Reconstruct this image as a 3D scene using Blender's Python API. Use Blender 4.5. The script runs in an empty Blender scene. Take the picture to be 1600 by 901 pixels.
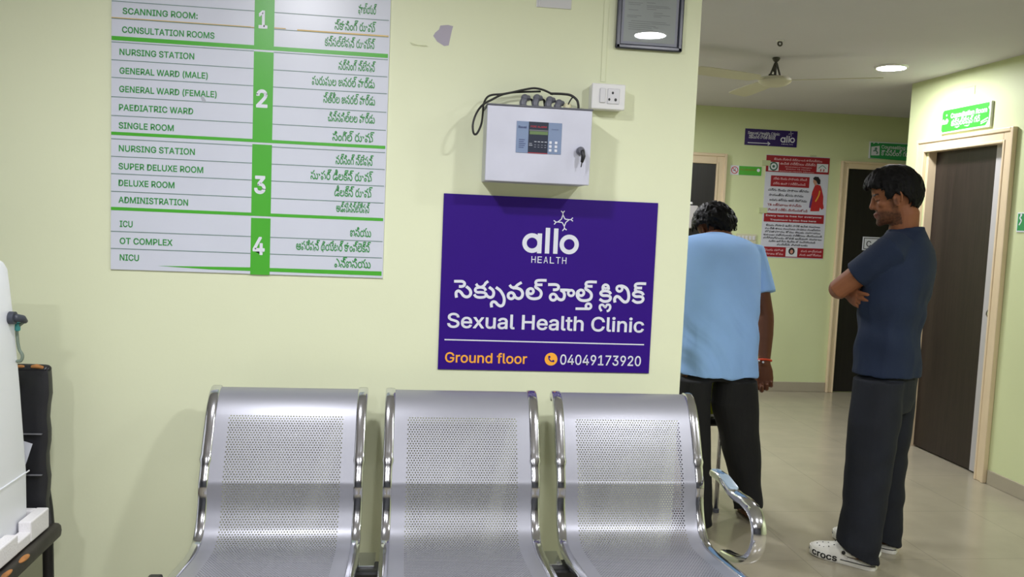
import bpy, bmesh, math, random
from mathutils import Vector, Matrix, noise
random.seed(7)
V = Vector
C = bpy.context.scene.collection
SC = bpy.context.scene

# ------------------------------------------------------------------ camera
FPX, YAW, PITCH, ROLL, CAMH = 1312.1, 0.12647, 0.080352, 0.042094, 1.4
cy, sy, cp, sp, cr, sr = math.cos(YAW), math.sin(YAW), math.cos(PITCH), math.sin(PITCH), math.cos(ROLL), math.sin(ROLL)
FW = V((sy*cp, cy*cp, -sp)); _r = V((cy, -sy, 0)); _u = _r.cross(FW)
RT = cr*_r + sr*_u
UP = -sr*_r + cr*_u
EYE = V((0, 0, CAMH))
cd = bpy.data.cameras.new('camera'); cam = bpy.data.objects.new('camera', cd); C.objects.link(cam)
cd.sensor_width = 36; cd.lens = FPX*36/1600; cd.clip_start = 0.05
cam.matrix_world = Matrix(((RT.x, UP.x, -FW.x, EYE.x), (RT.y, UP.y, -FW.y, EYE.y), (RT.z, UP.z, -FW.z, EYE.z), (0, 0, 0, 1)))
SC.camera = cam

# ------------------------------------------------------------------ light, world, exposure
LAMP = 450.0          # strength of the round ceiling panels' diffusers
HALL_LAMP = 330.0     # the panel in the corridor
PANELS = [(1.275, .94), (-.5, 1.35), (-.8, -.9), (2.6, 1.0), (.35, -.7)]
HALL_PANELS = [(2.924, 4.943), (.5, 4.9), (1.2, 6.1)]  # first panel is in view; the other two are added to brighten the corridor
w = bpy.data.worlds.new('world'); SC.world = w; w.use_nodes = True
w.node_tree.nodes['Background'].inputs[0].default_value = (.9, .95, 1, 1)
w.node_tree.nodes['Background'].inputs[1].default_value = 0.02
SC.view_settings.view_transform = 'Standard'; SC.view_settings.look = 'None'
SC.view_settings.gamma = 1; SC.view_settings.use_curve_mapping = False
SC.view_settings.exposure = 0.0

# ------------------------------------------------------------------ helpers
def ray(px, py):
    return RT*((px-800)/FPX) - UP*((py-450.5)/FPX) + FW
def on(axis, val, px, py):
    d = ray(px, py); i = 'XYZ'.index(axis)
    return EYE + d*((val-EYE[i])/d[i])

def lin(c):
    c = c/255
    return c/12.92 if c <= .04045 else ((c+.055)/1.055)**2.4
def mat(name, rgb, rough=.5, metal=0, var=0, vscale=8, bump=0, bscale=60, emit=0, coat=0, spec=None, stretch=None):
    m = bpy.data.materials.new(name); m.use_nodes = True
    nt = m.node_tree; b = nt.nodes['Principled BSDF']
    col = tuple(lin(c) for c in rgb)+(1,)
    b.inputs['Base Color'].default_value = col
    b.inputs['Roughness'].default_value = rough; b.inputs['Metallic'].default_value = metal
    if spec is not None: b.inputs['Specular IOR Level'].default_value = spec
    if coat: b.inputs['Coat Weight'].default_value = coat; b.inputs['Coat Roughness'].default_value = .08
    if emit:
        b.inputs['Emission Color'].default_value = col; b.inputs['Emission Strength'].default_value = emit
    if var or bump:
        tc = nt.nodes.new('ShaderNodeTexCoord'); src = tc.outputs['Object']
        if stretch:
            mp = nt.nodes.new('ShaderNodeMapping'); mp.inputs['Scale'].default_value = stretch
            nt.links.new(src, mp.inputs['Vector']); src = mp.outputs['Vector']
    if var:
        n = nt.nodes.new('ShaderNodeTexNoise'); n.inputs['Scale'].default_value = vscale; n.inputs['Detail'].default_value = 5
        nt.links.new(src, n.inputs['Vector'])
        r = nt.nodes.new('ShaderNodeMapRange'); r.inputs[1].default_value = .3; r.inputs[2].default_value = .7
        r.inputs[3].default_value = 1-var; r.inputs[4].default_value = 1+var
        nt.links.new(n.outputs['Fac'], r.inputs[0])
        mx = nt.nodes.new('ShaderNodeVectorMath'); mx.operation = 'SCALE'; mx.inputs[0].default_value = col[:3]
        nt.links.new(r.outputs[0], mx.inputs['Scale']); nt.links.new(mx.outputs[0], b.inputs['Base Color'])
    if bump:
        n2 = nt.nodes.new('ShaderNodeTexNoise'); n2.inputs['Scale'].default_value = bscale; n2.inputs['Detail'].default_value = 4
        nt.links.new(src, n2.inputs['Vector'])
        bp = nt.nodes.new('ShaderNodeBump'); bp.inputs['Strength'].default_value = bump; bp.inputs['Distance'].default_value = .004
        nt.links.new(n2.outputs['Fac'], bp.inputs['Height']); nt.links.new(bp.outputs[0], b.inputs['Normal'])
    return m

def tag(o, label=None, cat=None, group=None, kind=None):
    if label: o['label'] = label
    if cat: o['category'] = cat
    if group: o['group'] = group
    if kind: o['kind'] = kind
    return o
def empty(name, loc, label, cat, group=None):
    o = bpy.data.objects.new(name, None); C.objects.link(o); o.location = loc; o.empty_display_size = .05
    return tag(o, label, cat, group)
def world_loc(o):
    return o.location.copy() if o.type == 'EMPTY' else V((0, 0, 0))   # meshes are modelled in world coordinates
def link(name, me, m, parent=None, smooth=False):
    o = bpy.data.objects.new(name, me); C.objects.link(o)
    for mm in (m if isinstance(m, (list, tuple)) else [m]): me.materials.append(mm)
    if smooth is not False:
        me.polygons.foreach_set('use_smooth', [True]*len(me.polygons))
        if smooth is not True: me.set_sharp_from_angle(angle=math.radians(smooth))
    if parent:
        o.parent = parent; o.matrix_parent_inverse = Matrix.Translation(-world_loc(parent))
    return o
def obj(name, bm, m, parent=None, smooth=False, recalc=True):
    if recalc: bmesh.ops.recalc_face_normals(bm, faces=bm.faces)
    me = bpy.data.meshes.new(name); bm.to_mesh(me); bm.free()
    return link(name, me, m, parent, smooth)
def B(): return bmesh.new()
def box(bm, a, b, bev=0, seg=2, rot=None, piv=None):
    a, b = V(a), V(b); c = (a+b)/2; s = b-a
    t = bmesh.new(); bmesh.ops.create_cube(t, size=1)
    for v in t.verts: v.co = V((v.co.x*s.x, v.co.y*s.y, v.co.z*s.z))+c
    if bev: bmesh.ops.bevel(t, geom=t.edges[:], offset=bev, segments=seg, affect='EDGES', profile=.5)
    if rot is not None:
        p = V(piv) if piv is not None else c
        for v in t.verts: v.co = rot @ (v.co-p)+p
    add(bm, t)
    return bm
def add(bm, t):
    me = bpy.data.meshes.new('tmp'); t.to_mesh(me); t.free(); bm.from_mesh(me); bpy.data.meshes.remove(me)
def loft(bm, rings, closed=False, cap=True):
    vs = [[bm.verts.new(p) for p in r] for r in rings]; n = len(vs[0])
    prs = list(zip(vs, vs[1:])) + ([(vs[-1], vs[0])] if closed else [])
    for a, b in prs:
        for i in range(n): bm.faces.new((a[i], a[(i+1) % n], b[(i+1) % n], b[i]))
    if cap and not closed: bm.faces.new(vs[0][::-1]); bm.faces.new(vs[-1])
def ell(c, u, v, n=20, p=2.0):
    out = []
    for i in range(n):
        t = 2*math.pi*i/n; a, b = math.cos(t), math.sin(t)
        out.append(V(c)+u*math.copysign(abs(a)**(2/p), a)+v*math.copysign(abs(b)**(2/p), b))
    return out
def smooth_path(pts, k=6, closed=False):
    P = [V(p) for p in pts]; n = len(P); out = []
    rng = range(n if closed else n-1)
    for i in rng:
        p0 = P[i-1] if (closed or i > 0) else P[0]*2-P[1]
        p1 = P[i]; p2 = P[(i+1) % n]
        p3 = P[(i+2) % n] if (closed or i+2 < n) else P[-1]*2-P[-2]
        for j in range(k):
            t = j/k
            out.append(.5*((2*p1)+(p2-p0)*t+(2*p0-5*p1+4*p2-p3)*t*t+(3*p1-p0-3*p2+p3)*t**3))
    if not closed: out.append(P[-1])
    return out
def tube(bm, pts, r, n=10, closed=False, flat=1.0, ref=None, rnd=True, p=2.0):
    """tube along pts; r a number or a list of radii; flat squashes along the second axis"""
    P = [V(q) for q in pts]; R = [r]*len(P) if isinstance(r, (int, float)) else list(r)
    rings = []; prev = None
    for i, q in enumerate(P):
        if closed: d = P[(i+1) % len(P)]-P[i-1]
        else: d = P[min(i+1, len(P)-1)]-P[max(i-1, 0)]
        d = d.normalized()
        if prev is None:
            rf = V(ref) if ref is not None else (V((0, 0, 1)) if abs(d.z) < .9 else V((1, 0, 0)))
            u = (rf-d*rf.dot(d)).normalized()
        elif ref is not None: rf = V(ref); u = (rf-d*rf.dot(d)).normalized()
        else: u = (prev-d*prev.dot(d)).normalized()
        prev = u; v = d.cross(u)
        if not closed and rnd and i == 0:
            for k in (.95, .7, .35): rings.append(ell(q-d*R[0]*math.sin(math.acos(1-k) if 0 else k*1.3)*.75, u*R[0]*math.sqrt(max(.02, 1-k*k)), v*R[0]*flat*math.sqrt(max(.02, 1-k*k)), n, p))
        rings.append(ell(q, u*R[i], v*R[i]*flat, n, p))
        if not closed and rnd and i == len(P)-1:
            for k in (.35, .7, .95): rings.append(ell(q+d*R[-1]*math.sin(k*1.3)*.75, u*R[-1]*math.sqrt(max(.02, 1-k*k)), v*R[-1]*flat*math.sqrt(max(.02, 1-k*k)), n, p))
    loft(bm, rings, closed)
def ball(bm, c, r, M=None, seg=20):
    t = bmesh.new(); bmesh.ops.create_uvsphere(t, u_segments=seg, v_segments=max(8, seg//2), radius=1)
    r = V(r) if not isinstance(r, (int, float)) else V((r, r, r))
    for v in t.verts:
        q = V((v.co.x*r.x, v.co.y*r.y, v.co.z*r.z)); v.co = (M @ q if M else q)+V(c)
    add(bm, t)
def cyl(bm, a, b, r, n=24, r2=None):
    a, b = V(a), V(b); d = (b-a).normalized(); rf = V((0, 0, 1)) if abs(d.z) < .9 else V((1, 0, 0))
    u = (rf-d*rf.dot(d)).normalized(); v = d.cross(u); r2 = r if r2 is None else r2
    loft(bm, [ell(a, u*r, v*r, n), ell(b, u*r2, v*r2, n)])
def revolve(bm, c, prof, n=32):
    loft(bm, [ell(V(c)+V((0, 0, z)), V((r, 0, 0)), V((0, r, 0)), n) for r, z in prof])
def remesh(bm, vox, it=4):
    bmesh.ops.recalc_face_normals(bm, faces=bm.faces)
    me = bpy.data.meshes.new('tmp'); bm.to_mesh(me); bm.free()
    o = bpy.data.objects.new('tmp', me); C.objects.link(o)
    m = o.modifiers.new('r', 'REMESH'); m.mode = 'VOXEL'; m.voxel_size = vox
    if it:
        s = o.modifiers.new('s', 'SMOOTH'); s.factor = .5; s.iterations = it
    dg = bpy.context.evaluated_depsgraph_get(); dg.update()
    out = bpy.data.meshes.new_from_object(o.evaluated_get(dg))
    bpy.data.objects.remove(o); bpy.data.meshes.remove(me)
    return out

class Plane:
    """a wall face, for laying things and lettering on it"""
    def __init__(s, axis, val):
        s.axis, s.val = axis, val
        s.u, s.n = (V((1, 0, 0)), V((0, -1, 0))) if axis == 'Y' else (V((0, -1, 0)), V((-1, 0, 0)))
        s.base = V((0, val, 0)) if axis == 'Y' else V((val, 0, 0))
    def uv(s, px, py):
        p = on(s.axis, s.val, px, py); return V((p.dot(s.u), p.z))
    def pt(s, a, b, off=0): return s.base+s.u*a+V((0, 0, b))+s.n*off
_tcache = {}
def text_geo(body, bold):
    k = (body, bold)
    if k in _tcache: return _tcache[k]
    if all(c in GLYPHS for c in body):
        vs, fs, x = [], [], 0
        for c in body:
            a, vv, ff = GLYPHS[c]; o = len(vs)
            for q in vv.split(): i, j = q.split(','); vs.append(V(((int(i)+x)/500, int(j)/500, 0)))
            for q in ff.split(): fs.append(tuple(o+int(i) for i in q.split(',')))
            x += a
    else:
        cu = bpy.data.curves.new('t', 'FONT'); cu.body = body; cu.resolution_u = 4
        o = bpy.data.objects.new('t', cu); C.objects.link(o)
        dg = bpy.context.evaluated_depsgraph_get(); dg.update()
        me = bpy.data.meshes.new_from_object(o.evaluated_get(dg))
        vs = [v.co.copy() for v in me.vertices]; fs = [tuple(p.vertices) for p in me.polygons]
        bpy.data.objects.remove(o); bpy.data.curves.remove(cu); bpy.data.meshes.remove(me)
    if bold:                       # heavier weight: a stroke round every outline
        cnt = {}; kz = 0
        for f in fs:
            for i in range(len(f)):
                e = tuple(sorted((f[i], f[(i+1) % len(f)]))); cnt[e] = cnt.get(e, 0)+1
        for (i, j), n in list(cnt.items()):
            if n == 1:
                a, b = vs[i], vs[j]; d = b-a
                if d.length < 1e-6: continue
                d.normalize(); m = V((-d.y, d.x, 0))*bold; d = d*bold*.6; o = len(vs); kz += 1; zz = V((0, 0, .00003+.00003*(kz % 5)))
                vs += [a-d+m+zz, a-d-m+zz, b+d-m+zz, b+d+m+zz]; fs.append((o, o+1, o+2, o+3))
    _tcache[k] = (vs, fs)
    return _tcache[k]
class Lay:
    """flat printing on a plane: polygons, strokes and lettering of one colour"""
    def __init__(s, pl, off): s.pl, s.off, s.bm = pl, off, bmesh.new()
    def up(s): s.off += .00002
    def poly(s, pts):
        s.up(); s.bm.faces.new([s.bm.verts.new(s.pl.pt(a, b, s.off)) for a, b in pts]); return s
    def rect(s, a0, b0, a1, b1): return s.poly([(a0, b0), (a1, b0), (a1, b1), (a0, b1)])
    def disc(s, a, b, r, ry=None, n=32):
        return s.poly([(a+r*math.cos(2*math.pi*i/n), b+(ry or r)*math.sin(2*math.pi*i/n)) for i in range(n)])
    def stroke(s, pts, wd, smooth=True, closed=False):
        s.up(); P = [V((a, b, 0)) for a, b in pts]
        if smooth and len(P) > 2: P = smooth_path(P, 5, closed)
        L = []
        for i, q in enumerate(P):
            d = (P[(i+1) % len(P)]-P[i-1]) if closed else (P[min(i+1, len(P)-1)]-P[max(i-1, 0)])
            d.normalize(); nn = V((-d.y, d.x, 0))*wd/2
            L.append([s.bm.verts.new(s.pl.pt((q+nn).x, (q+nn).y, s.off)), s.bm.verts.new(s.pl.pt((q-nn).x, (q-nn).y, s.off))])
        prs = list(zip(L, L[1:]))+([(L[-1], L[0])] if closed else [])
        for a, b in prs: s.bm.faces.new((a[0], a[1], b[1], b[0]))
        return s
    def ring(s, a, b, r, wd, ry=None):
        return s.stroke([(a+r*math.cos(2*math.pi*i/28), b+(ry or r)*math.sin(2*math.pi*i/28)) for i in range(28)], wd, False, True)
    def text(s, body, a0, b0, a1=None, cap=None, bold=0.0, shear=0.0):
        vs, fs = text_geo(body, bold)
        if not vs: return s
        x0 = min(v.x for v in vs); x1 = max(v.x for v in vs)
        ch = max(v.y for v in text_geo('H', 0)[0])+bold
        sy_ = cap/ch if cap else (a1-a0)/(x1-x0)
        sx_ = (a1-a0)/(x1-x0) if a1 is not None else sy_
        nv = []
        for v in vs:
            a = a0+(v.x-x0)*sx_; nv.append(s.bm.verts.new(s.pl.pt(a, b0+v.y*sy_+shear*(a-a0), s.off+v.z)))
        for f in fs:
            try: s.bm.faces.new([nv[i] for i in f])
            except ValueError: pass
        return s
    def ptext(s, body, l, r, caph, bold=0.0):
        """left and right baseline ends and cap height read off the photograph"""
        A = s.pl.uv(*l); R = s.pl.uv(*r); T = s.pl.uv(l[0], l[1]-caph)
        return s.text(body, A.x, A.y, R.x, T.y-A.y if caph else None, bold)
    def pstroke(s, pts, wpx, closed=False, smooth=True):
        Q = [s.pl.uv(*p) for p in pts]; k = s.pl.uv(pts[0][0]+1, pts[0][1]).x-Q[0].x
        return s.stroke([(q.x, q.y) for q in Q], wpx*k, smooth, closed)
    def ppoly(s, pts):
        Q = [s.pl.uv(*p) for p in pts]; return s.poly([(q.x, q.y) for q in Q])
    def build(s, name, m, parent): return obj(name, s.bm, m, parent, recalc=False)

# outlines of the upright sans letters used on the signs (x,y in 1/500 em and their triangles)
GLYPHS = {
'A':(240,'8,0 101,254 138,254 231,0 198,0 144,151 140,161 136,173 132,186 127,201 122,219 116,239 123,239 117,219 111,201 106,185 102,172 98,161 95,151 43,0 55,71 55,99 185,99 185,71','0,11,1 11,2,1 11,12,2 12,3,2 0,21,11 21,13,11 13,10,11 13,10,12 10,22,12 22,3,12 9,22,10 21,14,13 8,22,9 21,15,14 7,22,8 21,16,15 6,22,7 21,17,16 5,22,6 21,18,17 21,20,18 20,19,18 4,23,5 23,22,5 0,20,21 20,22,21 20,23,22 23,3,22 0,19,20 4,3,23'),
'B':(228,'30,0 30,254 121,254 137,253 152,250 164,245 175,239 184,230 190,221 195,210 198,199 199,187 198,177 197,168 193,160 189,153 184,148 178,143 172,139 165,136 157,133 157,131 166,130 174,127 182,123 189,117 196,110 201,102 205,92 208,81 209,68 208,56 205,44 200,33 193,24 184,16 172,9 158,4 142,1 123,0 62,29 122,29 140,30 154,34 165,40 172,48 176,58 178,68 177,77 175,85 171,92 166,99 160,104 153,109 144,113 135,115 124,115 62,115 62,143 119,143 128,143 136,145 144,148 151,152 157,157 162,163 165,170 167,178 168,186 167,197 163,206 156,214 147,221 135,225 120,226 62,226','0,75,1 75,2,1 75,3,2 75,4,3 75,5,4 75,6,5 75,7,6 75,74,7 74,8,7 0,58,75 73,8,74 72,8,73 72,9,8 71,9,72 70,9,71 70,10,9 69,10,70 69,11,10 68,11,69 68,12,11 67,12,68 66,12,67 66,13,12 65,13,66 65,14,13 64,14,65 64,15,14 63,15,64 63,16,15 62,16,63 61,16,62 61,17,16 60,17,61 59,17,60 59,18,17 0,57,58 57,59,58 57,18,59 57,19,18 57,20,19 57,21,20 57,22,21 57,23,22 57,24,23 57,25,24 57,56,25 56,55,25 55,26,25 0,40,57 54,26,55 53,26,54 53,27,26 52,27,53 51,27,52 51,28,27 50,28,51 49,28,50 49,29,28 48,29,49 48,30,29 47,30,48 46,30,47 46,31,30 45,31,46 45,32,31 44,32,45 44,33,32 43,33,44 42,33,43 42,34,33 41,34,42 0,41,40 0,34,41 0,35,34 0,36,35 0,37,36 0,38,37 0,39,38'),
'C':(255,'134,-3 113,-2 93,4 75,12 59,25 46,40 35,58 27,78 22,101 20,127 22,153 27,176 35,197 46,215 59,230 75,242 93,251 113,256 134,258 146,257 158,255 170,252 181,248 191,242 201,236 210,228 217,219 224,209 229,198 234,187 236,174 204,174 202,183 199,190 195,197 190,204 185,209 179,214 172,218 165,222 158,224 150,226 142,228 134,228 119,227 105,223 92,216 80,207 71,196 62,182 57,166 53,148 52,127 53,107 57,88 63,72 71,59 80,47 92,38 105,32 119,28 134,26 142,27 150,28 158,30 165,33 172,36 179,40 185,45 190,51 195,57 199,64 202,72 204,80 236,80 234,68 229,56 224,45 217,36 210,27 201,19 192,12 181,7 170,2 159,-1 146,-3','17,19,18 17,20,19 16,20,17 16,21,20 16,22,21 15,22,16 15,23,22 15,24,23 14,24,15 14,25,24 13,44,14 44,43,14 43,25,14 42,25,43 42,26,25 41,26,42 13,45,44 40,26,41 39,26,40 13,46,45 38,26,39 38,27,26 37,27,38 13,47,46 12,47,13 36,27,37 35,27,36 35,28,27 12,48,47 34,28,35 34,29,28 33,29,34 11,48,12 11,49,48 32,29,33 32,30,29 31,30,32 11,50,49 10,50,11 10,51,50 9,51,10 9,52,51 8,52,9 8,53,52 8,54,53 7,54,8 7,55,54 72,74,73 72,75,74 6,55,7 6,56,55 71,75,72 71,76,75 70,76,71 6,57,56 5,57,6 69,76,70 69,77,76 68,77,69 5,58,57 68,78,77 67,78,68 66,78,67 4,58,5 4,59,58 65,78,66 65,79,78 64,79,65 4,60,59 63,79,64 62,79,63 4,61,60 61,79,62 61,80,79 4,80,61 3,80,4 3,81,80 2,81,3 2,82,81 2,83,82 1,83,2 1,84,83 1,85,84 0,85,1'),
'D':(251,'109,0 48,0 48,29 107,29 127,30 144,34 159,40 171,49 182,61 189,75 195,90 198,108 200,128 198,147 195,165 190,180 182,194 172,205 160,214 145,221 129,225 110,226 47,226 47,254 113,254 136,253 157,248 176,239 192,228 206,213 217,196 225,175 229,153 231,128 229,102 224,80 217,59 206,42 192,27 175,15 156,7 134,2 62,254 62,0 30,0 30,254','44,23,45 23,42,45 44,22,23 42,24,23 43,24,42 43,21,24 21,25,24 21,26,25 21,27,26 21,28,27 21,20,28 20,29,28 44,21,22 44,2,21 2,43,21 19,29,20 18,29,19 17,29,18 17,30,29 16,30,17 16,31,30 15,31,16 14,31,15 14,32,31 13,32,14 13,33,32 12,33,13 11,33,12 11,34,33 10,34,11 10,35,34 9,35,10 9,36,35 8,36,9 7,36,8 7,37,36 6,37,7 6,38,37 5,38,6 4,38,5 3,38,4 44,1,2 43,3,2 43,38,3 43,39,38 43,40,39 43,41,40 43,0,41 1,43,44 43,0,1'),
'E':(209,'30,0 30,254 186,254 186,226 62,226 62,143 178,143 178,114 62,114 62,29 188,29 188,0','0,4,1 4,2,1 4,3,2 0,5,4 0,8,5 8,6,5 8,7,6 0,9,8 0,10,9 0,11,10'),
'F':(205,'30,0 30,254 185,254 185,226 62,226 62,139 173,139 173,111 62,111 62,0','0,4,1 4,2,1 4,3,2 0,5,4 0,8,5 8,6,5 8,7,6 0,9,8'),
'G':(260,'134,-3 113,-2 93,4 75,13 59,25 45,40 35,58 27,78 22,102 20,127 22,153 27,176 35,197 45,215 59,230 74,242 92,251 112,256 132,258 146,257 158,255 170,252 181,247 192,242 202,235 210,227 218,218 225,208 230,198 234,186 237,174 204,174 201,182 198,190 194,197 189,203 184,208 178,213 172,218 165,221 158,224 150,226 141,227 133,228 118,227 104,223 92,216 80,207 70,196 62,182 57,166 53,148 52,127 53,107 57,88 63,72 71,59 81,47 92,38 105,32 119,28 134,26 148,27 161,31 172,36 183,43 191,51 198,62 203,74 206,87 207,101 217,100 141,100 141,128 239,128 239,100 237,80 233,62 225,45 215,31 203,19 188,9 172,2 154,-2','17,19,18 17,20,19 16,20,17 16,21,20 16,22,21 15,22,16 15,23,22 14,23,15 14,24,23 14,25,24 13,44,14 44,43,14 43,25,14 42,25,43 41,25,42 41,26,25 13,45,44 40,26,41 39,26,40 13,46,45 38,26,39 38,27,26 37,27,38 13,47,46 12,47,13 36,27,37 35,27,36 35,28,27 12,48,47 34,28,35 34,29,28 11,48,12 33,29,34 11,49,48 32,29,33 32,30,29 31,30,32 11,50,49 10,50,11 10,51,50 9,51,10 9,52,51 72,74,73 72,70,74 70,75,74 8,52,9 8,53,52 8,54,53 7,54,8 72,69,70 71,75,70 71,76,75 69,71,72 69,76,71 7,55,54 68,76,69 68,77,76 6,55,7 67,77,68 6,56,55 67,78,77 66,78,67 6,57,56 5,57,6 65,78,66 5,58,57 65,79,78 64,79,65 4,58,5 4,59,58 63,79,64 4,60,59 63,80,79 62,80,63 4,61,60 61,80,62 4,80,61 3,80,4 3,81,80 2,81,3 2,82,81 1,82,2 1,83,82 0,83,1'),
'H':(258,'30,0 30,254 62,254 62,144 196,144 196,254 228,254 228,0 196,0 196,116 62,116 62,0','0,2,1 0,3,2 4,6,5 4,7,6 0,10,3 10,4,3 10,9,4 9,7,4 0,11,10 8,7,9'),
'I':(150,'16,0 16,29 59,29 59,226 16,226 16,254 135,254 135,226 91,226 91,29 135,29 135,0','4,6,5 4,7,6 3,7,4 2,8,3 8,7,3 2,9,8 0,2,1 0,9,2 0,10,9 0,11,10'),
'J':(198,'93,-3 71,-1 53,5 38,16 26,31 19,50 17,73 17,86 49,86 49,73 50,58 54,47 61,37 70,30 80,26 93,25 105,26 115,30 124,37 131,47 135,58 136,73 136,254 168,254 168,73 166,50 159,31 147,16 132,5 113,-1','21,23,22 21,24,23 6,8,7 6,9,8 5,9,6 5,10,9 20,24,21 20,25,24 5,11,10 19,25,20 4,11,5 19,26,25 18,26,19 4,12,11 4,13,12 17,26,18 17,27,26 3,13,4 3,14,13 16,27,17 3,15,14 15,27,16 3,27,15 2,27,3 2,28,27 1,28,2 1,29,28 0,29,1'),
'K':(233,'52,73 52,108 58,116 64,123 70,131 75,138 81,145 87,152 93,159 100,165 106,172 182,254 224,254 116,138 114,138 30,0 30,254 62,254 62,167 62,112 62,97 62,0 186,0 94,130 114,155 224,0','15,17,16 15,18,17 10,12,11 10,24,12 24,13,12 9,24,10 15,1,18 1,2,18 2,19,18 8,24,9 7,24,8 7,23,24 13,25,24 6,23,7 5,23,6 0,13,14 0,25,13 4,23,5 3,23,4 3,22,23 2,19,3 19,22,3 20,22,19 15,0,1 21,22,20 15,25,0 21,25,15 22,25,21'),
'L':(196,'30,0 30,254 62,254 62,29 181,29 181,0','0,2,1 0,3,2 0,4,3 0,5,4'),
'M':(314,'30,0 30,254 76,254 139,94 140,89 142,85 144,79 146,74 148,68 150,61 152,55 154,48 156,42 158,36 159,30 161,24 154,24 155,30 157,35 159,41 161,48 163,54 165,61 167,67 169,73 171,79 173,85 175,89 176,94 238,254 284,254 284,0 252,0 252,145 252,151 252,157 252,163 252,170 252,177 253,184 253,192 253,199 253,207 253,214 253,221 253,229 256,229 254,221 251,213 249,205 246,197 244,189 241,181 238,174 236,167 234,161 232,155 230,150 228,145 171,0 143,0 85,145 83,150 82,155 80,160 77,167 75,173 72,181 70,188 67,196 65,204 62,212 59,220 56,229 59,229 60,222 60,215 60,208 60,201 60,193 60,186 61,178 61,171 61,164 61,158 61,151 61,145 61,0','0,73,1 73,2,1 73,74,2 74,3,2 28,45,29 45,30,29 45,46,30 46,31,30 0,72,73 75,3,74 28,44,45 47,31,46 76,3,75 28,48,44 48,43,44 48,43,47 43,31,47 0,76,72 76,71,72 0,77,76 71,3,76 42,31,43 28,49,48 70,3,71 0,78,77 41,31,42 28,50,49 69,3,70 0,79,78 40,31,41 28,51,50 68,3,69 0,80,79 39,31,40 28,52,51 67,3,68 0,81,80 38,31,39 28,53,52 66,3,67 0,82,81 37,31,38 28,54,53 65,3,66 0,83,82 36,31,37 28,55,54 64,3,65 0,84,83 35,31,36 28,56,55 63,3,64 0,85,84 34,31,35 28,57,56 62,3,63 0,86,85 33,31,34 28,58,57 61,3,62 0,87,86 60,3,61 28,59,58 32,31,33 60,4,3 27,59,28 60,5,4 26,59,27 60,6,5 25,59,26 60,7,6 24,59,25 60,8,7 23,59,24 60,9,8 22,59,23 60,10,9 21,59,22 60,11,10 20,59,21 60,12,11 19,59,20 60,18,12 18,13,12 18,13,19 13,59,19 14,59,13 60,17,18 15,59,14 60,16,17 60,15,16 60,59,15'),
'N':(262,'30,0 30,254 68,254 172,91 174,87 178,82 181,75 185,69 189,61 194,53 198,45 203,36 207,27 202,27 202,36 201,45 200,54 200,63 200,71 200,79 199,86 199,92 199,97 199,254 232,254 232,0 193,0 101,145 97,152 93,158 89,165 84,173 79,181 74,191 68,201 61,213 54,226 60,227 60,215 61,203 61,192 62,182 62,172 62,164 62,157 62,150 62,145 62,0','0,36,1 36,2,1 36,37,2 37,3,2 22,24,23 22,25,24 38,3,37 0,38,36 38,35,36 0,39,38 35,3,38 34,3,35 0,40,39 33,3,34 0,41,40 32,3,33 0,42,41 31,3,32 30,3,31 0,43,42 29,3,30 0,44,43 28,3,29 0,45,44 27,3,28 0,46,45 0,47,46 26,3,27 21,25,22 20,25,21 26,4,3 26,5,4 19,25,20 26,6,5 18,25,19 26,7,6 17,25,18 26,8,7 16,25,17 26,9,8 15,25,16 26,10,9 14,11,15 11,25,15 26,14,10 14,11,10 12,25,11 26,13,14 13,25,12 26,25,13'),
'O':(267,'133,-3 112,-2 93,4 75,12 59,25 46,40 35,58 27,78 22,101 20,127 22,153 27,176 35,197 46,215 59,230 75,242 93,251 112,256 133,258 155,256 174,251 192,242 208,230 221,215 232,197 240,176 245,153 247,127 245,101 240,78 232,58 221,40 208,25 192,12 174,4 155,-2 133,26 148,28 162,32 175,38 186,47 196,58 204,72 210,88 214,106 215,127 214,148 210,166 204,182 196,196 186,207 175,216 162,223 148,227 133,228 119,227 105,223 92,216 81,207 71,196 63,182 57,166 53,148 52,127 53,106 57,88 63,72 71,58 81,47 92,38 105,32 119,28','17,19,18 16,19,17 16,20,19 15,20,16 15,21,20 14,21,15 14,22,21 13,55,14 55,54,14 54,22,14 54,53,22 53,23,22 52,23,53 13,56,55 51,23,52 13,57,56 50,23,51 13,58,57 50,24,23 12,58,13 49,24,50 12,59,58 11,59,12 49,25,24 48,25,49 11,60,59 47,25,48 11,61,60 10,61,11 47,26,25 46,26,47 10,62,61 9,62,10 46,27,26 45,27,46 9,63,62 8,63,9 8,64,63 44,27,45 44,28,27 8,65,64 43,28,44 7,65,8 43,29,28 7,66,65 42,29,43 6,66,7 42,30,29 6,67,66 41,30,42 6,68,67 40,30,41 5,68,6 40,31,30 5,69,68 39,31,40 39,32,31 4,69,5 4,70,69 38,32,39 4,71,70 37,32,38 4,36,71 36,32,37 4,32,36 4,33,32 3,33,4 2,33,3 2,34,33 1,34,2 1,35,34 1,0,35'),
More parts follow.
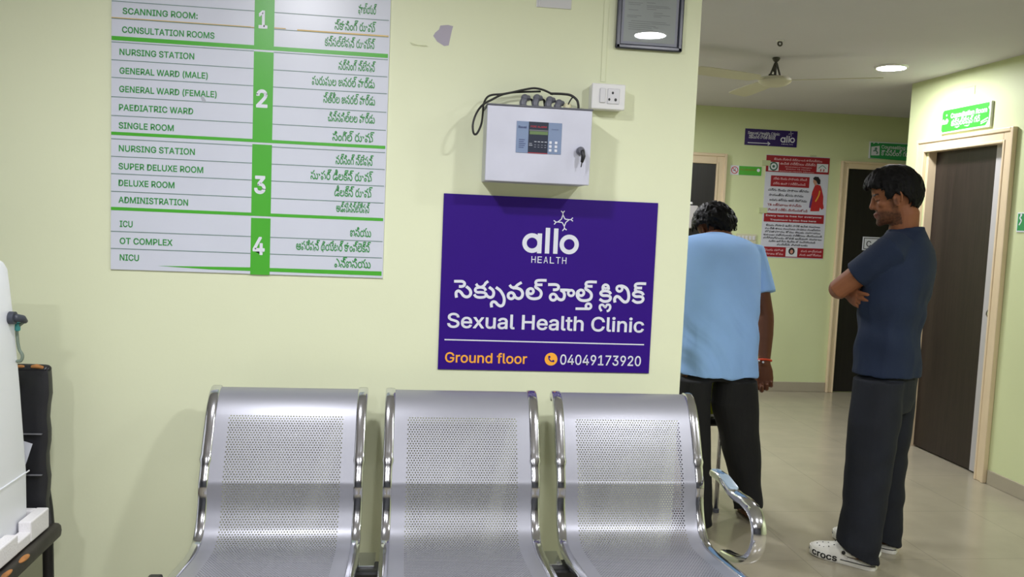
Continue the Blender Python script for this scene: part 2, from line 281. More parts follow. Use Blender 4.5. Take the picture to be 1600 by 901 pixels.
'P':(222,'30,0 30,254 118,254 136,253 152,250 166,244 178,236 187,226 195,215 200,202 203,189 204,174 203,159 200,145 195,133 187,121 178,112 166,104 152,98 136,94 118,93 55,93 55,121 116,121 129,122 139,124 149,128 156,133 162,139 167,147 170,155 172,164 172,174 172,184 170,193 167,201 162,208 156,214 148,219 139,223 129,225 116,226 62,226 62,0','0,42,1 42,2,1 42,3,2 42,4,3 42,5,4 42,6,5 42,7,6 42,41,7 41,40,7 40,8,7 0,22,42 22,43,42 39,8,40 38,8,39 37,8,38 37,9,8 36,9,37 35,9,36 35,10,9 34,10,35 33,10,34 33,11,10 32,11,33 31,11,32 31,12,11 30,12,31 30,13,12 29,13,30 28,13,29 28,14,13 27,14,28 26,14,27 26,15,14 25,15,26 24,15,25 23,15,24 23,16,15 0,21,22 43,23,22 43,20,23 20,16,23 20,17,16 20,18,17 20,19,18 0,20,21 0,43,20'),
'R':(224,'30,0 30,254 118,254 136,253 153,250 167,244 178,237 188,227 195,217 200,204 204,191 205,176 204,161 200,148 195,136 188,125 178,116 166,109 152,103 136,100 118,99 48,99 48,128 117,128 129,128 140,130 149,133 156,138 162,143 167,150 170,158 172,167 173,176 172,186 170,194 167,202 162,209 156,215 149,220 140,223 129,225 116,226 62,226 62,0 177,0 115,115 151,115 214,0','0,22,1 22,42,1 42,2,1 42,3,2 42,4,3 42,5,4 42,6,5 42,7,6 42,41,7 41,40,7 40,8,7 22,43,42 39,8,40 38,8,39 37,8,38 37,9,8 36,9,37 35,9,36 35,10,9 34,10,35 33,10,34 33,11,10 32,11,33 31,11,32 31,12,11 30,12,31 30,13,12 29,13,30 28,13,29 28,14,13 27,14,28 26,14,27 26,15,14 25,15,26 24,15,25 23,15,24 0,21,22 43,23,22 43,45,23 45,15,23 45,16,15 45,46,16 46,17,16 43,20,45 20,44,45 47,17,46 18,47,17 19,47,18 20,47,19 0,20,21 0,43,20 44,47,20'),
'S':(223,'112,-4 94,-3 78,0 64,5 51,11 41,20 32,30 25,42 21,54 19,68 52,68 54,59 57,51 62,44 68,38 75,33 83,29 92,27 102,25 112,25 123,25 133,27 143,30 151,34 159,40 165,46 169,53 172,61 173,70 172,77 170,84 166,89 161,94 155,99 148,102 140,106 132,108 122,111 92,120 72,126 56,135 43,145 34,156 28,170 26,186 27,200 31,213 37,224 46,234 57,242 69,249 83,254 97,257 114,258 130,257 145,254 158,249 170,242 180,234 189,224 195,213 199,202 200,189 169,189 166,201 160,211 151,219 140,225 127,228 112,229 102,229 92,227 84,224 76,220 70,215 64,209 61,203 58,195 58,188 58,180 61,173 65,167 71,162 78,158 85,154 92,151 99,149 106,147 132,140 140,137 148,135 156,132 164,128 172,124 179,119 186,113 192,106 197,99 201,90 203,80 204,69 203,56 199,43 193,32 185,21 174,13 162,5 147,0 130,-3','52,54,53 51,54,52 51,55,54 50,55,51 50,56,55 49,56,50 49,57,56 48,57,49 48,58,57 48,59,58 47,70,48 70,69,48 69,59,48 68,59,69 47,71,70 67,59,68 47,72,71 66,59,67 66,60,59 46,72,47 46,73,72 46,74,73 65,60,66 46,75,74 65,61,60 45,75,46 64,61,65 45,76,75 45,77,76 64,62,61 63,62,64 44,77,45 44,78,77 44,79,78 43,79,44 43,80,79 43,81,80 42,81,43 42,82,81 42,83,82 42,84,83 41,84,42 41,85,84 41,86,85 41,87,86 41,88,87 40,88,41 40,89,88 40,90,89 40,91,90 39,91,40 39,92,91 39,93,92 38,93,39 38,94,93 37,94,38 37,95,94 37,96,95 36,96,37 35,96,36 35,97,96 34,97,35 33,97,34 33,98,97 32,98,33 31,98,32 31,99,98 30,99,31 29,99,30 29,100,99 28,100,29 27,100,28 27,101,100 8,10,9 8,11,10 26,101,27 8,12,11 26,102,101 7,12,8 25,102,26 7,13,12 24,102,25 7,14,13 24,103,102 6,14,7 23,103,24 6,15,14 22,103,23 6,16,15 22,104,103 21,104,22 5,16,6 5,17,16 20,104,21 5,18,17 19,104,20 5,19,18 5,104,19 5,105,104 4,105,5 4,106,105 3,106,4 3,107,106 2,107,3 2,108,107 1,108,2 1,0,108'),
'T':(224,'16,226 16,254 208,254 208,226 128,226 128,0 96,0 96,226','0,2,1 0,3,2 7,3,0 6,4,7 4,3,7 6,5,4'),
'U':(259,'129,-4 110,-3 93,1 77,8 63,17 52,27 42,40 36,54 31,70 30,87 30,254 62,254 62,89 63,77 66,66 70,57 77,48 84,40 94,34 104,29 116,27 129,26 143,27 155,29 165,34 175,40 182,48 188,57 193,66 195,77 196,89 196,254 229,254 229,87 227,70 223,54 216,40 207,27 195,17 182,8 166,1 149,-3','9,11,10 9,12,11 30,32,31 30,33,32 9,13,12 29,33,30 8,13,9 29,34,33 8,14,13 28,34,29 7,14,8 28,35,34 27,35,28 7,15,14 7,16,15 26,35,27 6,16,7 26,36,35 6,17,16 25,36,26 6,18,17 24,36,25 5,18,6 24,37,36 5,19,18 23,37,24 5,20,19 22,37,23 22,38,37 4,20,5 4,21,20 21,38,22 4,38,21 3,38,4 3,39,38 2,39,3 2,40,39 1,40,2 1,41,40 0,41,1'),
'V':(240,'102,0 8,254 42,254 96,103 99,94 103,82 108,69 113,53 118,35 124,15 117,15 123,36 129,54 133,69 138,82 142,94 145,103 197,254 231,254 139,0','0,2,1 0,3,2 16,18,17 16,19,18 0,4,3 15,19,16 14,19,15 0,5,4 13,19,14 0,6,5 12,19,13 0,7,6 11,19,12 0,8,7 10,9,11 9,19,11 0,9,8 0,19,9'),
'W':(343,'78,0 8,254 41,254 82,98 84,90 86,81 88,73 90,64 92,55 93,47 95,38 97,29 98,20 95,20 96,29 98,38 100,47 102,55 104,64 106,73 108,81 110,90 112,98 153,254 190,254 231,98 233,90 235,81 237,73 239,64 241,55 243,47 245,38 247,29 249,20 244,20 246,29 248,38 249,47 251,55 253,64 255,73 257,81 259,90 261,98 302,254 335,254 265,0 228,0 184,161 181,172 178,184 176,196 173,209 170,222 168,237 175,237 172,223 170,210 167,197 165,185 162,173 159,161 115,0','0,2,1 0,3,2 22,55,23 55,24,23 55,56,24 56,25,24 44,46,45 44,47,46 22,54,55 57,25,56 58,53,57 53,25,57 22,58,54 58,53,54 22,59,58 52,25,53 22,60,59 51,25,52 22,61,60 50,25,51 22,62,61 49,25,50 22,63,62 48,25,49 0,4,3 21,63,22 48,26,25 43,47,44 0,5,4 20,63,21 48,27,26 42,47,43 0,6,5 19,63,20 48,28,27 41,47,42 0,7,6 18,63,19 48,29,28 40,47,41 0,8,7 17,63,18 48,30,29 39,47,40 0,9,8 16,63,17 48,31,30 38,47,39 0,10,9 15,63,16 48,32,31 37,47,38 0,14,10 14,11,10 48,36,32 36,33,32 14,11,15 11,63,15 36,33,37 33,47,37 12,63,11 34,47,33 0,13,14 48,35,36 0,12,13 0,63,12 48,34,35 48,47,34'),
'X':(237,'9,0 109,142 109,118 15,254 52,254 89,200 94,193 98,186 102,181 105,175 109,170 112,164 115,159 118,153 122,146 116,146 120,153 123,159 126,164 129,170 132,175 136,181 140,186 144,193 149,200 187,254 223,254 129,119 129,143 228,0 191,0 146,65 142,71 138,77 134,83 131,88 128,93 125,98 122,103 119,109 115,116 122,116 119,109 116,104 113,98 110,93 106,88 103,83 99,77 95,71 91,65 46,0','2,4,3 2,5,4 24,26,25 24,27,26 2,6,5 23,27,24 2,7,6 22,27,23 2,8,7 21,27,22 2,9,8 20,27,21 2,1,9 1,10,9 19,28,20 28,27,20 1,11,10 18,28,19 1,12,11 17,28,18 1,13,12 16,28,17 1,15,13 15,14,13 15,28,16 1,28,15 1,29,28 0,40,1 40,41,1 41,29,1 0,39,40 42,29,41 43,38,42 38,29,42 0,43,39 43,38,39 0,44,43 37,29,38 0,45,44 36,29,37 0,46,45 35,29,36 0,47,46 34,29,35 0,48,47 33,29,34 0,49,48 32,29,33 0,50,49 31,29,32 0,51,50 30,29,31'),
'Y':(236,'102,0 102,104 8,254 46,254 96,172 101,163 107,155 111,146 116,137 120,127 125,115 112,115 116,127 121,137 126,146 130,155 135,164 140,172 191,254 228,254 134,104 134,0','1,3,2 1,4,3 17,19,18 17,20,19 1,5,4 16,20,17 15,20,16 1,6,5 14,20,15 1,7,6 13,20,14 1,8,7 12,9,13 9,20,13 1,12,8 12,9,8 1,11,12 10,20,9 1,10,11 1,20,10 0,20,1 0,21,20'),
'0':(227,'113,-3 95,-2 79,3 65,12 53,24 42,39 34,57 29,77 25,101 24,127 25,153 29,177 35,197 43,215 53,230 65,242 79,251 95,256 113,258 131,256 147,251 161,242 174,230 184,215 192,197 198,177 201,153 203,127 201,101 198,77 192,57 184,39 174,24 162,12 147,3 131,-2 113,25 125,26 136,30 145,37 153,46 160,58 165,72 169,88 171,107 172,127 171,148 169,166 165,182 160,197 153,208 145,218 136,224 125,228 113,230 101,228 91,224 82,218 73,208 67,197 62,182 58,166 55,148 55,127 55,107 58,88 62,72 67,58 73,46 82,37 91,30 101,26','17,19,18 16,19,17 16,20,19 15,20,16 15,21,20 14,21,15 14,22,21 14,54,22 54,53,22 53,23,22 13,55,14 55,54,14 13,56,55 52,23,53 13,57,56 51,23,52 13,58,57 50,23,51 50,24,23 12,58,13 12,59,58 49,24,50 11,59,12 49,25,24 11,60,59 48,25,49 11,61,60 47,25,48 10,61,11 47,26,25 10,62,61 46,26,47 9,62,10 46,27,26 9,63,62 45,27,46 8,63,9 8,64,63 44,27,45 44,28,27 8,65,64 43,28,44 7,65,8 43,29,28 7,66,65 42,29,43 6,66,7 42,30,29 6,67,66 41,30,42 40,30,41 6,68,67 5,68,6 40,31,30 5,69,68 39,31,40 39,32,31 4,69,5 4,70,69 38,32,39 4,71,70 37,32,38 36,32,37 4,36,71 4,32,36 4,33,32 3,33,4 2,33,3 2,34,33 2,35,34 1,35,2 1,0,35'),
'1':(227,'38,0 38,27 195,27 195,0 138,254 138,0 106,0 106,224 105,224 43,179 43,213 99,254','10,4,11 10,8,4 8,7,4 7,5,4 10,9,8 6,5,7 0,2,1 0,3,2'),
'2':(227,'32,0 32,24 117,114 126,124 134,133 141,141 147,149 152,156 155,163 158,170 160,178 160,186 159,194 157,202 154,209 149,215 143,220 137,224 129,227 121,229 112,230 102,229 94,227 86,224 79,219 74,213 69,207 66,199 64,190 64,181 33,181 34,196 37,209 43,221 51,232 60,241 72,248 84,253 98,257 112,258 127,257 141,254 153,248 164,241 173,233 181,223 186,211 189,199 191,186 190,177 188,168 185,159 181,150 175,140 168,129 159,118 147,105 133,90 76,30 76,28 195,28 195,0','38,40,39 38,41,40 37,41,38 37,42,41 36,42,37 36,43,42 35,43,36 35,44,43 34,44,35 34,20,44 20,19,44 19,45,44 33,21,34 21,20,34 18,45,19 33,22,21 17,45,18 33,23,22 16,45,17 33,24,23 16,46,45 32,24,33 15,46,16 32,25,24 14,46,15 32,26,25 14,47,46 13,47,14 31,26,32 31,27,26 12,47,13 12,48,47 31,28,27 30,28,31 11,48,12 30,29,28 11,49,48 10,49,11 9,49,10 9,50,49 8,50,9 8,51,50 7,51,8 7,52,51 6,52,7 6,53,52 5,53,6 4,53,5 4,54,53 3,54,4 3,55,54 2,55,3 2,56,55 1,56,2 1,57,56 1,58,57 1,59,58 1,60,59 1,61,60 0,61,1'),
'3':(227,'109,-3 94,-2 80,0 66,5 54,11 44,19 35,29 28,40 24,52 22,66 55,66 56,58 59,50 63,44 69,38 75,33 83,30 91,27 100,25 109,25 119,26 129,27 138,30 145,35 152,40 157,46 161,54 164,63 165,72 164,81 162,90 158,98 153,105 146,112 137,117 127,121 115,123 101,124 78,124 78,150 144,224 144,226 35,226 35,254 186,254 186,230 106,139 106,144 124,145 140,143 154,138 167,131 177,122 185,111 192,99 195,86 196,72 195,58 191,45 185,33 177,22 166,13 154,6 141,1 125,-2','42,44,43 42,45,44 42,41,45 41,40,45 40,46,45 39,47,40 47,46,40 38,47,39 47,49,48 38,49,47 38,50,49 38,51,50 38,37,51 37,52,51 36,52,37 35,52,36 35,53,52 34,53,35 33,53,34 32,53,33 32,54,53 31,54,32 31,55,54 30,55,31 29,55,30 29,56,55 28,56,29 27,56,28 27,57,56 8,10,9 8,11,10 26,57,27 26,58,57 8,12,11 25,58,26 7,12,8 7,13,12 24,58,25 24,59,58 7,14,13 23,59,24 6,14,7 6,15,14 22,59,23 6,16,15 22,60,59 21,60,22 6,17,16 5,17,6 20,60,21 5,18,17 19,60,20 5,19,18 5,60,19 5,61,60 4,61,5 4,62,61 3,62,4 3,63,62 2,63,3 2,64,63 1,64,2 1,0,64'),
'4':(227,'20,53 20,79 123,254 155,254 54,83 54,81 207,81 207,53 141,0 141,61 141,73 141,159 171,159 171,0','1,3,2 1,4,3 10,12,11 10,13,12 1,5,4 1,6,5 1,10,6 10,7,6 0,10,1 0,9,10 13,7,10 0,8,9 8,7,0 8,13,7'),
'5':(227,'111,-3 96,-2 82,1 70,6 59,12 49,20 41,30 35,41 32,53 30,65 61,65 62,58 65,51 69,44 74,39 80,34 87,30 94,27 102,26 111,25 120,26 130,28 138,32 146,38 152,44 157,52 161,61 163,71 164,81 163,92 161,101 157,111 151,119 145,125 137,131 129,135 119,138 109,138 100,138 92,137 84,134 76,131 69,127 64,123 34,126 48,254 183,254 183,226 75,226 67,151 68,151 74,155 81,159 89,162 97,165 106,166 115,167 126,166 137,164 147,160 156,156 165,150 172,143 179,134 185,125 189,116 193,105 195,94 195,82 194,66 191,51 184,38 176,26 166,16 154,8 141,1 126,-2','44,48,45 48,46,45 48,47,46 44,49,48 55,57,56 54,57,55 54,58,57 53,58,54 53,59,58 52,59,53 52,60,59 51,60,52 51,61,60 50,61,51 44,50,49 44,61,50 44,39,61 39,38,61 38,62,61 38,37,62 37,63,62 36,63,37 35,63,36 44,40,39 34,63,35 34,64,63 44,41,40 44,42,41 33,64,34 44,43,42 33,65,64 32,65,33 31,65,32 31,66,65 30,66,31 30,67,66 29,67,30 29,68,67 28,68,29 28,69,68 27,69,28 26,69,27 26,70,69 8,10,9 8,11,10 25,70,26 8,12,11 7,12,8 24,70,25 24,71,70 7,13,12 7,14,13 23,71,24 6,14,7 6,15,14 23,72,71 22,72,23 6,16,15 21,72,22 6,17,16 5,17,6 20,72,21 5,18,17 20,73,72 19,73,20 5,19,18 5,73,19 4,73,5 4,74,73 3,74,4 3,75,74 2,75,3 2,76,75 1,76,2 1,0,76'),
'6':(227,'113,-3 98,-2 84,1 71,7 60,15 50,25 42,37 36,51 33,65 32,81 33,93 35,106 40,119 47,134 56,151 69,170 126,254 161,254 75,131 73,131 75,135 79,140 83,144 87,148 92,151 98,153 104,155 110,157 117,157 132,156 146,153 158,147 169,140 178,131 185,120 190,107 193,94 194,79 193,63 190,49 184,36 176,25 166,15 155,7 142,1 128,-2 113,24 123,25 131,27 139,31 146,37 152,43 157,51 161,59 163,69 164,79 163,89 161,98 157,107 152,114 146,121 139,126 131,130 123,132 113,133 104,132 95,130 87,126 80,121 74,114 69,107 65,99 63,89 62,79 63,69 65,59 69,51 74,43 80,37 87,31 95,27 104,25','15,17,16 15,23,17 23,18,17 14,23,15 27,29,28 26,29,27 26,30,29 25,30,26 24,30,25 24,31,30 13,23,14 23,31,24 13,22,23 18,31,23 18,32,31 13,21,22 18,64,32 64,33,32 13,20,21 13,19,20 12,19,13 18,65,64 63,33,64 18,66,65 62,33,63 62,34,33 12,18,19 12,66,18 12,67,66 61,34,62 12,68,67 60,34,61 12,69,68 59,34,60 59,35,34 11,69,12 11,70,69 58,35,59 58,36,35 11,71,70 57,36,58 10,71,11 10,72,71 56,36,57 56,37,36 9,72,10 9,73,72 55,37,56 8,73,9 8,74,73 54,37,55 54,38,37 8,75,74 53,38,54 7,75,8 53,39,38 7,76,75 52,39,53 7,77,76 51,39,52 6,77,7 51,40,39 6,78,77 50,40,51 5,78,6 5,79,78 49,40,50 49,41,40 5,80,79 48,41,49 5,81,80 47,41,48 4,81,5 4,46,81 46,41,47 46,42,41 4,42,46 3,42,4 3,43,42 2,43,3 2,44,43 1,44,2 1,45,44 0,45,1'),
'7':(227,'48,0 162,224 162,226 31,226 31,254 195,254 195,224 82,0','3,5,4 3,2,5 2,6,5 1,6,2 1,7,6 0,7,1'),
'8':(227,'113,-3 97,-2 82,1 68,6 56,13 45,21 37,31 31,42 27,54 26,68 27,78 29,88 33,98 37,106 43,114 51,121 58,126 67,130 76,132 76,133 65,138 55,145 46,154 40,165 36,177 35,190 36,203 40,214 45,225 53,234 62,242 73,249 85,254 99,257 113,258 128,257 141,254 153,249 164,242 173,234 181,225 186,214 190,203 191,190 190,177 186,165 180,154 171,145 162,138 150,133 150,132 159,130 168,126 176,121 183,114 189,106 194,98 197,88 200,78 200,68 199,54 195,42 189,31 181,21 171,13 158,6 145,1 130,-2 113,25 124,25 134,27 142,30 150,34 156,40 161,46 165,53 168,61 168,69 168,78 165,87 161,94 156,101 149,107 141,111 133,115 123,117 113,118 103,117 93,115 85,111 77,107 70,101 65,94 61,87 58,78 58,69 58,61 61,53 64,46 70,40 76,34 84,30 92,27 102,25 113,145 122,145 130,147 137,150 144,154 149,159 154,165 157,172 159,180 160,188 159,196 157,203 154,210 149,216 144,221 138,225 130,228 122,229 113,230 104,229 96,228 89,225 82,221 77,216 72,210 69,203 67,196 66,188 67,180 69,172 72,165 77,159 82,154 89,150 96,147 104,145','33,35,34 32,35,33 32,36,35 31,36,32 31,37,36 30,37,31 30,38,37 29,38,30 29,39,38 28,123,29 123,39,29 123,122,39 122,121,39 121,40,39 28,124,123 120,40,121 28,125,124 119,40,120 27,125,28 119,41,40 27,126,125 118,41,119 27,127,126 117,41,118 116,41,117 27,128,127 26,128,27 116,42,41 26,129,128 115,42,116 26,130,129 114,42,115 25,130,26 114,43,42 25,131,130 113,43,114 24,131,25 113,44,43 24,132,131 112,44,113 24,133,132 111,44,112 111,45,44 23,133,24 23,134,133 110,45,111 23,135,134 109,45,110 109,46,45 22,135,23 22,136,135 108,46,109 22,137,136 107,46,108 107,47,46 21,137,22 21,138,137 106,47,107 21,139,138 105,47,106 21,104,139 104,47,105 21,47,104 21,48,47 20,48,21 20,49,48 19,49,20 18,49,19 18,50,49 17,50,18 17,51,50 16,51,17 16,52,51 15,52,16 15,53,52 14,86,15 86,53,15 86,54,53 14,87,86 85,54,86 14,88,87 84,54,85 14,89,88 83,54,84 13,89,14 83,55,54 13,90,89 82,55,83 13,91,90 81,55,82 12,91,13 81,56,55 12,92,91 80,56,81 11,92,12 80,57,56 11,93,92 79,57,80 79,58,57 10,93,11 10,94,93 78,58,79 10,95,94 77,58,78 77,59,58 9,95,10 9,96,95 76,59,77 8,96,9 76,60,59 8,97,96 75,60,76 75,61,60 7,97,8 7,98,97 74,61,75 7,99,98 73,61,74 6,99,7 73,62,61 6,100,99 72,62,73 6,101,100 71,62,72 5,101,6 71,63,62 5,102,101 70,63,71 5,103,102 69,63,70 5,68,103 68,63,69 5,63,68 4,63,5 4,64,63 4,65,64 3,65,4 2,65,3 2,66,65 1,66,2 1,67,66 0,67,1'),
'9':(227,'113,258 128,257 142,253 155,247 166,239 176,229 184,217 190,204 193,189 194,173 194,161 191,148 186,135 180,120 170,103 158,84 100,0 65,0 151,124 154,124 151,119 148,115 144,111 139,107 134,104 128,101 122,99 116,98 109,97 94,98 81,102 69,107 58,114 49,124 41,134 36,147 33,161 32,176 33,191 36,205 42,218 50,230 60,239 71,247 84,253 98,257 113,230 104,229 95,227 87,223 80,218 74,211 69,204 66,195 63,186 63,176 63,166 66,156 69,148 74,140 80,134 87,129 95,125 104,122 113,122 123,122 131,125 139,129 146,134 152,140 157,147 161,156 163,165 164,175 163,185 161,195 157,204 152,211 146,218 139,223 131,227 123,229','45,1,0 44,1,45 44,2,1 43,2,44 43,3,2 42,3,43 42,4,3 41,4,42 41,46,4 46,5,4 41,47,46 81,5,46 40,47,41 40,48,47 80,5,81 80,6,5 40,49,48 79,6,80 40,50,49 78,6,79 39,50,40 39,51,50 77,6,78 77,7,6 39,52,51 76,7,77 38,52,39 76,8,7 38,53,52 75,8,76 38,54,53 74,8,75 37,54,38 74,9,8 37,55,54 73,9,74 36,55,37 36,56,55 72,9,73 72,10,9 36,57,56 71,10,72 71,11,10 35,57,36 35,58,57 70,11,71 70,12,11 35,59,58 69,12,70 34,59,35 34,60,59 68,12,69 68,13,12 33,60,34 33,61,60 67,13,68 33,62,61 66,19,67 19,13,67 33,63,62 65,18,66 18,19,66 65,24,18 24,17,18 20,13,19 32,63,33 32,64,63 64,24,65 32,24,64 20,14,13 21,14,20 22,14,21 31,24,32 23,14,22 30,24,31 24,14,23 30,25,24 17,14,24 17,15,14 29,25,30 29,26,25 29,27,26 28,27,29 17,16,15'),
'a':(195,'80,-4 68,-4 57,-1 47,2 38,8 30,14 24,22 19,32 16,42 15,54 16,64 18,73 22,80 26,87 32,92 39,97 46,100 54,103 63,105 71,107 80,109 89,110 100,111 109,112 117,113 123,114 129,116 133,117 135,120 137,123 138,127 138,128 137,136 136,142 133,148 130,153 125,158 120,161 113,163 106,165 98,165 89,165 82,164 75,161 69,158 63,154 59,150 55,146 52,142 50,137 20,146 26,156 32,165 39,173 48,179 57,184 66,188 77,190 87,192 97,192 104,192 112,191 119,190 128,187 135,184 143,180 150,175 156,168 161,160 165,150 168,139 168,126 168,0 138,0 138,26 136,26 134,21 130,17 126,12 121,8 115,4 108,1 100,-2 90,-4 85,23 96,23 106,26 114,29 121,34 127,40 132,47 135,54 137,61 138,69 138,95 136,93 133,92 130,91 125,90 121,89 116,88 110,87 105,86 100,86 95,85 91,84 88,84 81,83 74,81 67,79 61,77 56,74 52,70 48,65 47,59 46,52 46,46 48,41 51,36 55,32 59,29 65,26 71,24 78,23','58,60,59 58,61,60 57,61,58 57,62,61 56,62,57 56,63,62 55,63,56 55,64,63 55,65,64 54,65,55 54,66,65 53,66,54 53,67,66 52,67,53 52,40,67 40,39,67 39,68,67 51,41,52 41,40,52 51,42,41 38,68,39 51,43,42 37,68,38 51,44,43 36,68,37 36,69,68 51,45,44 35,69,36 50,45,51 50,46,45 34,69,35 34,70,69 50,47,46 33,70,34 50,48,47 49,48,50 32,70,33 32,71,70 31,71,32 30,71,31 29,71,30 29,72,71 28,72,29 27,72,28 26,94,27 94,72,27 25,94,26 24,94,25 23,94,24 22,94,23 21,94,22 20,94,21 19,94,20 18,94,19 17,94,18 16,94,17 15,94,16 14,94,15 14,95,94 93,72,94 14,96,95 14,97,96 13,97,14 13,98,97 13,99,98 13,100,99 13,101,100 13,102,101 12,102,13 12,103,102 12,104,103 12,105,104 12,106,105 12,107,106 12,108,107 12,109,108 11,109,12 11,110,109 11,111,110 11,112,111 10,112,11 10,113,112 92,72,93 10,114,113 9,114,10 91,72,92 9,115,114 8,115,9 90,72,91 8,116,115 89,72,90 8,117,116 7,117,8 7,118,117 88,74,89 74,72,89 7,119,118 87,74,88 7,120,119 6,120,7 86,75,87 75,74,87 6,121,120 6,122,121 86,76,75 73,72,74 85,76,86 6,123,122 84,76,85 6,84,123 6,76,84 5,76,6 5,77,76 5,78,77 4,78,5 4,79,78 4,80,79 3,80,4 3,81,80 2,81,3 2,82,81 1,82,2 1,83,82 0,83,1'),
'b':(212,'115,-4 104,-3 94,-1 86,2 79,6 74,11 69,16 65,21 62,25 59,29 56,29 56,0 26,0 26,254 57,254 57,160 59,160 62,164 65,168 69,173 73,178 79,182 86,186 94,190 103,192 115,192 130,191 144,187 156,180 168,171 177,160 185,146 191,131 194,113 195,94 194,75 191,58 185,42 177,29 168,17 157,8 144,1 130,-3 110,23 121,24 131,28 140,33 147,40 153,48 158,58 161,70 163,82 164,95 163,108 161,120 158,131 153,140 147,149 140,156 131,161 121,164 110,165 99,164 89,161 81,156 73,149 67,141 62,131 59,120 57,108 56,95 57,81 59,69 63,58 67,48 73,39 81,32 89,27 99,24','12,14,13 12,15,14 24,26,25 23,26,24 23,27,26 22,27,23 22,28,27 21,28,22 20,28,21 20,29,28 19,29,20 18,29,19 18,61,29 61,30,29 17,61,18 17,62,61 60,30,61 17,63,62 59,30,60 16,63,17 16,64,63 58,30,59 58,31,30 12,16,15 12,68,16 68,67,16 67,66,16 66,65,16 65,64,16 57,31,58 56,31,57 56,32,31 55,32,56 55,33,32 54,33,55 12,69,68 53,33,54 53,34,33 12,70,69 52,34,53 12,71,70 51,34,52 51,35,34 50,35,51 12,72,71 50,36,35 49,36,50 12,73,72 48,36,49 48,37,36 12,74,73 47,37,48 12,10,74 10,75,74 47,38,37 46,38,47 10,76,75 45,38,46 10,9,76 9,77,76 12,11,10 8,77,9 45,39,38 44,39,45 8,78,77 7,78,8 43,39,44 7,43,78 7,39,43 6,39,7 6,40,39 5,40,6 4,40,5 4,41,40 3,41,4 2,41,3 2,42,41 1,42,2 1,0,42'),
'c':(198,'104,-4 87,-3 72,1 58,8 46,17 36,29 28,43 22,58 18,75 17,94 18,113 22,130 28,146 36,159 46,171 58,180 72,187 87,191 104,192 113,192 122,191 130,189 138,186 146,182 153,178 159,173 165,167 170,161 174,154 178,146 181,138 151,131 150,136 148,140 145,145 142,149 139,152 135,155 131,158 126,161 121,162 116,164 110,165 104,165 92,164 81,161 73,155 65,148 59,139 54,129 51,118 49,106 48,94 49,81 51,70 54,59 59,49 65,40 73,33 81,28 92,24 104,23 110,24 116,24 121,26 126,28 131,30 135,33 139,36 143,40 146,44 148,49 150,54 152,59 181,51 179,43 175,35 171,28 165,22 160,16 153,11 146,6 138,3 130,0 122,-2 113,-4','17,19,18 17,20,19 16,20,17 16,21,20 16,22,21 15,22,16 15,23,22 15,24,23 14,24,15 14,25,24 14,26,25 13,43,14 43,26,14 43,42,26 42,27,26 13,44,43 41,27,42 13,45,44 40,27,41 39,27,40 39,28,27 13,46,45 38,28,39 12,46,13 37,28,38 36,28,37 12,47,46 36,29,28 35,29,36 34,29,35 12,48,47 34,30,29 11,48,12 33,30,34 32,30,33 11,49,48 32,31,30 10,49,11 10,50,49 10,51,50 9,51,10 9,52,51 8,52,9 8,53,52 8,54,53 7,54,8 7,55,54 7,56,55 72,74,73 6,56,7 71,74,72 71,75,74 70,75,71 6,57,56 69,75,70 69,76,75 5,57,6 5,58,57 68,76,69 67,76,68 67,77,76 66,77,67 5,59,58 65,77,66 4,59,5 65,78,77 64,78,65 4,60,59 63,78,64 62,78,63 4,61,60 61,78,62 4,78,61 4,79,78 3,79,4 3,80,79 3,81,80 2,81,3 2,82,81 2,83,82 1,83,2 1,84,83 1,85,84 0,85,1'),
'd':(212,'98,-4 82,-3 68,1 56,8 44,17 35,29 27,42 22,58 18,75 17,94 18,113 22,131 27,146 35,160 45,171 56,180 69,187 83,191 98,192 109,192 118,190 126,186 133,182 139,178 144,173 147,168 151,164 153,160 155,160 155,254 186,254 186,0 156,0 156,29 153,29 151,25 147,21 143,16 139,11 133,6 126,2 118,-1 109,-3 102,23 113,24 123,27 132,32 139,39 145,48 150,58 153,69 155,81 156,95 155,108 153,120 150,131 145,141 139,149 132,156 123,161 113,164 102,165 91,164 81,161 72,156 65,149 59,140 54,131 51,120 49,108 48,95 49,82 51,70 54,58 59,48 65,40 73,33 81,28 91,24','28,30,29 28,31,30 17,19,18 17,20,19 16,20,17 16,21,20 15,21,16 15,22,21 15,23,22 14,23,15 14,24,23 14,25,24 13,61,14 61,25,14 61,26,25 13,62,61 60,26,61 59,26,60 13,63,62 59,27,26 58,27,59 13,64,63 12,64,13 58,28,27 58,57,28 57,56,28 56,55,28 55,54,28 54,31,28 12,65,64 12,66,65 11,66,12 11,67,66 10,67,11 10,68,67 53,31,54 10,69,68 9,69,10 52,31,53 9,70,69 9,71,70 51,31,52 8,71,9 8,72,71 50,31,51 7,72,8 7,73,72 49,31,50 7,74,73 6,74,7 48,31,49 6,75,74 47,33,48 33,31,48 5,75,6 5,76,75 46,33,47 5,77,76 45,34,46 34,33,46 45,35,34 32,31,33 4,77,5 4,78,77 44,35,45 44,36,35 4,43,78 43,36,44 4,36,43 4,37,36 3,37,4 3,38,37 3,39,38 2,39,3 2,40,39 2,41,40 1,41,2 1,42,41 0,42,1'),
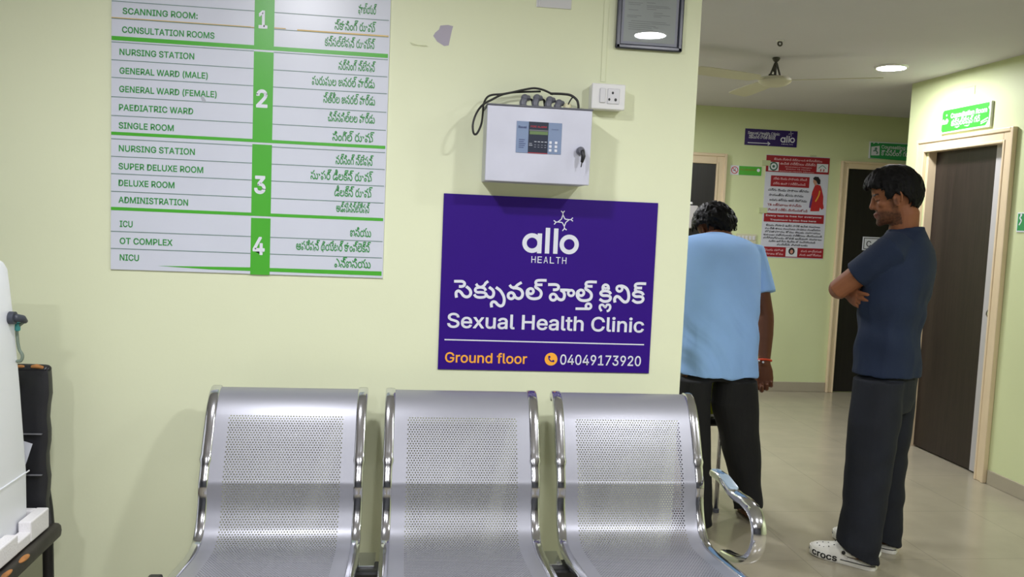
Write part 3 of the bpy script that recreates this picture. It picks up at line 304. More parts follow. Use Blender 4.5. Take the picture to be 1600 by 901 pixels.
'e':(202,'106,-4 88,-3 73,1 58,8 46,17 36,29 28,42 22,58 18,75 17,93 18,112 22,129 28,145 36,159 46,170 58,180 71,187 86,191 103,192 113,192 123,190 133,187 142,183 151,177 160,170 167,162 173,152 179,141 182,128 185,113 186,97 186,85 37,85 37,110 169,110 155,101 154,113 152,124 149,134 144,143 138,151 131,157 123,161 113,164 103,165 92,164 82,161 73,157 66,151 59,143 54,135 51,125 49,116 48,105 48,89 49,75 51,64 55,53 61,44 67,37 76,31 85,26 95,24 106,23 114,23 120,25 127,26 133,29 138,32 143,36 147,41 150,47 153,53 182,45 179,36 174,27 168,20 160,13 151,7 141,2 130,-1 119,-3','17,19,18 17,20,19 16,20,17 16,21,20 16,22,21 15,22,16 15,23,22 14,23,15 14,24,23 14,25,24 13,45,14 45,44,14 44,25,14 43,25,44 42,25,43 13,46,45 42,26,25 41,26,42 13,47,46 12,47,13 40,26,41 12,48,47 40,27,26 39,27,40 12,49,48 11,49,12 11,50,49 38,27,39 38,28,27 11,51,50 37,28,38 10,51,11 37,29,28 10,52,51 36,29,37 10,33,52 33,53,52 36,34,29 34,30,29 35,34,36 9,33,10 9,32,33 53,34,33 53,30,34 54,30,53 54,31,30 8,32,9 55,31,54 8,31,32 8,55,31 8,56,55 7,56,8 7,57,56 6,57,7 6,58,57 71,73,72 70,73,71 70,74,73 6,59,58 5,59,6 69,74,70 5,60,59 68,74,69 68,75,74 67,75,68 5,61,60 66,75,67 4,61,5 66,76,75 4,62,61 65,76,66 64,76,65 4,63,62 63,76,64 4,76,63 4,77,76 3,77,4 3,78,77 2,78,3 2,79,78 2,80,79 1,80,2 1,81,80 0,81,1'),
'f':(127,'114,190 114,164 3,164 3,190 40,0 40,216 41,226 44,235 48,243 53,250 60,255 68,259 76,262 85,264 94,265 100,265 106,264 111,263 115,262 119,261 121,260 114,234 112,235 110,235 107,236 105,237 101,237 97,237 89,236 82,234 77,230 74,225 72,218 71,209 71,0','13,15,14 13,16,15 12,16,13 12,17,16 12,18,17 11,18,12 11,19,18 11,20,19 11,21,20 10,21,11 9,23,10 23,22,10 22,21,10 8,25,9 25,24,9 24,23,9 7,27,8 27,26,8 26,25,8 7,28,27 7,29,28 6,29,7 6,30,29 6,31,30 5,31,6 5,32,31 5,33,32 4,33,5 4,34,33 2,0,3 2,1,0'),
'g':(213,'103,-75 90,-75 78,-73 67,-70 57,-66 49,-61 41,-55 35,-49 30,-42 25,-35 51,-20 54,-24 57,-29 61,-33 65,-37 71,-41 77,-44 85,-47 93,-48 103,-49 118,-47 130,-44 141,-38 149,-29 154,-17 156,-3 156,34 153,34 150,30 147,26 143,21 139,16 133,12 126,8 118,5 109,3 97,2 83,4 69,7 56,13 45,22 35,32 28,45 22,60 18,77 17,96 18,114 22,131 27,147 35,160 45,171 56,180 69,187 83,191 98,192 109,192 119,190 127,186 134,182 139,178 144,173 148,168 151,164 154,159 157,159 157,190 186,190 186,-4 185,-20 181,-33 175,-45 167,-54 157,-62 145,-68 132,-72 118,-74 102,30 113,30 123,33 132,38 139,44 145,51 150,61 153,71 156,83 156,96 156,109 153,121 150,132 145,141 139,150 132,156 123,161 114,164 102,165 91,164 81,161 73,156 65,149 59,141 54,131 51,120 49,109 48,96 49,84 51,72 54,61 59,52 65,44 73,38 81,33 91,30','53,55,54 53,56,55 52,56,53 64,66,65 64,67,66 52,57,56 51,57,52 51,58,57 51,59,58 50,59,51 50,60,59 50,61,60 49,94,50 94,61,50 94,62,61 49,95,94 93,62,94 92,62,93 49,96,95 92,63,62 91,63,92 49,97,96 48,97,49 91,64,63 91,90,64 90,89,64 89,88,64 88,87,64 87,67,64 48,98,97 48,99,98 47,99,48 47,100,99 46,100,47 46,101,100 86,67,87 46,102,101 45,102,46 85,67,86 45,103,102 45,104,103 84,67,85 44,104,45 44,105,104 83,67,84 43,105,44 43,106,105 82,67,83 43,107,106 81,67,82 42,107,43 42,108,107 80,26,81 26,67,81 41,108,42 41,109,108 79,26,80 41,110,109 78,27,79 27,26,79 78,28,27 25,67,26 41,111,110 77,28,78 40,111,41 40,76,111 76,28,77 76,29,28 40,29,76 40,30,29 39,30,40 39,31,30 39,32,31 38,32,39 38,33,32 38,34,33 37,34,38 37,35,34 36,35,37 24,67,25 24,68,67 23,68,24 23,69,68 9,11,10 9,12,11 9,13,12 22,69,23 9,14,13 22,70,69 8,14,9 8,15,14 21,70,22 8,16,15 7,16,8 20,70,21 7,17,16 20,71,70 7,18,17 19,71,20 7,19,18 7,71,19 6,71,7 6,72,71 5,72,6 4,72,5 4,73,72 3,73,4 3,74,73 2,74,3 2,75,74 1,75,2 1,0,75'),
'h':(205,'57,113 57,0 26,0 26,254 57,254 57,144 51,144 58,159 66,172 76,181 87,187 100,191 114,192 126,191 137,189 148,184 157,178 164,170 170,160 175,149 178,135 179,120 179,0 148,0 148,118 147,131 143,143 136,152 128,159 117,163 105,165 96,164 88,162 80,159 74,154 68,148 63,141 60,133 58,124','2,4,3 2,6,4 6,5,4 11,13,12 11,14,13 10,14,11 10,15,14 9,15,10 9,16,15 8,16,9 8,17,16 7,31,8 31,17,8 31,30,17 30,18,17 29,18,30 7,32,31 28,18,29 7,33,32 28,19,18 6,33,7 27,19,28 6,34,33 6,35,34 26,19,27 26,20,19 6,36,35 2,37,6 37,36,6 25,20,26 25,21,20 2,38,37 24,21,25 2,0,38 24,22,21 23,22,24 2,1,0'),
'i':(83,'42,221 36,222 31,224 27,227 23,231 21,236 21,242 21,247 23,252 27,256 31,259 36,261 42,262 47,261 52,259 57,256 60,252 62,247 63,242 62,236 60,231 57,227 52,224 47,222 26,0 26,190 57,190 57,0','24,26,25 24,27,26 11,13,12 10,13,11 10,14,13 9,14,10 9,15,14 8,15,9 8,16,15 7,16,8 7,17,16 6,17,7 6,18,17 5,18,6 5,19,18 4,19,5 4,20,19 3,20,4 3,21,20 2,21,3 2,22,21 1,22,2 1,23,22 0,23,1'),
'l':(95,'70,-1 56,0 45,4 37,10 31,19 27,29 26,42 26,254 57,254 57,49 57,42 58,35 60,31 63,28 67,27 73,26 76,26 78,26 80,26 82,27 83,27 85,27 90,1 88,1 84,0 81,0 77,-1 73,-1','6,8,7 6,9,8 6,10,9 5,10,6 5,11,10 5,12,11 5,13,12 4,13,5 4,14,13 20,22,21 19,22,20 18,22,19 4,15,14 17,22,18 16,22,17 15,22,16 4,22,15 3,22,4 2,22,3 1,22,2 1,23,22 1,24,23 1,25,24 0,25,1 0,26,25 0,27,26'),
'm':(305,'26,0 26,190 56,190 56,148 54,148 57,157 61,166 66,173 72,179 79,184 86,188 94,191 102,193 110,193 123,192 134,187 144,180 151,171 157,160 160,147 156,147 159,156 163,164 169,172 175,178 182,183 190,187 199,191 208,192 218,193 229,192 239,190 249,186 257,180 264,173 270,164 275,154 278,141 278,128 278,0 248,0 248,127 247,139 243,149 236,156 228,161 219,164 209,165 201,165 194,163 187,160 181,156 177,151 173,145 170,139 168,131 168,124 168,0 137,0 137,130 136,140 132,148 126,156 119,161 110,164 100,165 92,165 85,163 79,160 73,156 67,151 63,145 60,137 58,129 57,119 57,0','12,14,13 28,30,29 11,14,12 27,30,28 27,31,30 11,15,14 10,15,11 26,31,27 26,32,31 0,2,1 0,4,2 4,3,2 9,15,10 25,32,26 9,16,15 25,33,32 8,16,9 24,33,25 8,17,16 24,34,33 7,17,8 23,34,24 23,35,34 6,17,7 22,47,23 47,35,23 6,65,17 65,18,17 5,66,6 66,65,6 64,18,65 22,48,47 46,35,47 5,67,66 22,49,48 21,49,22 45,35,46 45,36,35 63,18,64 5,68,67 21,50,49 44,36,45 62,18,63 5,69,68 62,19,18 21,51,50 4,69,5 43,36,44 20,51,21 4,70,69 20,52,51 61,19,62 43,37,36 20,53,52 4,71,70 42,37,43 60,20,61 20,19,61 0,72,4 72,71,4 60,53,20 60,54,53 42,38,37 59,54,60 41,38,42 59,55,54 0,73,72 59,56,55 58,56,59 0,74,73 41,39,38 40,39,41 58,57,56 0,75,74'),
'n':(205,'57,113 57,0 26,0 26,190 56,190 56,144 51,144 58,159 66,172 76,181 87,187 100,191 114,192 126,191 137,189 147,184 156,178 164,170 170,160 175,149 178,135 179,120 179,0 148,0 148,118 147,131 143,143 136,152 128,159 117,163 105,165 96,164 88,162 80,159 74,154 68,148 63,141 60,133 58,124','11,13,12 11,14,13 10,14,11 2,4,3 2,6,4 6,5,4 10,15,14 9,15,10 9,16,15 8,16,9 8,17,16 7,31,8 31,17,8 31,30,17 30,18,17 29,18,30 7,32,31 28,18,29 7,33,32 28,19,18 6,33,7 27,19,28 6,34,33 6,35,34 26,19,27 26,20,19 6,36,35 2,37,6 37,36,6 25,20,26 25,21,20 2,38,37 24,21,25 2,0,38 24,22,21 23,22,24 2,1,0'),
'o':(208,'104,-4 87,-3 72,1 58,8 46,17 36,29 28,43 22,58 18,75 17,94 18,113 22,130 28,146 36,159 46,171 58,180 72,187 87,191 104,192 120,191 136,187 149,180 161,171 171,159 180,146 186,130 189,113 191,94 189,75 186,58 180,43 171,29 161,17 149,8 136,1 120,-3 104,23 116,24 126,28 135,33 143,40 149,49 154,59 157,70 159,81 160,94 159,106 157,118 154,129 149,139 143,148 135,155 126,161 116,164 104,165 92,164 81,161 73,155 65,148 59,139 54,129 51,118 49,106 48,94 49,81 51,70 54,59 59,49 65,40 73,33 81,28 92,24','17,19,18 16,19,17 16,20,19 15,20,16 15,21,20 14,21,15 14,22,21 13,22,14 13,54,22 54,23,22 13,55,54 53,23,54 13,56,55 52,23,53 13,57,56 51,23,52 12,57,13 51,24,23 12,58,57 50,24,51 12,59,58 49,24,50 11,59,12 49,25,24 11,60,59 48,25,49 10,60,11 48,26,25 10,61,60 47,26,48 10,62,61 46,26,47 46,27,26 9,62,10 9,63,62 45,27,46 8,63,9 8,64,63 44,27,45 44,28,27 8,65,64 43,28,44 43,29,28 7,65,8 7,66,65 42,29,43 7,67,66 41,29,42 6,67,7 41,30,29 6,68,67 40,30,41 5,68,6 40,31,30 5,69,68 39,31,40 5,70,69 38,31,39 4,70,5 38,32,31 4,71,70 37,32,38 4,36,71 36,32,37 4,32,36 3,32,4 3,33,32 2,33,3 2,34,33 1,34,2 1,35,34 0,35,1'),
'p':(212,'26,-71 26,190 56,190 56,160 59,160 62,164 65,168 69,173 73,178 79,182 86,186 94,190 103,192 115,192 130,191 144,187 156,180 168,171 177,160 185,146 191,131 194,113 195,94 194,75 191,58 185,42 177,29 168,17 157,8 144,1 130,-3 115,-4 104,-3 94,-1 86,2 79,6 74,11 69,16 65,21 62,25 59,29 57,29 57,-71 110,23 121,24 131,28 140,33 147,40 153,48 158,58 161,70 163,82 164,95 163,108 161,120 158,131 153,140 147,149 140,156 131,161 121,164 110,165 99,164 89,161 81,156 73,149 67,141 62,131 59,120 57,108 56,95 57,81 59,69 63,58 67,48 73,39 81,32 89,27 99,24','12,14,13 11,14,12 11,15,14 0,2,1 0,3,2 10,15,11 10,16,15 9,16,10 8,16,9 8,17,16 7,17,8 6,17,7 6,61,17 61,18,17 5,61,6 5,62,61 60,18,61 5,63,62 59,18,60 4,63,5 4,64,63 58,18,59 58,19,18 0,4,3 0,68,4 68,67,4 67,66,4 66,65,4 65,64,4 57,19,58 56,19,57 56,20,19 55,20,56 55,21,20 54,21,55 0,69,68 53,21,54 53,22,21 0,70,69 52,22,53 0,71,70 51,22,52 51,23,22 50,23,51 0,72,71 50,24,23 49,24,50 0,73,72 48,24,49 48,25,24 0,41,73 41,74,73 47,25,48 41,75,74 47,26,25 46,26,47 41,76,75 45,26,46 41,40,76 40,77,76 0,42,41 39,77,40 45,27,26 44,27,45 39,78,77 38,78,39 43,27,44 38,43,78 38,27,43 37,27,38 37,28,27 36,28,37 35,28,36 35,29,28 34,29,35 33,29,34 33,30,29 32,30,33 32,31,30'),
'r':(130,'26,0 26,190 56,190 56,160 58,160 62,169 68,177 76,184 85,188 96,191 107,192 109,192 112,192 115,192 117,192 120,192 122,192 122,161 120,161 118,162 115,162 111,163 107,163 103,163 95,162 87,160 80,157 73,153 67,148 63,142 60,135 58,127 57,118 57,0','9,11,10 9,12,11 9,13,12 9,14,13 9,15,14 9,16,15 9,17,16 8,17,9 0,2,1 0,3,2 7,17,8 6,17,7 5,19,6 19,18,6 18,17,6 4,23,5 23,22,5 22,21,5 21,20,5 20,19,5 4,24,23 4,25,24 0,4,3 0,31,4 31,30,4 30,29,4 29,28,4 28,27,4 27,26,4 26,25,4 0,32,31 0,33,32'),
's':(182,'91,-4 78,-3 67,-2 56,2 46,6 38,12 31,19 25,27 21,37 18,47 47,53 50,44 55,36 62,30 70,26 80,24 91,23 103,24 113,26 122,31 129,37 133,44 134,51 133,58 131,63 127,68 122,72 115,75 106,78 75,85 59,90 46,96 36,104 29,113 25,124 23,137 24,147 27,157 33,166 39,173 48,180 58,185 69,189 81,191 94,192 106,192 117,190 127,186 136,182 143,176 149,170 155,162 159,154 162,145 134,139 131,146 127,152 121,158 114,163 105,165 94,166 83,165 74,163 65,158 59,153 56,146 54,139 55,132 58,126 62,122 68,118 76,114 86,111 115,105 131,100 143,93 153,86 160,76 164,66 166,53 165,43 161,33 156,24 149,16 140,9 130,3 118,-1 105,-3','43,45,44 43,46,45 42,46,43 42,47,46 41,47,42 41,48,47 40,48,41 40,49,48 39,49,40 39,50,49 38,50,39 38,60,50 60,51,50 38,61,60 59,51,60 37,61,38 37,62,61 58,51,59 37,63,62 57,51,58 57,52,51 37,64,63 56,52,57 36,64,37 56,53,52 36,65,64 55,53,56 35,65,36 35,66,65 54,53,55 35,67,66 34,67,35 34,68,67 34,69,68 33,69,34 33,70,69 33,71,70 33,72,71 32,72,33 32,73,72 32,74,73 31,74,32 31,75,74 30,75,31 30,76,75 29,76,30 29,77,76 28,77,29 27,77,28 27,78,77 26,78,27 25,78,26 24,78,25 24,79,78 23,79,24 22,79,23 9,11,10 22,80,79 21,80,22 8,11,9 20,80,21 8,12,11 20,81,80 19,81,20 7,12,8 7,13,12 19,82,81 18,82,19 7,14,13 6,14,7 17,82,18 6,15,14 16,82,17 16,83,82 6,16,15 6,83,16 5,83,6 5,84,83 4,84,5 4,85,84 3,85,4 3,86,85 2,86,3 2,87,86 1,87,2 1,0,87'),
't':(114,'102,190 102,164 3,164 3,190 32,236 63,236 63,49 64,41 65,35 68,31 72,27 78,26 85,25 87,25 90,25 93,26 96,26 98,26 101,27 107,1 103,0 100,-1 96,-1 92,-2 88,-2 84,-2 69,-1 56,4 46,11 38,20 34,32 32,46','31,5,4 31,6,5 2,0,3 2,1,0 31,7,6 30,7,31 30,8,7 30,9,8 29,9,30 29,10,9 29,11,10 17,19,18 16,19,17 15,19,16 29,12,11 14,19,15 13,19,14 12,19,13 29,19,12 28,19,29 27,19,28 26,19,27 26,20,19 26,21,20 25,21,26 25,22,21 25,23,22 25,24,23'),
'u':(205,'91,-3 79,-2 68,1 57,5 48,12 41,20 35,29 30,41 27,54 26,69 26,190 57,190 57,72 58,58 62,47 68,37 77,31 88,26 100,25 109,26 117,28 125,31 131,36 137,41 142,48 145,57 147,66 148,76 148,190 179,190 179,0 149,0 149,46 154,46 147,30 139,18 129,8 117,2 105,-1','9,11,10 9,12,11 27,29,28 27,30,29 26,30,27 9,13,12 8,13,9 25,33,26 33,30,26 8,14,13 24,33,25 7,14,8 23,32,24 32,33,24 7,15,14 23,34,32 34,31,32 34,30,33 22,34,23 6,15,7 6,16,15 21,34,22 20,34,21 6,17,16 20,35,34 31,30,34 5,17,6 19,35,20 5,18,17 18,35,19 5,35,18 4,35,5 4,36,35 3,36,4 3,37,36 2,37,3 2,38,37 1,38,2 1,0,38'),
'v':(195,'81,0 9,190 42,190 83,78 87,66 90,55 93,43 97,32 100,21 103,10 92,10 95,21 98,32 101,43 105,55 108,66 112,78 152,190 186,190 113,0','0,2,1 0,3,2 16,18,17 16,19,18 0,4,3 15,19,16 0,5,4 14,19,15 0,6,5 13,19,14 0,7,6 12,19,13 11,8,12 8,19,12 0,11,7 11,8,7 0,10,11 9,19,8 0,9,10 0,19,9'),
'x':(189,'10,0 86,109 86,86 14,190 50,190 74,153 80,144 85,135 90,127 94,119 99,111 104,103 88,103 93,111 97,119 101,127 106,135 111,144 117,153 141,190 176,190 104,84 104,107 179,0 143,0 115,43 110,51 105,60 100,68 96,76 91,83 86,91 102,91 98,83 93,76 89,68 85,60 80,51 74,43 46,0','2,4,3 2,5,4 18,20,19 18,21,20 2,6,5 17,21,18 2,7,6 16,21,17 2,1,7 1,8,7 15,22,16 22,21,16 1,9,8 14,22,15 1,13,9 13,10,9 13,10,14 10,22,14 11,22,10 1,12,13 0,12,1 11,23,22 0,31,12 31,11,12 31,32,11 32,23,11 0,30,31 33,23,32 0,34,30 34,29,30 34,29,33 29,23,33 0,35,34 28,23,29 0,36,35 27,23,28 0,37,36 26,23,27 0,38,37 25,23,26 0,39,38 24,23,25'),
'y':(195,'24,-69 31,-43 36,-44 41,-45 47,-45 52,-44 57,-43 61,-41 65,-37 69,-32 72,-26 75,-18 81,-1 9,190 42,190 83,78 87,66 90,55 93,43 96,32 100,21 103,10 92,10 95,21 98,32 101,43 104,55 108,66 112,78 153,190 186,190 102,-29 98,-38 93,-47 88,-54 83,-59 76,-64 70,-68 62,-70 54,-72 46,-73 41,-72 36,-72 32,-72 29,-71 26,-70','12,14,13 12,15,14 28,30,29 28,31,30 12,16,15 27,31,28 26,31,27 12,17,16 25,21,26 21,31,26 12,18,17 24,21,25 12,19,18 23,20,24 20,21,24 12,23,19 23,20,19 12,22,23 12,21,22 12,31,21 11,31,12 10,31,11 9,31,10 9,32,31 8,32,9 7,32,8 7,33,32 6,33,7 0,2,1 5,33,6 0,3,2 4,33,5 0,4,3 0,33,4 0,34,33 0,35,34 0,36,35 0,37,36 0,38,37 45,38,0 44,38,45 44,39,38 43,39,44 42,39,43 42,40,39 41,40,42'),
'(':(137,'45,103 45,122 47,142 50,162 55,182 60,202 66,221 73,239 80,255 88,270 118,270 110,252 102,233 95,214 90,195 85,176 81,157 78,138 76,120 76,103 76,88 78,73 80,57 84,41 88,25 94,8 101,-10 109,-28 118,-48 88,-48 75,-23 64,2 56,27 49,53 46,78','8,10,9 8,11,10 7,11,8 7,12,11 6,12,7 6,13,12 5,13,6 5,14,13 4,14,5 4,15,14 3,15,4 3,16,15 2,16,3 2,17,16 1,17,2 1,18,17 0,18,1 0,19,18 34,19,0 34,20,19 34,21,20 33,21,34 33,22,21 33,23,22 32,23,33 32,24,23 31,24,32 31,25,24 31,26,25 30,26,31 30,27,26 29,27,30 29,28,27'),
')':(137,'19,-48 28,-28 36,-9 43,9 49,26 53,42 57,58 59,73 60,88 61,103 60,120 59,138 56,157 52,176 47,195 41,214 35,233 27,252 19,270 48,270 56,255 64,239 71,221 77,202 82,182 86,162 90,142 91,122 92,103 91,78 87,52 81,27 72,1 61,-24 48,-48','17,19,18 17,20,19 17,21,20 16,21,17 16,22,21 15,22,16 15,23,22 14,23,15 14,24,23 13,24,14 13,25,24 12,25,13 12,26,25 11,26,12 11,27,26 10,27,11 10,28,27 9,28,10 8,28,9 8,29,28 7,29,8 7,30,29 6,30,7 5,30,6 5,31,30 4,31,5 4,32,31 3,32,4 2,32,3 2,33,32 1,33,2 1,34,33 0,34,1'),
':':(94,'48,135 42,136 36,138 31,142 28,147 26,152 25,158 26,164 28,170 31,174 36,178 42,180 48,181 54,180 59,178 64,174 68,170 70,164 71,158 70,152 68,147 64,142 59,138 54,136 48,-2 42,-1 36,1 31,4 28,9 26,15 25,20 26,27 28,32 31,37 36,40 42,43 48,43 54,43 59,40 64,37 68,32 70,27 71,20 70,15 68,9 64,4 59,1 54,-1','35,37,36 34,37,35 34,38,37 34,39,38 33,39,34 32,39,33 32,40,39 31,40,32 31,41,40 30,41,31 30,42,41 29,42,30 29,43,42 28,43,29 28,44,43 27,44,28 27,45,44 26,45,27 26,46,45 25,46,26 25,47,46 24,47,25 11,13,12 11,14,13 10,14,11 10,15,14 9,15,10 8,15,9 8,16,15 7,16,8 7,17,16 6,17,7 6,18,17 5,18,6 5,19,18 5,20,19 4,20,5 3,20,4 3,21,20 2,21,3 2,22,21 2,23,22 1,23,2 1,0,23'),
'.':(94,'48,-2 42,-1 36,1 31,4 28,9 26,15 25,20 26,27 28,32 31,37 36,40 42,43 48,43 54,43 59,40 64,37 68,32 70,27 71,20 70,15 68,9 64,4 59,1 54,-1','11,13,12 10,13,11 10,14,13 10,15,14 9,15,10 8,15,9 8,16,15 7,16,8 7,17,16 6,17,7 6,18,17 5,18,6 5,19,18 4,19,5 4,20,19 3,20,4 3,21,20 2,21,3 2,22,21 1,22,2 1,23,22 0,23,1'),
'-':(227,'168,122 168,94 57,94 57,122','2,0,3 2,1,0'),
' ':(94,'','')}

# ------------------------------------------------------------------ materials
M_wall = mat('painted_wall', (229, 234, 200), .55, var=.025, vscale=1.6, bump=.05, bscale=90)
M_hallwall = mat('hall_wall_paint', (212, 221, 172), .55, var=.03, vscale=1.6, bump=.05, bscale=90)
M_rear = mat('grey_painted_wall', (70, 72, 78), .55, var=.03, vscale=1.6)
M_ceil = mat('ceiling_paint', (208, 205, 213), .8, var=.02, vscale=2)
M_skirt = mat('skirting_tile', (168, 160, 140), .35, var=.04, vscale=6)
M_frame = mat('beige_door_frame', (224, 204, 170), .4, var=.02)
M_darkwood = mat('dark_wood_laminate', (38, 29, 26), .35, var=.3, vscale=5, stretch=(14, 14, .6))
M_black = mat('black_plastic', (22, 22, 24), .4)
M_white = mat('white_plastic', (232, 232, 232), .35)
M_whiteprint = mat('white_print', (226, 228, 238), .4)
M_sheet = mat('white_sign_sheet', (212, 216, 228), .3, var=.02, vscale=4)
M_green = mat('green_print', (78, 176, 52), .35)
M_greentxt = mat('green_lettering', (58, 150, 72), .45)
M_divider = mat('divider_line_print', (110, 140, 130), .45)
M_purple = mat('purple_board', (48, 4, 126), .5, var=.03, vscale=3, spec=.25)
M_orange = mat('orange_print', (255, 178, 60), .4)
M_chrome = mat('chrome', (214, 215, 220), .13, 1)
M_seat = mat('silver_sheet_metal', (152, 153, 161), .38, .4)
M_steel = mat('brushed_steel', (196, 198, 208), .38, .55, var=.06, vscale=7, stretch=(1, 1, .5))
M_grey = mat('grey_plastic', (96, 98, 108), .45)
M_wire = mat('black_cable', (40, 40, 38), .5)
M_tape = mat('tape_yellow', (222, 190, 120), .5)
M_skinA = None

def floor_mat():
    m = mat('vitrified_tile', (160, 153, 133), .2, var=.06, vscale=5)
    nt = m.node_tree; b = nt.nodes['Principled BSDF']
    src = b.inputs['Base Color'].links[0].from_socket
    tc = nt.nodes.new('ShaderNodeTexCoord'); mp = nt.nodes.new('ShaderNodeMapping')
    mp.inputs['Location'].default_value = (.08, -.29, 0)
    nt.links.new(tc.outputs['Object'], mp.inputs['Vector'])
    br = nt.nodes.new('ShaderNodeTexBrick'); br.offset = 0; br.inputs['Scale'].default_value = 1
    br.inputs['Brick Width'].default_value = .605; br.inputs['Row Height'].default_value = .605
    br.inputs['Mortar Size'].default_value = .0016; br.inputs['Mortar Smooth'].default_value = .1
    nt.links.new(mp.outputs[0], br.inputs['Vector'])
    mx = nt.nodes.new('ShaderNodeMix'); mx.data_type = 'RGBA'
    nt.links.new(br.outputs['Fac'], mx.inputs['Factor']); nt.links.new(src, mx.inputs['A'])
    mx.inputs['B'].default_value = (lin(138), lin(132), lin(114), 1)
    nt.links.new(mx.outputs['Result'], b.inputs['Base Color'])
    return m
M_floor = floor_mat()

# ------------------------------------------------------------------ setting
H = 2.443
WY = 2.75        # front wall face
BY = 6.98        # far wall face
RX = 3.38        # right wall face
def struct(name, bm, m, label=None, parent=None):
    o = obj(name, bm, m, parent); o['kind'] = 'structure'
    if label: o['label'] = label
    return o
struct('floor', box(B(), (-2.6, -2.7, -.1), (5.4, 7.3, 0)), M_floor)
struct('ceiling', box(B(), (-2.6, -2.7, H), (5.4, 7.3, H+.1)), M_ceil)
wall_front = struct('wall_front', box(B(), (-2.5, WY, 0), (.943, WY+.23, H)), M_wall)
struct('wall_left', box(B(), (-2.6, -2.7, 0), (-2.5, 7.1, H)), M_rear)
struct('wall_rear', box(B(), (-2.5, -2.7, 0), (5.4, -2.6, H)), M_rear)
struct('wall_back', box(B(), (-2.5, BY, 0), (5.3, BY+.12, H)), M_hallwall)
b = B()
box(b, (RX, -2.6, 0), (RX+.13, 4.405, H)); box(b, (RX, 5.20, 0), (RX+.13, 5.44, H)); box(b, (RX, 4.405, 2.0), (RX+.13, 5.20, H))
box(b, (RX+.13, 5.31, 0), (5.3, 5.44, H))
struct('wall_right', b, M_hallwall)
struct('wall_alcove', box(B(), (5.2, 5.44, 0), (5.3, BY, H)), M_hallwall)
# skirtings
struct('baseboard_back', box(B(), (2.70, BY-.012, 0), (3.725, BY, .085), .003), M_skirt)
b = B(); box(b, (RX-.012, -2.6, 0), (RX, 4.375, .082), .003)
struct('baseboard_right', b, M_skirt)
struct('baseboard_front', box(B(), (-2.5, WY-.012, 0), (.943, WY, .085), .003), M_skirt)
# bare plaster patches on the front wall
PW = Plane('Y', WY)
L = Lay(PW, .0006).ppoly([(688, 40), (700, 39), (708, 41), (706, 48), (701, 71), (694, 72), (683, 65), (677, 56), (680, 51), (686, 46)])
o = L.build('wall_patch', mat('bare_plaster', (178, 172, 186), .7), wall_front); o['kind'] = 'structure'; o['label'] = 'grey patch where the paint has flaked off'
b = B(); pts = [PW.uv(*q) for q in [(640, 66), (646, 68), (653, 71), (660, 69), (667, 71), (668, 72), (660, 73), (652, 74), (645, 71)]]
vs = [b.verts.new(PW.pt(p.x, p.y, .006 if i < 6 else .001)) for i, p in enumerate(pts)]; b.faces.new(vs)
o = obj('paint_flake', b, M_wall, wall_front); o['kind'] = 'structure'; o['label'] = 'curled flake of loose paint'

def door_frame(name, pl, a0, a1, top, wd, th, mt, inner=.02):
    """architrave of two posts and a head, with a raised outer moulding"""
    b = B()
    def bx(x0, z0, x1, z1, t0, t1, bev=.004):
        p = pl.pt(x0, z0, t0); q = pl.pt(x1, z1, t1)
        box(b, [min(p[i], q[i]) for i in range(3)], [max(p[i], q[i]) for i in range(3)], bev)
    for t0, t1, k0, k1 in ((0, th*.7, .015, .985), (0, th, 0, .28), (0, th*.85, .8, 1)):
        bx(a0+wd*k0, 0, a0+wd*k1, top-wd*k0, t0, t1)
        bx(a1-wd*k1, 0, a1-wd*k0, top-wd*k0, t0, t1)
        bx(a0+wd*k1-.0005, top-wd*k1, a1-wd*k1+.0005, top-wd*k0-.0003, t0, t1-.0002)
    o = obj(name, b, mt); o['kind'] = 'structure'
    return o
PB = Plane('Y', BY); PR = Plane('X', RX)
# back doors: left one half hidden by the wall, right one behind the standing man
def back_door(n, a0, a1, top, lab, wd=.07):
    f = door_frame('door_%d' % n, PB, a0, a1, top, wd, .035, M_frame); f['label'] = lab
    lf = struct('door_leaf', box(B(), (a0+wd-.005, BY-.012, .008), (a1-wd+.005, BY-.001, top-wd+.005), .002), M_darkwood2, None, f)
    return f
M_darkwood2 = mat('near_black_door_laminate', (28, 25, 25), .4, var=.25, vscale=5, stretch=(14, 14, .6))
d1 = back_door(1, 1.72, 2.688, 2.045, 'dark door with beige frame on the back wall, cut off by the near wall edge', .09)
d2 = back_door(2, 3.728, 4.66, 2.04, 'dark door with beige frame behind the man in the navy T-shirt', .065)
# right door, set back in its opening
f = door_frame('door_3', PR, -5.298, -4.385, 2.046, .085, .03, M_frame); f['label'] = 'dark wood door with a pale side panel in the right wall'
b = B()
box(b, (RX+.001, 5.19, 0), (RX+.11, 5.1995, 1.9995)); box(b, (RX+.001, 4.4055, 0), (RX+.11, 4.425, 1.9995)); box(b, (RX+.0015, 4.424, 1.965), (RX+.109, 5.191, 1.999))
struct('door_lining', b, M_frame, None, f)
struct('door_leaf', box(B(), (RX+.055, 4.615, .01), (RX+.09, 5.19, 1.968), .002), M_darkwood, None, f)
struct('door_panel', box(B(), (RX+.05, 4.424, .01), (RX+.09, 4.613, 1.968), .002), mat('pale_grey_panel', (188, 186, 186), .4), 'pale grey narrow side panel', f)
kp = on('X', RX+.03, 1550, 490)
b = B(); cyl(b, (RX+.05, kp.y, kp.z), (RX+.03, kp.y, kp.z), .012); ball(b, (RX+.018, kp.y, kp.z), (.02, .027, .027)); cyl(b, (RX+.05, kp.y, kp.z), (RX+.046, kp.y, kp.z), .033)
o = struct('door_knob', b, M_chrome, 'round chrome knob', f)

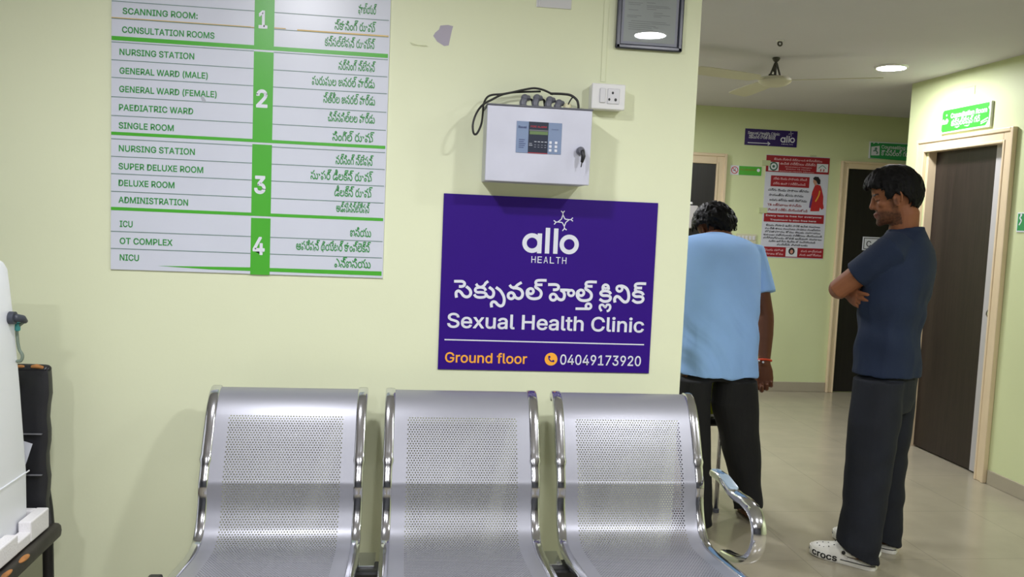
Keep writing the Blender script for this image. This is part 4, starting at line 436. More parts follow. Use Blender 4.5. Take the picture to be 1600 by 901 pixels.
# ------------------------------------------------------------------ ceiling panels
M_bezel = mat('lamp_bezel', (240, 240, 240), .4)
def panel(x, y, strength, lab, grp=None):
    m = bpy.data.materials.new('lamp_diffuser'); m.use_nodes = True; nt = m.node_tree
    e = nt.nodes['Principled BSDF']; e.inputs['Base Color'].default_value = (1, 1, 1, 1)
    e.inputs['Emission Color'].default_value = (.955, .955, 1, 1); e.inputs['Emission Strength'].default_value = strength
    t = empty('ceiling_light', (x, y, H), lab, 'ceiling light', grp)
    b = B(); revolve(b, (x, y, H), [(.097, 0), (.097, -.006), (.092, -.011), (.084, -.012), (.083, -.004), (.083, 0)], 40)
    obj('bezel', b, M_bezel, t, 40)
    b = B(); b.faces.new([b.verts.new((x+.083*math.cos(-2*math.pi*i/40), y+.083*math.sin(-2*math.pi*i/40), H-.009)) for i in range(40)])
    obj('diffuser', b, m, t, recalc=False)
    return t
for x, y in HALL_PANELS: panel(x, y, HALL_LAMP*(1 if x > 2 else 1.6), 'round white lit ceiling light above the door in the right wall' if x > 2 else 'round white lit ceiling light added unseen behind the front wall, %s' % ('nearer the corridor end' if y > 5.5 else 'nearer the front wall'))
for x, y in PANELS: panel(x, y, LAMP, 'round white lit ceiling light of the waiting room, out of the picture', 'waiting room ceiling lights')

# ------------------------------------------------------------------ directory sign
t = empty('directory_sign', (-.5, WY, 1.2), 'large white and green directory of wards and rooms, left of the control box', 'sign')
x0, x1 = -.913, -.0745; z0, z1 = 1.197, 2.2
box_b = box(B(), (x0, WY-.006, z0), (x1, WY, z1), .0012)
obj('panel', box_b, M_sheet, t)
PS = Plane('Y', WY-.006)
zl = lambda py: PS.uv(176, py).y
c0 = PS.uv(397, 70).x; c1 = PS.uv(428, 70).x; xa, xb = x0+.001, x1-.004
col = Lay(PS, .0005)
bars = [(56, 62.5), (205.5, 210.5), (323, 328)]
tops = [2.199] + [zl(b_[1]+3.2) for b_ in bars]
ends = [zl(b_[0]) for b_ in bars] + [zl(421.5)]
for i in range(4): col.rect(c0, ends[i], c1, tops[i])
col.build('number_column', M_green, t)
gb = Lay(PS, .0006)
for u_, v_ in bars: gb.rect(xa, zl(v_), xb, zl(u_))
gb.poly([(x0+.14, z0+.016), (x0+.3, z0+.010), (xb, z0+.008), (xb, z0+.022), (c0, z0+.021)])
gb.build('green_bar', M_green, t)
dv = Lay(PS, .0008)
for py in (1.5, 28.5, 65.4, 93.3, 120.8, 150.9, 180.2, 216.6, 244, 271, 298.6, 361, 387.8):
    z = zl(py); dv.rect(xa, z-.001, c0, z+.001); dv.rect(c1, z-.001, xb, z+.001)
dv.build('divider_lines', M_divider, t)
for s, l, r in [('SCANNING ROOM:', (191.7, 21.5), (309, 29.3)), ('CONSULTATION ROOMS', (190.8, 50.8), (335.3, 59.3)),
    ('NURSING STATION', (186.9, 85.4), (303.6, 92.8)), ('GENERAL WARD (MALE)', (186.9, 114.7), (324.8, 122)),
    ('GENERAL WARD (FEMALE)', (186.4, 143.3), (338.7, 152.6)), ('PAEDIATRIC WARD', (186, 172), (302, 177)), ('SINGLE ROOM', (185.6, 200.2), (271.6, 204.3)),
    ('NURSING STATION', (185.8, 236), (304.6, 241.3)), ('SUPER DELUXE ROOM', (185.3, 263.9), (317.7, 269.3)), ('DELUXE ROOM', (185.3, 290), (272.7, 293.2)),
    ('ADMINISTRATION', (185.3, 316.4), (294, 319.9)), ('ICU', (187.2, 354), (207.4, 354)), ('OT COMPLEX', (187.2, 380.6), (269.7, 382.5)), ('NICU', (187.2, 406.4), (217.3, 406.4))]:
    Lay(PS, .001).ptext(s, l, r, 9.6, .017).build('english_lettering', M_greentxt, t)
for s, l, r in [('ఫాబ్యర్', (559.9, 20.7), (588.5, 22.5)), ('స్కానింగ్ రూమ్', (522.8, 46), (587.5, 48.8)), ('కన్సల్టేషన్ రూమ్స్', (507.4, 71.5), (586.3, 75.7)),
    ('నర్సింగ్ స్టేషన్', (528.7, 108.6), (586.8, 112.3)), ('పురుషుల జనరల్ వార్డు', (487.4, 132), (585.5, 136.7)), ('స్త్రీల జనరల్ వార్డు', (505, 160), (586, 163)),
    ('చిన్నపిల్లల వార్డు', (512.3, 189), (585.5, 193)), ('సింగిల్ రూమ్', (519.3, 219.2), (584.6, 221.8)), ('నర్సింగ్ స్టేషన్', (524.4, 256), (583.3, 258)),
    ('సూపర్ డీలక్స్ రూమ్', (485.2, 279.4), (582.5, 283)), ('డీలక్స్ రూమ్', (522.5, 306), (581.7, 309.2)), ('అడ్మినిస్ట్రేషన్', (525.2, 330.5), (578, 332.7)),
    ('ఐసియు', (547, 369), (579.8, 369)), ('ఆపరేషన్ థియేటర్ కాంప్లెక్స్', (462.6, 389.7), (579, 394.5)), ('ఎన్ఐసియు', (522.5, 417), (579, 419.8))]:
    Lay(PS, .001).ptext(s, l, r, 10.0, .012).build('telugu_lettering', M_greentxt, t)
for s, cx_, y_, wd in (('1', 411, 43, 14), ('2', 409, 166.5, 18), ('3', 406, 301, 18), ('4', 404, 396.5, 19)):
    Lay(PS, .001).ptext(s, (cx_-wd/2, y_), (cx_+wd/2, y_+.5), 27, .025).build('numeral', M_whiteprint, t)
tp = Lay(PS, .0011)
tp.rect(xa, zl(27.8), c0-.01, zl(26.6)); tp.rect(c0-.01, zl(28.3), c0+.0, zl(27.2)); tp.rect(c1, zl(27), c1+.035, zl(25.6)); tp.rect(c1+.07, zl(28.2), xb, zl(26))
tp.build('yellowed_joint', M_tape, t)
sm = Lay(PS, .0012).ppoly([(313, 151), (318, 151), (322, 157), (319, 161), (316, 158)])
sm.build('smudge', mat('grey_smudge', (176, 180, 190), .6), t)

# ------------------------------------------------------------------ purple clinic board
t = empty('clinic_board', (.47, WY, .9), 'large purple clinic board with white and orange lettering above the chairs', 'sign')
bx0, bx1, bz0, bz1 = .1135, .8305, .9025, 1.4795
obj('panel', box(B(), (bx0, WY-.005, bz0), (bx1, WY, bz1), .001), M_purple, t)
PC = Plane('Y', WY-.005)
q = lambda x, y: (680+x/3.106, 300+y/3.106)
wl = Lay(PC, .0008)
l = Lay(PC, .0008)
for i, c_ in enumerate('HEALTH'):
    xl = 466+i*29.8; l.ptext(c_, q(xl, 342+i*1.1), q(xl+21, 342.8+i*1.1), 10.2, .004)
l.build('health_lettering', M_whiteprint, t)
Lay(PC, .0008).ptext('Sexual Health Clinic', q(57, 655), q(1012, 679), 22.5, .014).build('clinic_lettering', M_whiteprint, t)
Lay(PC, .0008).ptext('04049173920', q(605, 835), q(997, 841), 15.5, .010).build('phone_number', M_whiteprint, t)
Lay(PC, .0008).pstroke([q(45, 715), q(1013, 740)], 1.9, smooth=False).build('ruled_line', M_whiteprint, t)
# the logo word
k = PC.uv(801, 400).x-PC.uv(800, 400).x
def logo(l, P, s=1.0, star=True):
    a = P(470, 247); l.ring(a.x, a.y, s*11.9*k, s*6.9*k)
    for x, ya, yb in ((504, 200, 297), (542, 173, 298), (582, 176, 299)):
        A = P(x, ya); D = P(x, yb); l.rect(D.x-s*3.5*k, D.y, D.x+s*3.5*k, A.y)
    a = P(650, 254); l.ring(a.x, a.y, s*11.9*k, s*6.9*k)
    if star:
        W_ = s*1.5*k
        def S(*p): l.stroke([tuple(P(*c)) for c in p], W_)
        dm = [(620, 112), (630, 130), (648, 134), (634, 147), (626, 164), (616, 148), (597, 144), (612, 131)]
        l.stroke([tuple(P(*c)) for c in dm], W_, True, True)
        for a_, b_, c_ in (((620, 114), (611, 91), (628, 91)), ((646, 134), (668, 124), (668, 141)), ((626, 162), (617, 188), (638, 184)), ((599, 144), (575, 137), (577, 157))):
            mid = ((a_[0]*.35+(b_[0]+c_[0])/2*.65), (a_[1]*.35+(b_[1]+c_[1])/2*.65))
            S(a_, mid); S(b_, mid, c_)
logo(wl, lambda x, y: PC.uv(*q(x, y)))
wl.build('logo', M_whiteprint, t)
wl = Lay(PC, .0008)
A = lambda x, y: (700+x/10, 425+y/10)
D = lambda x, y: (850+x/9.41, 425+y/9.41)
def tel(l, f, pts, wpx=4.4, closed=False): l.pstroke([f(*p) for p in pts], wpx, closed)
def circ(f, x, y, r, l, wpx=4.2): l.pstroke([f(x+r*math.cos(i*math.pi/7), y+r*math.sin(i*math.pi/7)) for i in range(14)], wpx, True)
tl = wl
tel(tl, A, [(95, 142), (160, 142), (225, 145), (258, 172), (250, 208), (215, 222), (170, 222)])
tel(tl, A, [(283, 222), (335, 265), (356, 318), (336, 368), (288, 386), (240, 365), (205, 318), (165, 292), (130, 312), (126, 352), (134, 397)], 4.6)
tel(tl, A, [(437, 182), (470, 222), (520, 232), (565, 205), (590, 168), (628, 142)], 4.2)
tel(tl, A, [(590, 290), (565, 250), (500, 236), (440, 250), (426, 284), (455, 312), (520, 314), (575, 324), (598, 352), (570, 385), (500, 394), (440, 382), (408, 345)], 4.2)
tel(tl, A, [(640, 233), (695, 275), (714, 325), (698, 378), (655, 394), (612, 372), (590, 335)], 4.5)
tel(tl, A, [(748, 235), (818, 290), (866, 370), (878, 440), (862, 505), (822, 528), (776, 506), (742, 470), (702, 462), (676, 492), (682, 549)], 4.5)
tel(tl, A, [(962, 198), (995, 235), (1045, 235), (1090, 195), (1150, 160)], 4.2)
tel(tl, A, [(1010, 245), (1080, 250), (1140, 278), (1165, 335), (1145, 392), (1098, 412), (1052, 390), (1032, 350)], 4.6)
circ(A, 986, 367, 48, tl, 4.4)
tel(tl, A, [(1540, 128), (1440, 126), (1385, 136), (1370, 170), (1395, 195), (1475, 196)], 4.2)
tel(tl, A, [(1385, 195), (1368, 232), (1410, 262), (1448, 300), (1455, 350), (1425, 398), (1350, 415), (1275, 400), (1236, 350), (1238, 290), (1270, 258)], 4.4)
circ(A, 1292, 297, 42, tl, 4.2)
tel(tl, D, [(60, 182), (120, 181), (180, 184), (213, 210), (200, 248), (165, 258), (130, 258)])
tel(tl, D, [(235, 262), (320, 262), (395, 268)])
circ(D, 397, 306, 42, tl, 3.9)
tel(tl, D, [(245, 262), (288, 295), (300, 345), (282, 395), (238, 406), (198, 380), (178, 345)], 4.5)
circ(D, 135, 366, 46, tl, 4.2)
tel(tl, D, [(776, 145), (680, 142), (630, 150), (614, 180), (640, 205), (712, 208)], 4.2)
tel(tl, D, [(625, 205), (612, 245), (650, 270), (688, 308), (696, 355), (670, 400), (600, 418), (530, 405), (490, 355), (490, 295), (520, 268)], 4.4)
circ(D, 543, 303, 42, tl, 4.2)
circ(D, 652, 500, 38, tl, 3.9)
tel(tl, D, [(462, 536), (560, 537), (660, 538)], 3.9)
tel(tl, D, [(865, 262), (866, 210), (902, 184), (942, 205), (950, 258)], 4.0)
tel(tl, D, [(866, 215), (905, 236), (946, 222)], 3.2)
tel(tl, D, [(982, 322), (955, 288), (895, 274), (845, 288), (833, 315), (865, 342), (930, 344), (970, 360), (974, 395), (940, 424), (875, 428), (815, 395)], 4.3)
tel(tl, D, [(845, 572), (820, 530), (824, 490), (856, 478), (885, 500), (900, 515), (925, 480), (962, 482), (972, 520), (950, 562), (920, 572)], 3.6)
tel(tl, D, [(1042, 445), (1036, 395), (1062, 358), (1100, 365), (1135, 402), (1178, 436), (1222, 428), (1244, 375), (1238, 295), (1208, 235), (1150, 205), (1110, 205)], 4.6)
circ(D, 1108, 242, 40, tl, 4.0)
tel(tl, D, [(1500, 170), (1410, 167), (1355, 175), (1340, 205), (1365, 230), (1440, 233)], 4.2)
tel(tl, D, [(1350, 232), (1340, 262), (1370, 285)], 4.2)
tel(tl, D, [(1462, 338), (1435, 302), (1375, 286), (1325, 302), (1313, 330), (1345, 356), (1410, 358), (1450, 374), (1452, 410), (1420, 438), (1355, 442), (1297, 408)], 4.3)
wl.build('telugu_lettering', M_whiteprint, t)
ol = Lay(PC, .0008).ptext('Ground floor', q(47, 824), q(445, 830), 15.5, .012)
ol.build('floor_lettering', M_orange, t); ol = Lay(PC, .0008)
a = PC.uv(*q(562, 810)); ol.disc(a.x, a.y, 10.2*k)
ol.build('phone_badge', M_orange, t)
ph = Lay(PC, .0012)
S = lambda x, y: (a.x+x*k, a.y+y*k)
ph.stroke([S(-3.6, 3.6), S(-3.2, .2), S(-.2, -3.0), S(3.6, -3.6)], 1.8*k)
ph.stroke([S(-4.4, 3.4), S(-2.6, 4.4), S(-2.0, 2.2)], 2.2*k); ph.stroke([S(3.4, -4.4), S(4.4, -2.6), S(2.2, -2.0)], 2.2*k)
ph.build('phone_symbol', M_purple, t)

# ------------------------------------------------------------------ control box on the wall
FY = WY-.145
PF = Plane('Y', FY)
tl_ = PF.uv(763, 163); br_ = PF.uv(918, 289.5)
X0, X1, Z1, Z0 = tl_.x, br_.x+.003, tl_.y-.002, br_.y+.001
t = empty('control_box', ((X0+X1)/2, WY, Z0), 'silver steel control box with keypad on its door, above the purple board', 'control box')
obj('body', box(B(), (X0, FY+.016, Z0), (X1, WY, Z1), .003), M_steel, t)
dr = obj('door', box(B(), (X0-.002, FY, Z0-.001), (X1+.002, FY+.014, Z1+.001), .003, 3), mat('steel_door', (206, 208, 222), .42, .25, var=.07, vscale=6), t)
obj('rain_lip', box(B(), (X0-.004, FY-.002, Z1+.0012), (X1+.004, WY, Z1+.006), .001), M_grey, t)
kp = PF.uv(906, 236)
b = B(); cyl(b, PF.pt(kp.x, kp.y+.0, 0), PF.pt(kp.x, kp.y, .016), .0125); cyl(b, PF.pt(kp.x, kp.y, .016), PF.pt(kp.x, kp.y, .024), .0125, 24, .009)
kk = obj('lock', b, M_grey, dr, 40)
b = B(); tube(b, [PF.pt(kp.x+.004, kp.y-.002, .026), PF.pt(kp.x+.006, kp.y-.018, .030), PF.pt(kp.x+.003, kp.y-.034, .028)], [.006, .007, .005], 10); tube(b, [PF.pt(kp.x+.003, kp.y-.034, .028), PF.pt(kp.x+.001, kp.y-.05, .026)], .0018, 6)
obj('key', b, M_black, dr, 40)
q8 = lambda x, y: (800+x/9.008, 150+y/9.008)
PD = Plane('Y', FY-.001)
A_ = PF.uv(*q8(82, 350)); B_ = PF.uv(*q8(677, 825)); px0, px1, pz1, pz0 = A_.x-.003, B_.x+.002, A_.y, B_.y
kpd = obj('keypad_panel', box(B(), (px0, FY-.002, pz0), (px1, FY, pz1), .0005), mat('blue_grey_panel', (128, 146, 178), .35), dr)
PK = Plane('Y', FY-.002); W_ = px1-px0; Hh = pz1-pz0
fr = lambda x, y: (px0+W_*x, pz0+Hh*y)
Lay(PK, .0004).rect(*fr(.265, 0), *fr(.70, 1)).build('dark_strip', mat('dark_navy_panel', (44, 50, 66), .3), kpd)
Lay(PK, .0008).rect(*fr(.29, .60), *fr(.69, .70)).build('display', mat('lcd_green', (112, 136, 92), .25), kpd)
Lay(PK, .0006).rect(*fr(.28, .71), *fr(.695, .75)).build('display_bezel', mat('panel_grey', (112, 114, 116), .4), kpd)
l = Lay(PK, .0008); l.text('FIRE ALARM', *fr(.31, .82), fr(.66, 0)[0], .0055, .01); M_rp = mat('red_print', (190, 50, 66), .4); l.build('red_lettering', M_rp, kpd); Lay(PK, .0008).rect(*fr(.27, .0), *fr(.7, .02)).build('red_line', M_rp, kpd)
M_bp = mat('dark_blue_print', (50, 58, 110), .4); Lay(PK, .0008).text('Ravel', *fr(.04, .78), fr(.22, 0)[0], .007, .01).build('maker_lettering', M_bp, kpd)
for i in range(5): Lay(PK, .0008).rect(*fr(.06, .16+.062*i), *fr(.17+.02*((i*7) % 3), .178+.062*i)).build('label_line', M_bp, kpd)
Lay(PK, .0008).text('Control', *fr(.77, .77), fr(.92, 0)[0], .0035).build('blue_lettering', M_bp, kpd)
l = Lay(PK, .0008)
for r_ in range(3):
    for c_ in range(4):
        if r_ == 0: l.rect(*fr(.41+.075*c_-.01, .36), *fr(.45+.075*c_, .385))
        else: l.rect(*fr(.41+.075*c_-.01, .335-.07*r_), *fr(.44+.075*c_, .345-.07*r_))
l.rect(*fr(.285, .24), *fr(.36, .265)); l.rect(*fr(.285, .30), *fr(.35, .315))
l.build('white_marks', mat('panel_white_print', (188, 192, 204), .4), kpd)
for r_ in range(3):
    for c_ in range(2):
        x_, y_ = fr(.755+.125*c_, .115+.125*r_)
        o = obj('key_button', box(B(), (x_-.0042, FY-.0045, y_-.0042), (x_+.0042, FY-.0022, y_+.0042), .001), M_whiteprint, kpd)

# wire bundle and glands on top of the box
ztop = Z1+.006
PT = Plane('Y', WY-.06)
t = empty('cable_bundle', (.42, WY-.05, ztop), 'loose black cables looping over the top of the control box', 'cable')
q9 = lambda x, y, Y: on('Y', Y, 730+x/8.42, 125+y/8.42)
def cab(pts, r=.0035, name='cable'):
    b = B(); tube(b, smooth_path([q9(*p) for p in pts], 6), r, 8); obj(name, b, M_wire, t, True)
cab([(1120, 185, 2.70), (1000, 130, 2.70), (880, 108, 2.70), (740, 128, 2.70), (600, 160, 2.69), (450, 195, 2.68), (320, 260, 2.665), (200, 330, 2.65), (120, 440, 2.63), (75, 580, 2.62), (85, 700, 2.62), (130, 700, 2.63), (185, 580, 2.64), (205, 440, 2.66), (215, 320, 2.68), (260, 230, 2.70), (330, 195, 2.70), (460, 185, 2.71), (580, 165, 2.71), (760, 155, 2.71), (960, 150, 2.71)], .0034)
cab([(1100, 178, 2.70), (1250, 183, 2.69), (1360, 200, 2.68), (1440, 260, 2.67), (1462, 330, 2.665), (1462, 385, 2.66)], .004)
cab([(1395, 215, 2.68), (1355, 270, 2.66), (1325, 330, 2.66), (1310, 372, 2.66)], .0022)
M_glandgrey = mat('gland_grey', (104, 106, 116), .4)
for i, (x_, y_, h_) in enumerate(((745, 205, .032), (905, 215, .034), (1075, 225, .03), (1195, 270, .022))):
    c_ = q9(x_, y_, 2.67); b = B(); c0_ = V((c_.x, c_.y, ztop+.001))
    tube(b, [c0_, V((c_.x-.002, c_.y, ztop+h_*.5)), V((c_.x+.004, c_.y+.004, ztop+h_)), V((c_.x+.016, c_.y+.012, ztop+h_*1.05))], [.011, .0115, .011, .009], 12)
    revolve(b, c0_, [(.014, 0), (.014, .007), (.012, .009)], 6)
    g_ = empty('cable_gland', c0_, ['bent grey cable gland leftmost on top of the control box', 'bent grey cable gland second from left on top of the control box', 'bent grey cable gland third from left on top of the control box', 'small grey cable gland beside the cream cap on top of the control box'][i], 'cable gland', 'grey glands on the control box')
    obj('elbow', b, M_glandgrey, g_, 40)
    b = B(); c2 = V((c_.x+.004, c_.y+.004, ztop+h_)); ball(b, c2, .0125); obj('cap', b, M_grey, g_, True)
    b = B(); tube(b, [V((c_.x+.017, c_.y+.012, ztop+h_*1.05)), V((c_.x+.03, c_.y+.02, ztop+h_*.9)), V((c_.x+.036, c_.y+.025, ztop+.003))], .004, 8); obj('tail', b, M_wire, g_, True)
c_ = q9(1320, 310, 2.67); b = B(); revolve(b, (c_.x, c_.y, ztop+.0005), [(.013, 0), (.013, .014), (.011, .02), (.006, .023)], 20)
o = obj('conduit_stub', b, mat('cream_cap', (222, 218, 178), .4), None, 40); tag(o, 'cream round conduit stub at right on top of the control box', 'conduit')

# ------------------------------------------------------------------ socket
PSo = Plane('Y', WY-.055)
a = PSo.uv(925.5, 129); b_ = PSo.uv(976, 172.5)
t = empty('wall_socket', ((a.x+b_.x)/2, WY, b_.y), 'white three pin socket and switch in a box at the right of the control box', 'socket')
obj('back_box', box(B(), (a.x+.002, WY-.045, b_.y+.002), (b_.x-.002, WY, a.y-.002), .003), M_white, t)
fp = obj('face_plate', box(B(), (a.x, WY-.055, b_.y), (b_.x, WY-.0455, a.y), .004, 3), M_white, t)
qs = lambda x, y: (900+x/11.26, 110+y/11.26)
s0 = PSo.uv(*qs(410, 565)); s1 = PSo.uv(*qs(525, 315))
M_sw = mat('switch_white', (218, 218, 222), .3)
obj('rocker_switch', box(B(), (s0.x, WY-.059, s0.y), (s1.x, WY-.0552, s1.y), .0025, 3), M_sw, t)
s0 = PSo.uv(*qs(545, 585)); s1 = PSo.uv(*qs(770, 330))
obj('socket_plate', box(B(), (s0.x, WY-.0575, s0.y), (s1.x, WY-.0552, s1.y), .002, 3), M_sw, t)
l = Lay(Plane('Y', WY-.0575), .0004)
for x_, y_, r_ in ((645, 398, 1.9), (582, 512, 1.9), (693, 520, 2.2)):
    c_ = PSo.uv(*qs(x_, y_)); l.disc(c_.x, c_.y, r_*.0019, r_*.0023)
l.build('pin_holes', M_black, t)
# cable duct up the wall from the socket
d0 = PW.uv(941, 126); d1 = PW.uv(949, 0)
struct('trim_1', box(B(), (d0.x-.006, WY-.003, d0.y-.004), (d0.x+.010, WY-.0003, H), .0012), M_wall, 'wall coloured cable duct above the socket')

# ------------------------------------------------------------------ framed certificate
a = PW.uv(960.3, 76); b_ = PW.uv(1063.5, 76)
cx0, cx1, cz0, cz1 = a.x, b_.x, a.y, a.y+.32
t = empty('framed_certificate', ((cx0+cx1)/2, WY, cz0), 'certificate in a black frame under glass, high on the wall at top', 'picture frame')
b = B(); fw = .0155; d_ = .018
for p0, p1 in (((cx0, cz0), (cx1, cz0+fw)), ((cx0, cz1-fw), (cx1, cz1)), ((cx0, cz0), (cx0+fw, cz1)), ((cx1-fw, cz0), (cx1, cz1))):
    box(b, (p0[0], WY-d_, p0[1]), (p1[0], WY-.001, p1[1]), .004)
obj('frame', b, mat('black_navy_frame', (38, 42, 58), .28), t)
mt = obj('mount', box(B(), (cx0+fw, WY-.008, cz0+fw), (cx1-fw, WY-.002, cz1-fw)), mat('mount_lilac', (196, 200, 214), .5), t)
obj('paper', box(B(), (cx0+.025, WY-.0088, cz0+.025), (cx1-.025, WY-.0081, cz1-.02)), mat('certificate_paper', (208, 216, 212), .6), t)
qc = lambda x, y: (940+x/9.0125, y/9.0125)
l = Lay(Plane('Y', WY-.0088), .0003)
for x_, y_, x2 in ((375, 30, 580), (375, 55, 550), (380, 132, 515), (635, 38, 760), (635, 78, 945), (635, 100, 830), (760, 108, 970), (635, 127, 770), (730, 183, 860), (730, 212, 965), (730, 235, 840), (360, 210, 560), (360, 232, 500), (415, 290, 910), (375, 318, 690), (700, 335, 965), (375, 348, 760), (375, 375, 700), (375, 405, 720), (730, 392, 800)):
    P0 = l.pl.uv(*qc(x_, y_)); P1 = l.pl.uv(*qc(x2, y_+12)); l.rect(P0.x, P0.y-.0008, P1.x, P0.y+.0007)
l.build('printed_lines', mat('grey_print', (160, 166, 166), .6), t)
m = bpy.data.materials.new('picture_glass'); m.use_nodes = True; nt = m.node_tree; nt.nodes.remove(nt.nodes['Principled BSDF'])
tr = nt.nodes.new('ShaderNodeBsdfTransparent'); gl = nt.nodes.new('ShaderNodeBsdfGlossy'); gl.inputs['Roughness'].default_value = .01
mx = nt.nodes.new('ShaderNodeMixShader'); fn = nt.nodes.new('ShaderNodeFresnel'); fn.inputs['IOR'].default_value = 1.5
nt.links.new(fn.outputs[0], mx.inputs[0]); nt.links.new(tr.outputs[0], mx.inputs[1]); nt.links.new(gl.outputs[0], mx.inputs[2]); nt.links.new(mx.outputs[0], nt.nodes['Material Output'].inputs[0])
obj('glass', box(B(), (cx0+fw-.002, WY-.0125, cz0+fw-.002), (cx1-fw+.002, WY-.0105, cz1-fw+.002)), m, t)
# clear plastic strip taped near the top
a = PW.uv(838, 11); b_ = PW.uv(893, 1)
b = B(); box(b, (a.x, WY-.004, a.y), (b_.x, WY-.0004, b_.y+.03), .0012); box(b, (a.x+.008, WY-.006, a.y+.002), (a.x+.011, WY-.003, b_.y+.03), .0008)
o = obj('plastic_holder', b, mat('milky_plastic', (216, 216, 218), .2)); tag(o, 'milky plastic strip on the wall at the top edge, left of the certificate', 'strip')

# ------------------------------------------------------------------ waiting bench
t = empty('waiting_bench', (.18, 2.3, 0), 'row of three silver perforated metal chairs with chrome frames under the clinic board', 'bench')
PROF = smooth_path([V((2.655, .836, 0)), V((2.642, .853, 0)), V((2.622, .855, 0)), V((2.590, .838, 0)), V((2.556, .798, 0)), V((2.522, .735, 0)), V((2.492, .672, 0)), V((2.468, .618, 0)), V((2.462, .603, 0)), V((2.460, .560, 0)), V((2.446, .515, 0)), V((2.420, .473, 0)), V((2.380, .449, 0)), V((2.31, .447, 0)), V((2.20, .458, 0)), V((2.09, .470, 0)), V((2.02, .470, 0)), V((1.985, .458, 0)), V((1.972, .430, 0))], 8)
ARC = [0]
for i in range(1, len(PROF)): ARC.append(ARC[-1]+(PROF[i]-PROF[i-1]).length)
def prof(s):
    s = max(0, min(ARC[-1], s)); lo, hi = 0, len(ARC)-1
    while hi-lo > 1:
        m_ = (lo+hi)//2
        if ARC[m_] <= s: lo = m_
        else: hi = m_
    k_ = (s-ARC[lo])/(ARC[hi]-ARC[lo]); return PROF[lo].lerp(PROF[hi], k_)
SX = [(-.5785, -.1055), (-.051, .426), (.4755, .9445)]
HWD = .2365
def seat_mesh():
    """sheet with real round holes: rows of staggered square cells, each with an eight-sided hole"""
    vs, fs = [], []
    idx = {}
    def P_(x, s):
        key = (round(x*1e5), round(s*1e5))
        if key not in idx:
            p = prof(s); idx[key] = len(vs); vs.append((x, p.x, p.y))
        return idx[key]
    hw = HWD-.02; rw = .0072; cw = .0083; nc = 40; half = nc*cw/2; sa = .142; nr = 97; r = .00225
    sb = sa+nr*rw
    def strip(xa, xb, s0, s1, ds=.012):
        n = max(1, round((s1-s0)/ds)); nx = max(1, round((xb-xa)/.05))
        for i in range(n):
            a_, c_ = s0+(s1-s0)*i/n, s0+(s1-s0)*(i+1)/n
            for j in range(nx):
                x_, y_ = xa+(xb-xa)*j/nx, xa+(xb-xa)*(j+1)/nx
                fs.append((P_(x_, a_), P_(y_, a_), P_(y_, c_), P_(x_, c_)))
    strip(-hw, hw, 0, sa); strip(-hw, hw, sb, ARC[-1])
    strip(-hw, -half-cw/2, sa, sb, rw); strip(half+cw/2, hw, sa, sb, rw)
    for j in range(nr):
        s0 = sa+j*rw; s1 = s0+rw; off = -cw/2 if j % 2 else 0; n = nc+(1 if j % 2 else 0)
        if not j % 2:
            for xa, xb in ((-half-cw/2, -half), (half, half+cw/2)): fs.append((P_(xa, s0), P_(xb, s0), P_(xb, s1), P_(xa, s1)))
        for i in range(n):
            x0_ = -half+off+i*cw; x1_ = x0_+cw; mx_, ms = (x0_+x1_)/2, (s0+s1)/2
            out = [P_(x1_, ms), P_(x1_, s1), P_(mx_, s1), P_(x0_, s1), P_(x0_, ms), P_(x0_, s0), P_(mx_, s0), P_(x1_, s0)]
            inn = []
            for a_ in range(8):
                p = prof(ms+r*math.sin(a_*math.pi/4)); inn.append(len(vs)); vs.append((mx_+r*math.cos(a_*math.pi/4), p.x, p.y))
            dv_ = (prof(ms+.002)-prof(ms-.002)).normalized(); lip = []      # the punched hole has a lip turned to the back
            for a_ in range(8):
                q_ = vs[inn[a_]]; lip.append(len(vs)); vs.append((q_[0], q_[1]-dv_.y*.0009, q_[2]+dv_.x*.0009))
            for a_ in range(8):
                fs.append((out[a_], out[(a_+1) % 8], inn[(a_+1) % 8], inn[a_])); fs.append((inn[a_], inn[(a_+1) % 8], lip[(a_+1) % 8], lip[a_]))
    me = bpy.data.meshes.new('seat_shell'); me.from_pydata(vs, [], fs); me.validate(); me.update()
    return me
seat_me = seat_mesh()
frame_me = None
def frame_mesh():
    b = B(); pts = [prof(ARC[-1]*i/70) for i in range(71)]; rings = []
    for i, p in enumerate(pts):
        d = (pts[min(i+1, 70)]-pts[max(i-1, 0)]).normalized(); nrm = V((0, -d.y, d.x)); nrm = V((0, d.y, -d.x))
        s = ARC[-1]*i/70; g = 1.0 + (.12 if abs(s-.272) < .006 else 0) - (.10 if s > .278 else 0)
        rings.append(ell(V((0, p.x, p.y))-nrm*.008, V((.0158*g, 0, 0)), nrm*.013*g, 16, 4.5))
    loft(b, rings)
    me = bpy.data.meshes.new('side_frame'); bmesh.ops.recalc_face_normals(b, faces=b.faces); b.to_mesh(me); b.free(); return me
frame_me = frame_mesh()
def inst(name, me, m, parent, loc):
    o = bpy.data.objects.new(name, me); C.objects.link(o)
    if not me.materials:
        me.materials.append(m); me.polygons.foreach_set('use_smooth', [True]*len(me.polygons)); me.set_sharp_from_angle(angle=math.radians(45))
    o.parent = parent; o.matrix_parent_inverse = Matrix.Translation(-world_loc(parent)); o.location = loc
    return o
for a, b_ in SX:
    c_ = (a+b_)/2
    s_ = inst('seat', seat_me, M_seat, t, (c_, 0, 0))
    for x_ in (a+.0155, b_-.0155): inst('side_frame', frame_me, M_chrome, t, (x_, 0, 0))
ap = [on('X', 1.0, *p) for p in [(1108, 737), (1128, 748), (1150, 768), (1165, 779), (1178, 796), (1183, 822), (1178, 846), (1160, 860), (1140, 862), (1126, 858)]]
